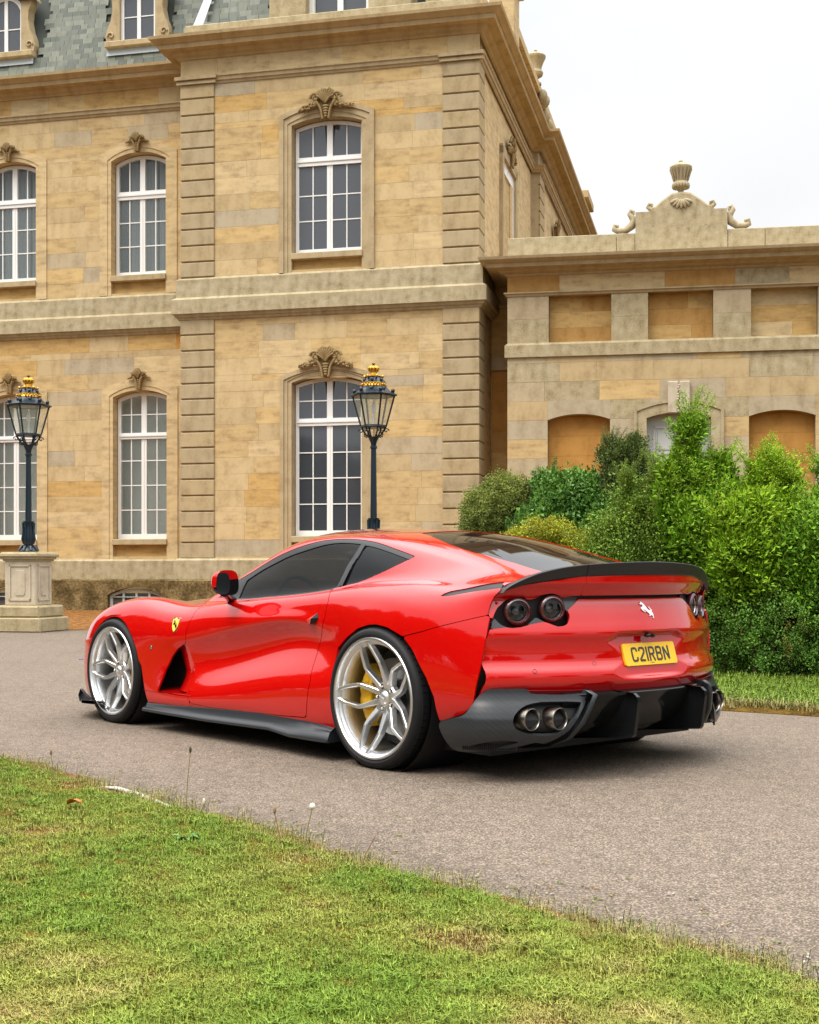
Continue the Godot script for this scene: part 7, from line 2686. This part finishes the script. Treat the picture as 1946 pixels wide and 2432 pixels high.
# ---------------------------------------------------------------- traced shape of the car
# control net of the body: one row per station, (along, out, up) in metres
const NET := [
	[Vector3(2.28, 0.4, 0.16), Vector3(2.28, 0.4197, 0.1865), Vector3(2.28, 0.442, 0.3003), Vector3(2.28, 0.4516, 0.4114), Vector3(2.28, 0.452, 0.4472), Vector3(2.28, 0.4397, 0.5074), Vector3(2.28, 0.4297, 0.5163), Vector3(2.28, 0.4216, 0.5525), Vector3(2.28, 0.4039, 0.5706), Vector3(2.28, 0.3613, 0.5858), Vector3(2.28, 0.3116, 0.596), Vector3(2.28, 0.2527, 0.5999), Vector3(2.28, 0.1748, 0.6048), Vector3(2.28, 0.1327, 0.6111), Vector3(2.28, 0.0719, 0.6098), Vector3(2.28, 0, 0.61)],
	[Vector3(2.1107, 0.6742, 0.1109), Vector3(2.1107, 0.7059, 0.14), Vector3(2.1107, 0.7454, 0.237), Vector3(2.1107, 0.7554, 0.346), Vector3(2.1107, 0.7449, 0.4135), Vector3(2.1107, 0.7408, 0.4817), Vector3(2.1107, 0.7418, 0.4808), Vector3(2.1107, 0.7112, 0.5397), Vector3(2.1107, 0.6707, 0.6001), Vector3(2.1107, 0.5889, 0.6325), Vector3(2.1107, 0.5042, 0.6363), Vector3(2.1107, 0.4128, 0.65), Vector3(2.1107, 0.2936, 0.6536), Vector3(2.1107, 0.1959, 0.6576), Vector3(2.1107, 0.0966, 0.6649), Vector3(2.1107, 0, 0.6625)],
	[Vector3(1.8725, 0.8631, 0.1214), Vector3(1.8725, 0.8944, 0.1506), Vector3(1.8725, 0.9127, 0.25), Vector3(1.8725, 0.9135, 0.3567), Vector3(1.8725, 0.9153, 0.4114), Vector3(1.8725, 0.9083, 0.5097), Vector3(1.8725, 0.9081, 0.5153), Vector3(1.8725, 0.8806, 0.6041), Vector3(1.8725, 0.8451, 0.6463), Vector3(1.8725, 0.7734, 0.6824), Vector3(1.8725, 0.6832, 0.699), Vector3(1.8725, 0.5974, 0.7056), Vector3(1.8725, 0.4412, 0.7094), Vector3(1.8725, 0.2935, 0.7218), Vector3(1.8725, 0.1467, 0.7238), Vector3(1.8725, 0, 0.7326)],
	[Vector3(1.6217, 0.9072, 0.1203), Vector3(1.6217, 0.9391, 0.1495), Vector3(1.6217, 0.9604, 0.2463), Vector3(1.6217, 0.9661, 0.3705), Vector3(1.6217, 0.9655, 0.4323), Vector3(1.6217, 0.9603, 0.5577), Vector3(1.6217, 0.9598, 0.5701), Vector3(1.6217, 0.9357, 0.6682), Vector3(1.6217, 0.9004, 0.7356), Vector3(1.6217, 0.8325, 0.7781), Vector3(1.6217, 0.7216, 0.7791), Vector3(1.6217, 0.582, 0.7541), Vector3(1.6217, 0.4404, 0.7633), Vector3(1.6217, 0.3048, 0.7815), Vector3(1.6217, 0.151, 0.792), Vector3(1.6217, 0, 0.7985)],
	[Vector3(1.36, 0.9109, 0.1174), Vector3(1.36, 0.9433, 0.1467), Vector3(1.36, 0.9605, 0.246), Vector3(1.36, 0.9707, 0.3627), Vector3(1.36, 0.9706, 0.4593), Vector3(1.36, 0.9671, 0.5915), Vector3(1.36, 0.9614, 0.6166), Vector3(1.36, 0.943, 0.708), Vector3(1.36, 0.8939, 0.7786), Vector3(1.36, 0.8196, 0.8292), Vector3(1.36, 0.7154, 0.8274), Vector3(1.36, 0.5808, 0.78), Vector3(1.36, 0.4385, 0.7823), Vector3(1.36, 0.3015, 0.81), Vector3(1.36, 0.1492, 0.8165), Vector3(1.36, 0, 0.8229)],
	[Vector3(1.0977, 0.9098, 0.1326), Vector3(1.0977, 0.9421, 0.1646), Vector3(1.0977, 0.9562, 0.2481), Vector3(1.0977, 0.9601, 0.3678), Vector3(1.0977, 0.9646, 0.4543), Vector3(1.0977, 0.9631, 0.5833), Vector3(1.0977, 0.9588, 0.6267), Vector3(1.0977, 0.9392, 0.7144), Vector3(1.0977, 0.8973, 0.7969), Vector3(1.0977, 0.8149, 0.848), Vector3(1.0977, 0.7007, 0.8351), Vector3(1.0977, 0.5889, 0.7979), Vector3(1.0977, 0.445, 0.7979), Vector3(1.0977, 0.3074, 0.8235), Vector3(1.0977, 0.1522, 0.8389), Vector3(1.0977, 0, 0.8438)],
	[Vector3(0.8503, 0.91, 0.1296), Vector3(0.8503, 0.948, 0.1653), Vector3(0.8503, 0.9544, 0.2236), Vector3(0.8503, 0.9503, 0.3377), Vector3(0.8503, 0.9533, 0.4712), Vector3(0.8503, 0.9568, 0.5714), Vector3(0.8503, 0.9546, 0.6162), Vector3(0.8503, 0.9352, 0.706), Vector3(0.8503, 0.8904, 0.7686), Vector3(0.8503, 0.8148, 0.8116), Vector3(0.8503, 0.6845, 0.8019), Vector3(0.8503, 0.5501, 0.7926), Vector3(0.8503, 0.3944, 0.8018), Vector3(0.8503, 0.2657, 0.8201), Vector3(0.8503, 0.1357, 0.8448), Vector3(0.8503, 0, 0.8482)],
	[Vector3(0.6001, 0.91, 0.13), Vector3(0.6001, 0.9502, 0.1629), Vector3(0.6001, 0.9615, 0.2313), Vector3(0.6001, 0.9323, 0.3098), Vector3(0.6001, 0.9123, 0.4186), Vector3(0.6001, 0.9349, 0.5547), Vector3(0.6001, 0.9401, 0.5854), Vector3(0.6001, 0.9247, 0.6773), Vector3(0.6001, 0.881, 0.7449), Vector3(0.6001, 0.8161, 0.7837), Vector3(0.6001, 0.7747, 0.793), Vector3(0.6001, 0.7514, 0.8133), Vector3(0.6001, 0.6568, 0.845), Vector3(0.6001, 0.4758, 0.8871), Vector3(0.6001, 0.185, 0.9003), Vector3(0.6001, 0, 0.9046)],
	[Vector3(0.3484, 0.91, 0.13), Vector3(0.3484, 0.9495, 0.1801), Vector3(0.3484, 0.9607, 0.2356), Vector3(0.3484, 0.9339, 0.3177), Vector3(0.3484, 0.8626, 0.4362), Vector3(0.3484, 0.89, 0.5606), Vector3(0.3484, 0.9156, 0.5966), Vector3(0.3484, 0.91, 0.6927), Vector3(0.3484, 0.8916, 0.7435), Vector3(0.3484, 0.8463, 0.8016), Vector3(0.3484, 0.7825, 0.8171), Vector3(0.3484, 0.7487, 0.8644), Vector3(0.3484, 0.7207, 0.914), Vector3(0.3484, 0.683, 0.9456), Vector3(0.3484, 0.4791, 0.9999), Vector3(0.3484, 0, 1.0248)],
	[Vector3(0.1097, 0.9102, 0.13), Vector3(0.1097, 0.9493, 0.1836), Vector3(0.1097, 0.9629, 0.2397), Vector3(0.1097, 0.9517, 0.3313), Vector3(0.1097, 0.8424, 0.459), Vector3(0.1097, 0.8939, 0.6276), Vector3(0.1097, 0.9117, 0.6591), Vector3(0.1097, 0.8979, 0.725), Vector3(0.1097, 0.8862, 0.7441), Vector3(0.1097, 0.8425, 0.817), Vector3(0.1097, 0.7889, 0.8191), Vector3(0.1097, 0.7471, 0.9131), Vector3(0.1097, 0.6876, 1.0029), Vector3(0.1097, 0.638, 1.0561), Vector3(0.1097, 0.4447, 1.1265), Vector3(0.1097, 0, 1.1559)],
	[Vector3(-0.1894, 0.9087, 0.13), Vector3(-0.1894, 0.9475, 0.1839), Vector3(-0.1894, 0.964, 0.2769), Vector3(-0.1894, 0.9354, 0.4041), Vector3(-0.1894, 0.8207, 0.5285), Vector3(-0.1894, 0.8876, 0.6748), Vector3(-0.1894, 0.9052, 0.7099), Vector3(-0.1894, 0.8818, 0.7635), Vector3(-0.1894, 0.869, 0.7799), Vector3(-0.1894, 0.8357, 0.845), Vector3(-0.1894, 0.7901, 0.8409), Vector3(-0.1894, 0.7435, 0.973), Vector3(-0.1894, 0.6719, 1.1142), Vector3(-0.1894, 0.6359, 1.1815), Vector3(-0.1894, 0.3547, 1.2603), Vector3(-0.1894, 0, 1.2783)],
	[Vector3(-0.5561, 0.9163, 0.1303), Vector3(-0.5561, 0.9554, 0.1891), Vector3(-0.5561, 0.967, 0.3005), Vector3(-0.5561, 0.9665, 0.4296), Vector3(-0.5561, 0.8201, 0.61), Vector3(-0.5561, 0.8799, 0.7186), Vector3(-0.5561, 0.9039, 0.7553), Vector3(-0.5561, 0.8666, 0.7968), Vector3(-0.5561, 0.8724, 0.8003), Vector3(-0.5561, 0.8368, 0.8669), Vector3(-0.5561, 0.7922, 0.862), Vector3(-0.5561, 0.7384, 0.9891), Vector3(-0.5561, 0.6506, 1.1924), Vector3(-0.5561, 0.6148, 1.2026), Vector3(-0.5561, 0.3716, 1.2456), Vector3(-0.5561, 0, 1.2601)],
	[Vector3(-0.8846, 0.9147, 0.128), Vector3(-0.8846, 0.9528, 0.178), Vector3(-0.8846, 0.971, 0.297), Vector3(-0.8846, 0.9765, 0.4285), Vector3(-0.8846, 0.8813, 0.5824), Vector3(-0.8846, 0.8864, 0.6645), Vector3(-0.8846, 0.896, 0.6982), Vector3(-0.8846, 0.891, 0.7807), Vector3(-0.8846, 0.8796, 0.8455), Vector3(-0.8846, 0.8383, 0.9039), Vector3(-0.8846, 0.7866, 0.8999), Vector3(-0.8846, 0.7424, 1.0324), Vector3(-0.8846, 0.653, 1.1799), Vector3(-0.8846, 0.618, 1.1953), Vector3(-0.8846, 0.3709, 1.2363), Vector3(-0.8846, 0, 1.2489)],
	[Vector3(-1.1199, 0.916, 0.1387), Vector3(-1.1199, 0.9532, 0.1756), Vector3(-1.1199, 0.9756, 0.3007), Vector3(-1.1199, 0.9789, 0.4178), Vector3(-1.1199, 0.9714, 0.5319), Vector3(-1.1199, 0.9481, 0.6495), Vector3(-1.1199, 0.9374, 0.7283), Vector3(-1.1199, 0.9208, 0.8134), Vector3(-1.1199, 0.8878, 0.8889), Vector3(-1.1199, 0.8272, 0.9336), Vector3(-1.1199, 0.7597, 0.9525), Vector3(-1.1199, 0.7373, 1.029), Vector3(-1.1199, 0.665, 1.1379), Vector3(-1.1199, 0.617, 1.1735), Vector3(-1.1199, 0.3683, 1.2123), Vector3(-1.1199, 0, 1.2298)],
	[Vector3(-1.3602, 0.9107, 0.1558), Vector3(-1.3602, 0.9482, 0.1806), Vector3(-1.3602, 0.9772, 0.2936), Vector3(-1.3602, 0.9863, 0.4145), Vector3(-1.3602, 0.99, 0.5526), Vector3(-1.3602, 0.9796, 0.6822), Vector3(-1.3602, 0.9727, 0.7506), Vector3(-1.3602, 0.9497, 0.8354), Vector3(-1.3602, 0.9063, 0.9016), Vector3(-1.3602, 0.8425, 0.9405), Vector3(-1.3602, 0.7728, 0.9468), Vector3(-1.3602, 0.719, 1.0061), Vector3(-1.3602, 0.6605, 1.0956), Vector3(-1.3602, 0.6079, 1.1251), Vector3(-1.3602, 0.3894, 1.1651), Vector3(-1.3602, 0, 1.1822)],
	[Vector3(-1.5977, 0.9016, 0.2003), Vector3(-1.5977, 0.9298, 0.2327), Vector3(-1.5977, 0.9641, 0.3082), Vector3(-1.5977, 0.9853, 0.4391), Vector3(-1.5977, 0.9855, 0.5563), Vector3(-1.5977, 0.9813, 0.6886), Vector3(-1.5977, 0.9742, 0.7602), Vector3(-1.5977, 0.952, 0.841), Vector3(-1.5977, 0.905, 0.9032), Vector3(-1.5977, 0.8471, 0.948), Vector3(-1.5977, 0.777, 0.948), Vector3(-1.5977, 0.7231, 0.9808), Vector3(-1.5977, 0.6486, 1.034), Vector3(-1.5977, 0.5947, 1.0762), Vector3(-1.5977, 0.3895, 1.1071), Vector3(-1.5977, 0, 1.1256)],
	[Vector3(-1.8503, 0.8815, 0.2419), Vector3(-1.8503, 0.9135, 0.2739), Vector3(-1.8503, 0.9397, 0.3567), Vector3(-1.8503, 0.9539, 0.4732), Vector3(-1.8503, 0.9548, 0.5785), Vector3(-1.8503, 0.9481, 0.6972), Vector3(-1.8503, 0.9328, 0.7665), Vector3(-1.8503, 0.912, 0.8223), Vector3(-1.8503, 0.8875, 0.8749), Vector3(-1.8503, 0.8519, 0.8978), Vector3(-1.8503, 0.7902, 0.9309), Vector3(-1.8503, 0.715, 0.9612), Vector3(-1.8503, 0.6271, 1.0024), Vector3(-1.8503, 0.5764, 1.0239), Vector3(-1.8503, 0.3903, 1.0508), Vector3(-1.8503, 0, 1.0722)],
	[Vector3(-2.1, 0.8575, 0.2719), Vector3(-2.1, 0.883, 0.3036), Vector3(-2.1, 0.9056, 0.3911), Vector3(-2.1, 0.9058, 0.4903), Vector3(-2.1, 0.8919, 0.6059), Vector3(-2.1, 0.8737, 0.7086), Vector3(-2.1, 0.8492, 0.7719), Vector3(-2.1, 0.837, 0.8355), Vector3(-2.1, 0.8334, 0.8724), Vector3(-2.1, 0.8415, 0.8989), Vector3(-2.1, 0.8283, 0.9424), Vector3(-2.1, 0.7657, 0.9588), Vector3(-2.1, 0.6763, 0.9664), Vector3(-2.1, 0.6026, 0.9734), Vector3(-2.1, 0.4064, 0.9991), Vector3(-2.1, 0, 1.0067)],
	[Vector3(-2.35, 0.72, 0.29), Vector3(-2.35, 0.7406, 0.3242), Vector3(-2.35, 0.7579, 0.3942), Vector3(-2.35, 0.7566, 0.501), Vector3(-2.35, 0.7458, 0.5989), Vector3(-2.35, 0.7298, 0.7066), Vector3(-2.35, 0.7152, 0.7704), Vector3(-2.35, 0.6989, 0.8353), Vector3(-2.35, 0.6895, 0.8652), Vector3(-2.35, 0.6839, 0.8957), Vector3(-2.35, 0.6536, 0.922), Vector3(-2.35, 0.6012, 0.9358), Vector3(-2.35, 0.5419, 0.9449), Vector3(-2.35, 0.4729, 0.9549), Vector3(-2.35, 0.3291, 0.9658), Vector3(-2.35, 0, 0.9719)],
]
const P_DOOR := [Vector2(8.757, 9.168), Vector2(7.964, 8.864), Vector2(7.519, 8.619), Vector2(7.528, 7.575), Vector2(7.466, 6.886), Vector2(7.4, 6.17), Vector2(7.371, 5.333), Vector2(7.408, 4.928), Vector2(7.499, 4.308), Vector2(7.674, 3.6), Vector2(7.794, 3.136), Vector2(7.788, 2.754), Vector2(7.704, 2.301), Vector2(7.673, 2.045), Vector2(7.734, 1.707), Vector2(7.839, 1.373), Vector2(8.612, 1.129), Vector2(9.998, 1.06), Vector2(10.858, 1.058), Vector2(11.653, 1.184), Vector2(11.712, 1.698), Vector2(11.814, 2.847), Vector2(11.752, 3.409), Vector2(11.717, 4.041), Vector2(11.849, 5.091), Vector2(11.969, 6.822), Vector2(11.973, 7.994), Vector2(11.764, 9.761), Vector2(11.627, 9.801), Vector2(10.187, 9.768), Vector2(8.818, 9.955)]
const P_WINDOW := [Vector2(7.864, 10.621), Vector2(8.04, 11.276), Vector2(8.36, 12.028), Vector2(8.672, 12.066), Vector2(9.167, 12.175), Vector2(9.63, 12.234), Vector2(10.056, 12.245), Vector2(10.433, 12.298), Vector2(10.792, 12.368), Vector2(11.024, 12.378), Vector2(11.624, 12.352), Vector2(12.076, 12.313), Vector2(12.597, 12.224), Vector2(13.153, 12.066), Vector2(13.676, 11.919), Vector2(13.903, 11.856), Vector2(13.768, 11.58), Vector2(13.442, 11.043), Vector2(13.07, 10.55), Vector2(12.564, 10.063), Vector2(12.235, 9.983), Vector2(11.88, 9.911), Vector2(11.627, 9.831), Vector2(10.985, 9.808), Vector2(10.187, 9.798), Vector2(9.498, 9.813), Vector2(8.818, 9.985)]
const P_DOOR_GLASS := [Vector2(8.866, 10.143), Vector2(8.846, 10.936), Vector2(8.854, 11.508), Vector2(9.28, 11.726), Vector2(9.732, 11.794), Vector2(10.133, 11.878), Vector2(10.511, 11.913), Vector2(10.87, 11.985), Vector2(11.096, 12.032), Vector2(11.386, 12.049), Vector2(11.702, 12.019), Vector2(12.119, 11.975), Vector2(12.1, 11.445), Vector2(11.967, 10.74), Vector2(11.836, 10.027), Vector2(11.701, 9.977), Vector2(11.603, 9.952), Vector2(10.962, 9.933), Vector2(10.163, 9.926), Vector2(9.465, 9.954)]
const P_QUARTER_GLASS := [Vector2(12.204, 11.945), Vector2(12.705, 11.865), Vector2(13.249, 11.735), Vector2(13.64, 11.62), Vector2(13.776, 11.593), Vector2(13.429, 11.097), Vector2(13.058, 10.609), Vector2(12.547, 10.144), Vector2(12.22, 10.057), Vector2(11.903, 9.954), Vector2(11.99, 10.638), Vector2(12.141, 11.323)]
const P_ARCH_FRONT := [Vector2(2.487, 0), Vector2(2.75, 1.408), Vector2(2.69, 1.805), Vector2(2.648, 2.175), Vector2(2.624, 2.548), Vector2(2.618, 2.96), Vector2(2.631, 3.467), Vector2(2.663, 3.974), Vector2(2.713, 4.373), Vector2(2.78, 4.746), Vector2(2.863, 5.223), Vector2(2.961, 5.924), Vector2(3.072, 6.306), Vector2(3.195, 6.558), Vector2(3.329, 6.747), Vector2(3.471, 6.888), Vector2(3.619, 6.983), Vector2(3.772, 7.03), Vector2(3.928, 7.028), Vector2(4.084, 6.978), Vector2(4.24, 6.881), Vector2(4.392, 6.74), Vector2(4.54, 6.552), Vector2(4.682, 6.308), Vector2(4.814, 5.979), Vector2(4.937, 5.523), Vector2(5.048, 5.072), Vector2(5.146, 4.713), Vector2(5.228, 4.384), Vector2(5.294, 4.05), Vector2(5.343, 3.695), Vector2(5.457, 3.434), Vector2(5.577, 2.377), Vector2(5.678, 1.492), Vector2(5.758, 0)]
const P_ARCH_REAR := [Vector2(12.643, -0.5), Vector2(12.593, 0.938), Vector2(12.576, 1.817), Vector2(12.538, 2.316), Vector2(12.519, 2.803), Vector2(12.505, 3.116), Vector2(12.524, 4.376), Vector2(12.902, 5.046), Vector2(13.35, 5.584), Vector2(13.776, 5.751), Vector2(14.047, 5.738), Vector2(14.435, 5.519), Vector2(14.905, 5.017), Vector2(15.185, 4.483), Vector2(15.275, 4.24), Vector2(15.579, 3.243), Vector2(15.74, 2.395), Vector2(15.77, 1.024), Vector2(16.12, 0.224), Vector2(16.12, -0.5)]
const P_VENT := [Vector2(7.361, 5.214), Vector2(7.011, 4.732), Vector2(6.774, 4.246), Vector2(6.535, 3.515), Vector2(6.379, 2.811), Vector2(6.233, 2.147), Vector2(6.32, 2.106), Vector2(6.999, 2.206), Vector2(7.558, 2.244), Vector2(7.782, 2.779), Vector2(7.794, 3.136), Vector2(7.674, 3.6), Vector2(7.499, 4.308), Vector2(7.42, 4.901)]
const P_BUMPER_SIDE := [Vector2(14.676, 4.699), Vector2(14.926, 4.999), Vector2(15.486, 5.286), Vector2(16.181, 5.823), Vector2(16.089, 5.746), Vector2(16.835, 6.389), Vector2(16.875, 6.277), Vector2(16.878, 5.684), Vector2(16.884, 5.076), Vector2(16.862, 4.376), Vector2(16.871, 4.558), Vector2(16.859, 4.295), Vector2(16.818, 3.481), Vector2(16.737, 2.691), Vector2(16.672, 2.013), Vector2(16.613, 1.815), Vector2(16.536, 1.648), Vector2(16.378, 1.371), Vector2(16.19, 1.266), Vector2(15.786, 1.044), Vector2(15.186, 0.744), Vector2(14.286, 1.2)]
const P_TAIL := [Vector2(19, 15.5), Vector2(17.804, 15), Vector2(17.769, 14.554), Vector2(17.674, 14.108), Vector2(17.548, 13.662), Vector2(17.428, 13.215), Vector2(17.323, 12.769), Vector2(17.243, 12.323), Vector2(17.163, 11.877), Vector2(17.093, 11.431), Vector2(17.068, 10.985), Vector2(17.038, 10.538), Vector2(17.013, 10.092), Vector2(16.998, 9.646), Vector2(16.983, 9.2), Vector2(16.94, 8.809), Vector2(16.904, 8.457), Vector2(16.867, 7.753), Vector2(16.837, 7.068), Vector2(16.831, 6.562), Vector2(16.835, 6.389), Vector2(16.875, 6.277), Vector2(16.878, 5.684), Vector2(16.884, 5.076), Vector2(16.862, 4.376), Vector2(16.871, 4.558), Vector2(16.859, 4.295), Vector2(16.818, 3.481), Vector2(16.737, 2.691), Vector2(16.672, 2.013), Vector2(16.613, 1.815), Vector2(16.536, 1.648), Vector2(16.378, 1.371), Vector2(16.19, 1.266), Vector2(15.786, 1.044), Vector2(15.786, -1), Vector2(19, -1)]
const P_FIN_VENT := [Vector2(15.676, 7.983), Vector2(15.758, 8.459), Vector2(15.918, 9.027), Vector2(16.391, 9.957), Vector2(16.884, 10.72), Vector2(16.967, 9.626), Vector2(16.682, 9.354), Vector2(16.353, 9.036), Vector2(15.897, 8.156)]
const P_REAR_GLASS := [Vector2(12.6, 15), Vector2(12.606, 14.729), Vector2(12.625, 14.447), Vector2(12.646, 14.246), Vector2(12.669, 14.065), Vector2(12.687, 13.965), Vector2(12.931, 13.919), Vector2(13.218, 13.852), Vector2(14.055, 13.647), Vector2(14.861, 13.574), Vector2(15.072, 13.625), Vector2(15.993, 13.669), Vector2(16.9, 13.594), Vector2(17.6, 13.55), Vector2(17.6, 15.3), Vector2(12.6, 15.3)]
const F_POCKET := [Vector2(0.824, 0.792), Vector2(0.812, 0.81), Vector2(0.8, 0.826), Vector2(0.78, 0.842), Vector2(0.76, 0.858), Vector2(0.744, 0.866), Vector2(0.728, 0.874), Vector2(0.704, 0.88), Vector2(0.676, 0.876), Vector2(0.664, 0.866), Vector2(0.644, 0.864), Vector2(0.624, 0.87), Vector2(0.608, 0.884), Vector2(0.588, 0.89), Vector2(0.564, 0.894), Vector2(0.544, 0.892), Vector2(0.528, 0.886), Vector2(0.5, 0.874), Vector2(0.452, 0.874), Vector2(0.412, 0.876), Vector2(0.404, 0.866), Vector2(0.484, 0.812), Vector2(0.48, 0.792), Vector2(0.488, 0.772), Vector2(0.504, 0.75), Vector2(0.524, 0.74), Vector2(0.556, 0.736), Vector2(0.58, 0.746), Vector2(0.612, 0.76), Vector2(0.652, 0.754), Vector2(0.688, 0.746), Vector2(0.724, 0.736), Vector2(0.764, 0.732), Vector2(0.788, 0.736), Vector2(0.856, 0.726), Vector2(0.84, 0.762)]
const F_EDGE := [Vector2(0.804, 0.894), Vector2(0.808, 0.884), Vector2(0.812, 0.86), Vector2(0.832, 0.83), Vector2(0.844, 0.804), Vector2(0.848, 0.794), Vector2(0.84, 0.788), Vector2(0.856, 0.75), Vector2(0.872, 0.706), Vector2(0.876, 0.638), Vector2(0.868, 0.656), Vector2(0.868, 0.628), Vector2(0.872, 0.574), Vector2(0.896, 0.506), Vector2(0.892, 0.452)]
const F_SPOILER_LOW := [Vector2(0.804, 0.896), Vector2(0.784, 0.91), Vector2(0.756, 0.92), Vector2(0.704, 0.936), Vector2(0.64, 0.948), Vector2(0.536, 0.962), Vector2(0.412, 0.976)]
const K_PIECE := [Vector2(0.5, 0.284), Vector2(1.1, 0.304), Vector2(1.62, 0.322), Vector2(1.86, 0.348), Vector2(2.04, 0.378), Vector2(2.22, 0.406), Vector2(2.64, 0.436), Vector2(3.06, 0.448), Vector2(3.78, 0.448), Vector2(4.6, 0.448), Vector2(4.76, 0.436), Vector2(4.9, 0.424), Vector2(5.42, 0.42), Vector2(6.1, 0.416), Vector2(7.06, 0.42), Vector2(7.18, 0.436), Vector2(7.34, 0.436), Vector2(7.24, 0.388), Vector2(6.92, 0.34), Vector2(6.64, 0.296), Vector2(6.38, 0.252), Vector2(5.98, 0.218), Vector2(5.38, 0.19), Vector2(4.98, 0.198), Vector2(4.1, 0.174), Vector2(2.62, 0.156), Vector2(1.24, 0.142), Vector2(0.76, 0.146), Vector2(0.66, 0.164), Vector2(0.54, 0.208), Vector2(0.42, 0.256)]
const K_POCKET := [Vector2(5.3, 0.386), Vector2(4.72, 0.376), Vector2(4.32, 0.354), Vector2(4.04, 0.32), Vector2(3.98, 0.294), Vector2(4.14, 0.264), Vector2(4.46, 0.244), Vector2(5.1, 0.232), Vector2(5.62, 0.232), Vector2(5.88, 0.236), Vector2(6.22, 0.258), Vector2(6.5, 0.296), Vector2(6.76, 0.336), Vector2(6.98, 0.378), Vector2(6.34, 0.384), Vector2(5.24, 0.386)]
const K_GRILLE := [Vector2(1.34, 0.162), Vector2(2.28, 0.19), Vector2(3.08, 0.206), Vector2(3.58, 0.21), Vector2(4.34, 0.202), Vector2(3.74, 0.182), Vector2(3.06, 0.166), Vector2(1.94, 0.158)]
